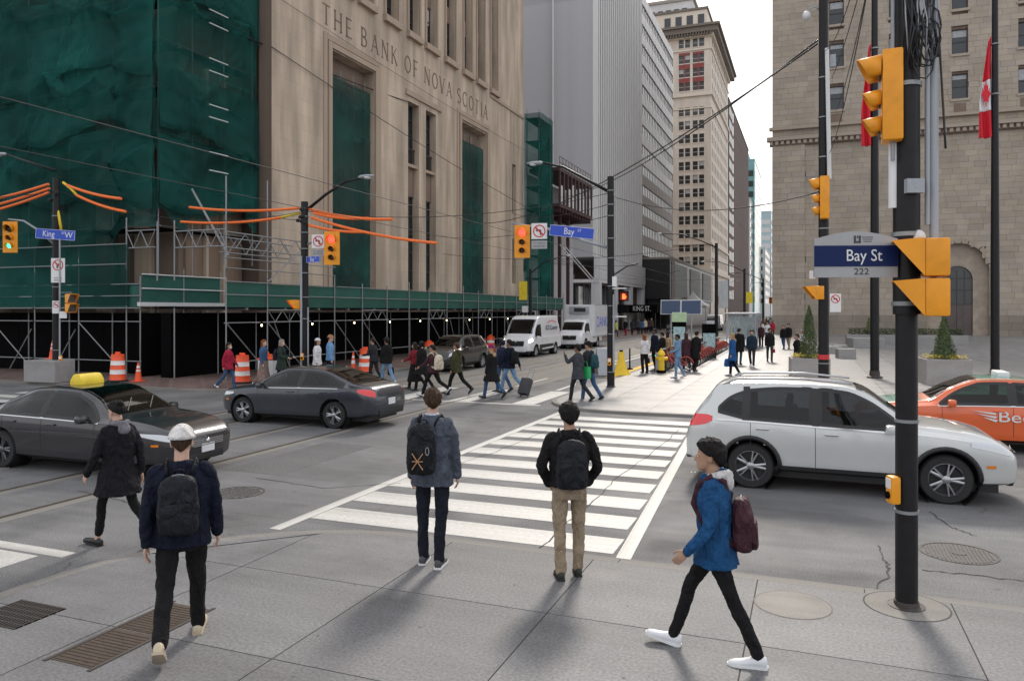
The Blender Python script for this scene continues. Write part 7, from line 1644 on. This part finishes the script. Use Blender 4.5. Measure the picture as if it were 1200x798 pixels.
person('man in dark jacket and green trousers walking up the plaza', g_(902, 424, ZP), 185, 1.78, .2, 'brown', 'black', 'short', C['black'], ('moss', (.03, .05, .045)), None, hem=.84, bag=('left', 'red', (.36, .02, .05), .2, .2))
person('man in black blazer and beige trousers in front of sandstone wall', g_(924, 409, ZP), 160, 1.8, .22, 'tan', 'black', 'short', C['black'], C['khaki'], None, hem=.8, shirt=('white', (.62, .62, .64)))
person('person in dark jeans walking beside the black blazer', g_(918, 409, ZP), 160, 1.68, .2, 'tan', 'black', 'short', C['black'], C['jeans'], None, hem=.82)
person('person in black coat with black backpack beside the planter shrub', g_(934, 441, ZP), 95, 1.76, .2, 'tan', 'brown', 'short', C['black'], C['black'], None, hem=.55, bag=('backpack', 'black', (.010, .010, .011), .32, .22, .5, 1.2))
person('person in white shirt and navy vest behind the planter shrub', g_(939, 423, ZP), 170, 1.66, .1, 'tan', 'grey', 'short', C['white'], C['navy'], None, hem=.88)
person('person in maroon jacket far up the plaza', g_(892, 407, ZP), 180, 1.75, .2, 'tan', 'black', 'short', C['burg'], C['black'], None, hem=.84)
person('person in white top far up the plaza', g_(899, 401, ZP), 180, 1.72, .15, 'tan', 'black', 'long', C['white'], C['black'], None, hem=.84)
person('person in bright orange jacket far down the right pavement', g_(889, 396, ZP), 180, 1.8, .15, 'tan', 'black', 'short', ('hi_vis_orange', (.62, .09, .02)), C['black'], None, hem=.7, wide=1.3)
FAR = 'pedestrians on the pavement by the KING ST. awning'
for i, (px, py) in enumerate(((716, 397), (722, 396), (733, 394.5), (741, 393.5), (748, 393), (757, 392.5), (765, 392), (772, 391.5), (779, 391), (786, 391))):
    person(('person in dark coat beside the box truck', 'person in yellow and grey vest past the box truck', 'person in black jacket and red trousers before the awning', 'person in charcoal coat before the awning', 'person in pale shirt and dark coat before the awning', 'person in denim jacket past the awning', 'person in cream coat past the awning', 'person in burgundy coat past the awning', 'person in olive coat past the awning', 'person in black coat well past the awning')[i],
           (max(-19.6, min(-18.0, G(px, py).x)), G(px, py).y, ZL), (90, -90, 170, 0, 180, 0, 180, 20, 180, 0)[i], 1.7 + .02 * (i % 5), .25 if i % 2 else .1, ('tan', 'brown', 'pale')[i % 3], 'black', ('short', 'long')[i % 2], (C['black'], ('hi_vis', (.5, .5, .08)), C['black'], C['char'], C['suit'], C['jeans'], C['cream'], C['burg'], C['olive'], C['black'])[i], (C['black'], C['char'], C['red'], C['black'], C['black'], C['black'], C['navy'], C['black'], C['black'], C['jeans'])[i], None, hem=.75, group=FAR)

CROWD = 'far pedestrians on the right pavement'
rg = random.Random(17); cc = [C[k] for k in ('black', 'char', 'navy', 'burg', 'tan', 'jeans', 'white', 'red', 'olive', 'grey')]; cn = ('black', 'charcoal', 'navy', 'burgundy', 'tan', 'denim', 'white', 'red', 'olive', 'grey')
for i in range(24):
    y = 58 + i * 3.2 + rg.uniform(-1, 1); x = rg.uniform(-7.0, -3.2) if y < 90 else rg.uniform(-7.0, -4.8); k = i % 10; j = (i * 3 + 1) % 4
    person('far pedestrian in %s coat and %s trousers %s' % (cn[k], ('black', 'navy', 'charcoal', 'denim')[j], ('beside the glass shelter' if i < 6 else 'past the glass shelter') if i < 12 else 'along the sandstone building side'), (x, y, ZP), rg.choice((0, 180)), rg.uniform(1.62, 1.84), .22 if i % 2 else .1, ('tan', 'brown', 'pale')[i % 3], ('black', 'brown', 'dark')[i % 3], ('short', 'long')[i % 2], cc[k], (C['black'], C['navy'], C['char'], C['jeans'])[j], None, hem=.78, group=CROWD)
# ---------------------------------------------------------------- street furniture
# flagpoles with limp flags
def flagpole(loc, label, top, ztop, n_):
    t = thing('flagpole', label, 'flagpole', loc); obj('shaft', MB().lathe([(.17, 0), (.17, 4), (.13, 12), (.09, top)], n=18), M['black_pole'], t, False, 40)
    obj('base_collar', MB().lathe([(.3, 0), (.3, .06), (.2, .1), (.19, .3)], n=18), M['iron'], t, False, 40)
    for z in (ztop + .1, ztop - 2): obj('halyard_clip', MB().lathe([(.16, z), (.16, z + .05)], n=12), M['steel'], t)
    return t
def flag(loc, label, h, w_, ztop, maple=True, side=-1, red=False):
    t = thing('flag', label, 'flag', loc); r3 = random.Random(11)
    def sheet(u0, u1, m, nm):
        P = []
        for i in range(9):
            v = i / 8; row = []
            for j in range(25):
                u = u0 + (u1 - u0) * j / 24       # u: along the drooped fly, hanging down
                wd = w_ * (.25 + .75 * min(1, u * 1.6)); x = side * (.14 + wd * v) ; fold = .16 * math.sin(v * 9 + u * 4) * (.3 + .7 * u)
                row.append((x, fold - .05, ztop - h * u - .25 * v * (1 - u)))
            P.append(row)
        o = obj(nm, MB().grid(P), m, t, False, 180); o.modifiers.new('thick', 'SOLIDIFY').thickness = .01; return o
    sheet(0, .42, M['flag_red'], 'red_band'); wb = sheet(.42, .73, M['flag_red' if red else 'flag_white'], 'middle_band'); sheet(.73, 1, M['flag_red'], 'red_band')
    if maple:
        k = MB(); pts = [(0, .5), (.1, .28), (.22, .34), (.2, .08), (.42, .22), (.36, .06), (.5, 0), (.26, -.22), (.28, -.32), (.04, -.28), (.04, -.5), (-.04, -.5), (-.04, -.28), (-.28, -.32), (-.26, -.22), (-.5, 0), (-.36, .06), (-.42, .22), (-.2, .08), (-.22, .34), (-.1, .28)]
        k.extr([(side * (.14 + w_ * .5) + x * w_ * .75, ztop - h * .575 + z * h * .26) for x, z in pts], -.26, -.235); obj('maple_leaf', k, M['flag_red'], wb)
    return t
fp1, fp2 = g_(1025, 443, Z_PLAZA), g_(1166, 440, Z_PLAZA)
flagpole(fp1, 'black flagpole on plaza behind the Bay St 222 sign', 22, 13.2, 0); flagpole(fp2, 'black flagpole on plaza beside the granite planter', 22, 13.8, 1)
flag(fp1, 'limp red flag mostly hidden behind the yellow signal', 4.2, .36, 13.6, False, red=True); flag(fp2, 'limp red and white maple leaf flag on the planter side pole', 4.3, .46, 14.3)
# planters and clipped shrubs
def leaves(n, f, size, seed):
    rg = random.Random(seed); mb = MB()
    for _ in range(n):
        p, nr = f(rg); nr = (nr + Vector((rg.uniform(-.7, .7), rg.uniform(-.7, .7), rg.uniform(-.4, .9)))).normalized(); u = nr.orthogonal().normalized(); u = (Matrix.Rotation(rg.uniform(0, 6.3), 3, nr) @ u); v = nr.cross(u); s = size * rg.uniform(.6, 1.4)
        mb.add([p - u * s, p - v * s * .4, p + u * s, p + v * s * .4], [[0, 1, 2, 3]])
    return mb
def conef(r, h, z0):
    def f(rg):
        t = rg.random() ** 1.35; a = rg.uniform(0, 6.283); rr = r * (1 - t) ** .8 * (.55 + .5 * rg.random()) * (1 + .14 * math.sin(a * 3 + t * 9)); return Vector((rr * math.cos(a), rr * math.sin(a), z0 + t * h)), Vector((math.cos(a), math.sin(a), .4))
    return f
def planter(loc, label, slabel, w_, hh, rz, sh_h, m):
    t = thing('granite_planter', label, 'planter', loc, rz); k = MB().box((0, 0, hh / 2), (w_, w_, hh), bev=.02); obj('box', k, M['planter'], t)
    obj('soil', MB().box((0, 0, hh - .03), (w_ - .16, w_ - .16, .08)), M['trunk'], t); obj('plinth', MB().box((0, 0, .02), (w_ - .1, w_ - .1, .05)), M['black'], t)
    fl = leaves(900, lambda rg: (Vector((rg.uniform(-w_, w_) * .46, rg.uniform(-w_, w_) * .46, hh + rg.uniform(.02, .16))), Vector((0, 0, 1))), .028, 3)
    o = tag(obj('blossom_bed', fl, M['leaf_y']), 'low yellow blossom round the ' + slabel, 'flowers'); o.location = loc; o.rotation_euler = (0, 0, rz)
    s = thing('conical_shrub', slabel, 'shrub', (loc[0], loc[1], loc[2] + hh), rz); obj('trunk', MB().path([(0, 0, -.05), (0.01, 0, sh_h * .5), (0, 0, sh_h * .9)], [.04, .03, .01], 8), M['trunk'], s)
    obj('crown', leaves(4200, conef(.42, sh_h, .03), .036, 5 + int(w_ * 10)), M[m], s); obj('young_growth', leaves(1100, conef(.46, sh_h, .05), .03, 8), M['leaf2'], s)
planter(g_(1106, 450, Z_PLAZA), 'square granite planter beside the maple leaf flagpole', 'dark clipped conical evergreen in planter by flagpole', 1.5, .95, .1, 1.55, 'leaf')
planter(g_(948, 446, Z_PLAZA), 'square granite planter behind the plaza kerb pole', 'tall conical evergreen behind the plaza kerb pole', 1.4, .9, .1, 2.0, 'leaf')
lp = thing('long_planter', 'low long granite planter with hedge in front of the sandstone wall', 'planter', g_(1060, 404, Z_PLAZA), .02)
obj('wall', MB().box((0, 0, .4), (8.6, 1.6, .8), bev=.02), M['stone_block'], lp)
obj('hedge', leaves(5200, lambda rg: (Vector((rg.uniform(-4.1, 4.1), rg.uniform(-.6, .6), .82 + rg.random() * .5)), Vector((0, 0, 1))), .07, 2), M['leaf'], lp)['kind'] = 'stuff'
for x in (-2.6, .2): obj('sapling', leaves(500, conef(.3, 1.3, .9), .06, 4).xf(Matrix.Translation((x, 0, 0))), M['leaf2'], lp)
for i, (px, py, w_, h_) in enumerate(((991, 420, .95, .55), (984, 413, .8, .5), (1014, 407, 2.2, .7), (973, 414, 1.3, .45))):
    o = obj('stone_bench', MB().box((0, 0, h_ / 2), (w_, w_ * .8, h_), .1, .03), M['stone_block']); o.location = g_(px, py, Z_PLAZA); o.rotation_euler = (0, 0, .12)
    tag(o, ('small granite block seat beside the kerb pole', 'smaller granite block behind the first block seat', 'wide granite block at the end of long planter', 'low granite bench block behind conical shrub')[i], 'stone seat', 'granite seats on the plaza')
# construction barrels, cones, block
def barrel(loc, label, rz=0):
    t = thing('traffic_barrel', label, 'barrel', loc, rz, 'traffic barrels along the shed'); pr_ = [(.30, .06, .0), (.295, .06, .26), (.28, .26, .44), (.27, .44, .62), (.26, .62, .80), (.25, .80, .98)]
    obj('rubber_base', MB().lathe([(.36, 0), (.36, .05), (.3, .07)], n=20), M['rubber'], t, False, 40); z = .07
    for i, (h_, m) in enumerate(((.22, 'safety_orange'), (.17, 'reflective'), (.17, 'safety_orange'), (.17, 'reflective'), (.24, 'safety_orange'))):
        r0 = .285 - .012 * i; obj('band', MB().lathe([(r0 + .006, z), (r0 + .006, z + .012), (r0, z + .02), (r0 - .008, z + h_)], n=22), M[m], t, False, 40); z += h_
    obj('top_handle', MB().box((0, 0, z + .04), (.24, .06, .1), bev=.02), M['safety_orange'], t); return t
def cone(loc, label, h_=.72):
    t = thing('traffic_cone', label, 'traffic cone', loc, 0, 'traffic cones along the shed'); obj('base', MB().box((0, 0, .02), (.38, .38, .04), bev=.01), M['safety_orange'], t)
    obj('cone', MB().lathe([(.14, .04), (.03, h_)], n=18), M['safety_orange'], t, False, 40)
    for a, b_ in ((.45, .62), (.72, .84)): obj('reflective_band', MB().lathe([(.143 - .11 * a, h_ * a), (.143 - .11 * b_, h_ * b_)], n=18), M['reflective'], t, False, 40)
barrel(g_(138, 447, ZL), 'orange and white barrel at the shed corner post'); barrel(g_(284, 449, ZL), 'orange and white barrel beside the red coat person'); barrel(g_(428, 437, ZL), 'orange and white barrel behind charcoal jacket man')
barrel(g_(503, 424, ZL), 'orange barrel behind the burgundy jacket person'); barrel(g_(575, 413, ZL), 'orange barrel behind the charcoal crossover'); barrel(g_(312, 447, ZL), 'orange and white barrel beside the grey haired woman')
cone(g_(162, 447, ZL), 'orange cone beside the shed corner barrel'); q = g_(62, 445, ZL); cone((q[0], q[1], ZL + .82), 'orange cone standing on the granite block'); cone(g_(305, 446, ZL), 'orange cone between the two barrels', .9); cone(g_(414, 437, ZL), 'orange cone beside the charcoal jacket man', .9); cone(g_(568, 413, ZL), 'orange cone behind the crossover', .9)
gb_ = obj('granite_block', MB().box((0, 0, .41), (1.55, .9, .82), bev=.03), M['stone_block']); gb_.location = (g_(58, 447, ZL)); gb_.rotation_euler = (0, 0, .05); tag(gb_, 'rough granite counterweight block beside the cross street pole', 'stone block')
wc = thing('white_cabinet', 'white barrier cabinet beside the grey haired woman', 'cabinet', g_(316, 450, ZL), .1); obj('case', MB().box((0, 0, .45), (.7, .5, .9), bev=.05), M['white_metal'], wc); obj('lid', MB().box((0, 0, .93), (.74, .54, .06), bev=.02), M['safety_orange'], wc)
# hydrant, yellow base, sandwich board
hy = thing('fire_hydrant', 'yellow fire hydrant on the plaza kerb among waiting people', 'hydrant', g_(775, 437, ZP)); M['hyd'] = pm('hydrant_yellow', (.78, .52, .02), .45, var=.12)
obj('barrel', MB().lathe([(.2, 0), (.2, .06), (.14, .1), (.13, .75), (.17, .78), (.17, .84), (.14, .9), (.08, .98), (.03, 1.02), (.03, 1.08)], n=18), M['hyd'], hy, False, 40); obj('foot', MB().lathe([(.21, 0), (.21, .12)], n=16), M['black'], hy)
for a in (0, 120, 240): obj('outlet', MB().lathe([(.07, 0), (.07, .12), (.085, .12), (.085, .17)], (0, 0, 0), 12, 'Y', Matrix.Rotation(R(a), 3, 'Z')).xf(Matrix.Translation((.1 * math.sin(R(a)), -.1 * math.cos(R(a)), .62))), M['hyd'], hy, False, 40)
yb = thing('yellow_delineator', 'yellow splayed delineator base at kerb beside corner pole', 'delineator', g_(728, 441, 0)); obj('cone', MB().rings([ringz((0, 0, z), a, b_, 14, 4) for z, a, b_ in ((0, .42, .35), (.06, .4, .33), (.3, .24, .2), (.75, .13, .12), (1.05, .1, .09))]), M['hyd'], yb, False, 50); obj('cap', MB().lathe([(.08, 1.05), (.08, 1.12)], n=12), M['black'], yb)
sbd = thing('sandwich_board', 'grey folding board leaning open behind the corner pole', 'sign board', g_(708, 440, 0), .5)
for s_ in (-1, 1): obj('panel', MB().box((0, s_ * .22, .6), (.7, .04, 1.2), rx=s_ * .3), M['grey_metal'], sbd)
bl = thing('delineator_post', 'thin dark delineator post on yellow kerb strip', 'post', g_(738, 433, 0)); obj('post', MB().lathe([(.04, .0), (.035, 1.0)], n=10), M['black'], bl); obj('foot', MB().lathe([(.16, 0), (.16, .04), (.05, .08)], n=14), M['black'], bl)
# share bikes in their docks
M['bike_red'] = pm('bike_red', (.42, .05, .03), .4, var=.1); M['bike_dark'] = pm('bike_dark', (.03, .03, .035), .5)
bk = thing('share_bike', 'red share bike docked in the long bike row', 'bicycle', (0, 0, 0), 0, 'share bikes in the dock row')
def ring_mesh(r, t_, c): return MB().path([(c[0] + r * math.cos(a), 0, c[1] + r * math.sin(a)) for a in [2 * math.pi * k / 24 for k in range(25)]], t_, 6)
for x in (-.52, .52):
    wh = obj('wheel', ring_mesh(.31, .022, (x, .33)), M['tyre'], bk, False, 180); sp = MB()
    for k in range(9): a = math.pi * k / 9; sp.path([(x - .3 * math.cos(a), 0, .33 - .3 * math.sin(a)), (x + .3 * math.cos(a), 0, .33 + .3 * math.sin(a))], .003, 4)
    obj('spokes', sp, M['steel'], wh)
    obj('mudguard', MB().path([(x + .35 * math.cos(a), 0, .33 + .35 * math.sin(a)) for a in [R(q) for q in range(10, 171, 16)]], [(.03, .008)] * 11, 8), M['bike_red'], bk, False, 180)
fr = MB(); 
for p, r_ in (([(-.52, 0, .33), (-.1, 0, .30), (.1, 0, .42), (.38, 0, .85)], .03), ([(-.1, 0, .3), (-.2, 0, .82)], .025), ([(.52, 0, .33), (.4, 0, .8), (.36, 0, 1.02)], .022), ([(-.52, 0, .33), (-.18, 0, .72)], .018)): fr.path(p, r_, 8)
obj('frame', fr, M['bike_red'], bk, False, 180); obj('saddle', MB().ell((-.22, 0, .92), (.14, .08, .04)), M['bike_dark'], bk, False, 180); obj('seat_post', MB().path([(-.2, 0, .8), (-.22, 0, .9)], .015, 6), M['steel'], bk)
obj('handlebar', MB().path([(.3, -.3, 1.05), (.36, -.12, 1.04), (.36, .12, 1.04), (.3, .3, 1.05)], .016, 6), M['bike_dark'], bk, False, 180); obj('basket', MB().box((.55, 0, .92), (.24, .32, .18), bev=.02), M['bike_dark'], bk); obj('crank', MB().lathe([(.09, -.02), (.09, .02)], (-.1, 0, .3), 14, 'Y'), M['bike_dark'], bk)
p0, p1 = Vector(g_(800, 441, ZP)), Vector(g_(846, 411, ZP)); p0 = Vector((-5.6, 34.2, ZP)); p1 = Vector((-5.9, 53, ZP))
nb_ = 20
dk0 = thing('bike_dock', 'grey docking post holding a share bike', 'bike dock', (0, 0, 0), 0, 'docks of the share bike row'); obj('post', MB().box((0, 0, .42), (.12, .16, .84), bev=.03), M['grey_metal'], dk0); obj('dock_light', MB().box((0, -.085, .7), (.06, .01, .06)), M['green_on'], dk0); obj('base_plate', MB().box((0, 0, .02), (.5, .7, .04)), M['iron'], dk0)
for k in range(nb_):
    p = p0.lerp(p1, k / (nb_ - 1))
    b_ = bk if k == 0 else clone(bk, (0, 0, 0)); b_.location = (p.x, p.y, p.z + .0); b_.rotation_euler = (0, 0, R(168))
    d_ = dk0 if k == 0 else clone(dk0, (0, 0, 0)); d_.location = (p.x - .78, p.y, p.z); d_.rotation_euler = (0, 0, R(-90))
# solar panels, totems, kiosk boards
M['solar'] = pm('solar_panel_blue', (.02, .05, .12), .25, var=.1, scale=20)
sp2 = thing('solar_mast', 'twin dark blue solar panels on posts above the bike row', 'solar panel', (-6.9, 42, ZP))
for px in (786, 810):
    q = onY(px, 360, 42); o = obj('panel', MB().box((0, 0, 0), (1.02, .05, .72), rx=-.15), M['solar'], sp2, True); o.location = (q.x, 42, q.z)
    f = obj('panel_frame', MB().box((0, .03, 0), (1.1, .04, .8), rx=-.15), M['sign_white'], o); utube('post', (q.x, 42.1, ZP), (q.x, 42.1, q.z), .04, M['grey_metal'], sp2)
def totem(px, py, y, w_, h_, label, green):
    q = onY(px, py, y); t = thing('map_totem', label, 'information board', (q.x, y, ZP), .15); obj('case', MB().box((0, 0, h_ / 2), (w_, .22, h_), bev=.03), M['black'], t)
    f = obj('map_face', MB().box((0, -.115, h_ * .48), (w_ * .86, .012, h_ * .5)), pm('pale_map_print', (.33, .48, .50), .5, var=.5, scale=9), t)
    for k in range(5): obj('map_line', MB().box((-.2 + .1 * k, -.1225, h_ * .48), (.012, .003, h_ * .46), ry=.3 * (k - 2)), M['sign_white'], f)
    if green: obj('header', MB().box((0, -.118, h_ * .93), (w_ * 1.06, .05, h_ * .2), bev=.01), pm('pale_green_header', (.42, .58, .36), .5), t)
totem(796, 400, 41, .72, 2.55, 'tall map totem with pale green header at the bike row', True); totem(831, 400, 45, .8, 1.95, 'dark map board with teal print beside bike row', False)
# glass shelter
shl = thing('bus_shelter', 'glass bus shelter with flat roof past the bike row', 'bus shelter', (-4.6, 60, ZP)); M['shelter_glass'] = pm('shelter_glass', (.5, .6, .62), .05, var=0, alpha=.28, spec=.6)
obj('roof', MB().box((0, 0, 2.5), (2.2, 6.5, .14), bev=.03), M['grey_metal'], shl)
for x in (-1, 1):
    for y in (-3, -1, 1, 3): obj('post', MB().box((x, y, 1.22), (.07, .07, 2.44)), M['grey_metal'], shl)
for y in (-2, 0, 2): obj('pane', MB().box((1, y, 1.3), (.02, 1.9, 2.1)), M['shelter_glass'], shl)
for y in (-3, 3): obj('pane', MB().box((0, y, 1.3), (1.9, .02, 2.1)), M['shelter_glass'], shl)
obj('poster_panel', MB().box((0, 2.95, 1.3), (1.2, .06, 1.7)), M['blind'], shl); obj('bench', MB().box((.5, 0, .45), (.35, 3, .06)), M['grey_metal'], shl)
# white tent on the left pavement
tt = thing('white_tent', 'white peaked canopy tent past the black pavilion', 'tent', (-15.9 - 3, 112 + 70, Z_LEFT))
q = onX(812, 357, -19.0); tt.location = (-19.0, q.y, Z_LEFT); w_ = 2.6; zb = 3.1 + (q.z - 3.1) * .6; rows = []
for v in [k / 8 for k in range(9)]:
    r_ = (1 - v) ** 1.5 * (1 - .04) + .04 * (1 - v); ring = []
    rows.append([Vector((x * w_ * max(r_, .02), y * w_ * max(r_, .02), zb + v * 2.6)) for x, y in ((-1, -1), (0, -1), (1, -1), (1, 0), (1, 1), (0, 1), (-1, 1), (-1, 0))])
obj('canopy', MB().rings(rows), M['white_metal'], tt, False, 30); obj('valance', MB().box((0, 0, zb - .2), (w_ * 2 + .02, w_ * 2 + .02, .38)), M['white_metal'], tt)
for x in (-1, 1):
    for y in (-1, 1): obj('pole', MB().lathe([(.05, 0), (.05, zb)], (x * w_ * .96, y * w_ * .96, 0), 8), M['grey_metal'], tt)
# rolling suitcase and the green carrier bag
su = thing('suitcase', 'small dark rolling suitcase behind the navy jacket man', 'suitcase', g_(612, 465, 0), .4); su.rotation_euler = (R(-28), 0, R(-15))
obj('shell', MB().box((0, 0, .36), (.36, .24, .56), bev=.05), M['bike_dark'], su, False, 50); obj('pull_handle', MB().path([(-.1, .1, .62), (-.1, .1, 1.0), (.1, .1, 1.0), (.1, .1, .62)], .012, 6), M['steel'], su)
for x in (-.14, .14): obj('wheel', MB().lathe([(.04, -.015), (.04, .015)], (x, .1, .04), 12, 'X'), M['tyre'], su)
gq = g_(686, 471, 0); gbg = thing('green_bag', 'bright green carrier bag held by the teal backpack man', 'bag', (gq[0], gq[1], .72), R(66))
obj('bag', MB().rings([ringz((0, 0, z), .09 * f, .2 * f, 14, 3.5) for z, f in ((0, .9), (.05, 1), (.3, .97), (.36, .95))]), pm('green_bag_print', (.02, .38, .11), .5), gbg, False, 50); obj('handles', MB().path([(0, -.1, .35), (0, -.05, .52), (0, .05, .52), (0, .1, .35)], .01, 6), MATS['green_bag_print'], gbg)
# trodden gum on the near slabs
rg = random.Random(21); gm = MB()
for _ in range(90):
    x, y = rg.uniform(-5, 6), rg.uniform(2.2, 7.6); r_ = rg.uniform(.008, .022); gm.lathe([(r_, 0), (r_ * .6, .0025)], (x, y, Z_NEAR + .0062), 7)
o = obj('gum_spots', gm, pm('trodden_gum', (.10, .10, .10), .8), sw_near, True); o['kind'] = 'stuff'
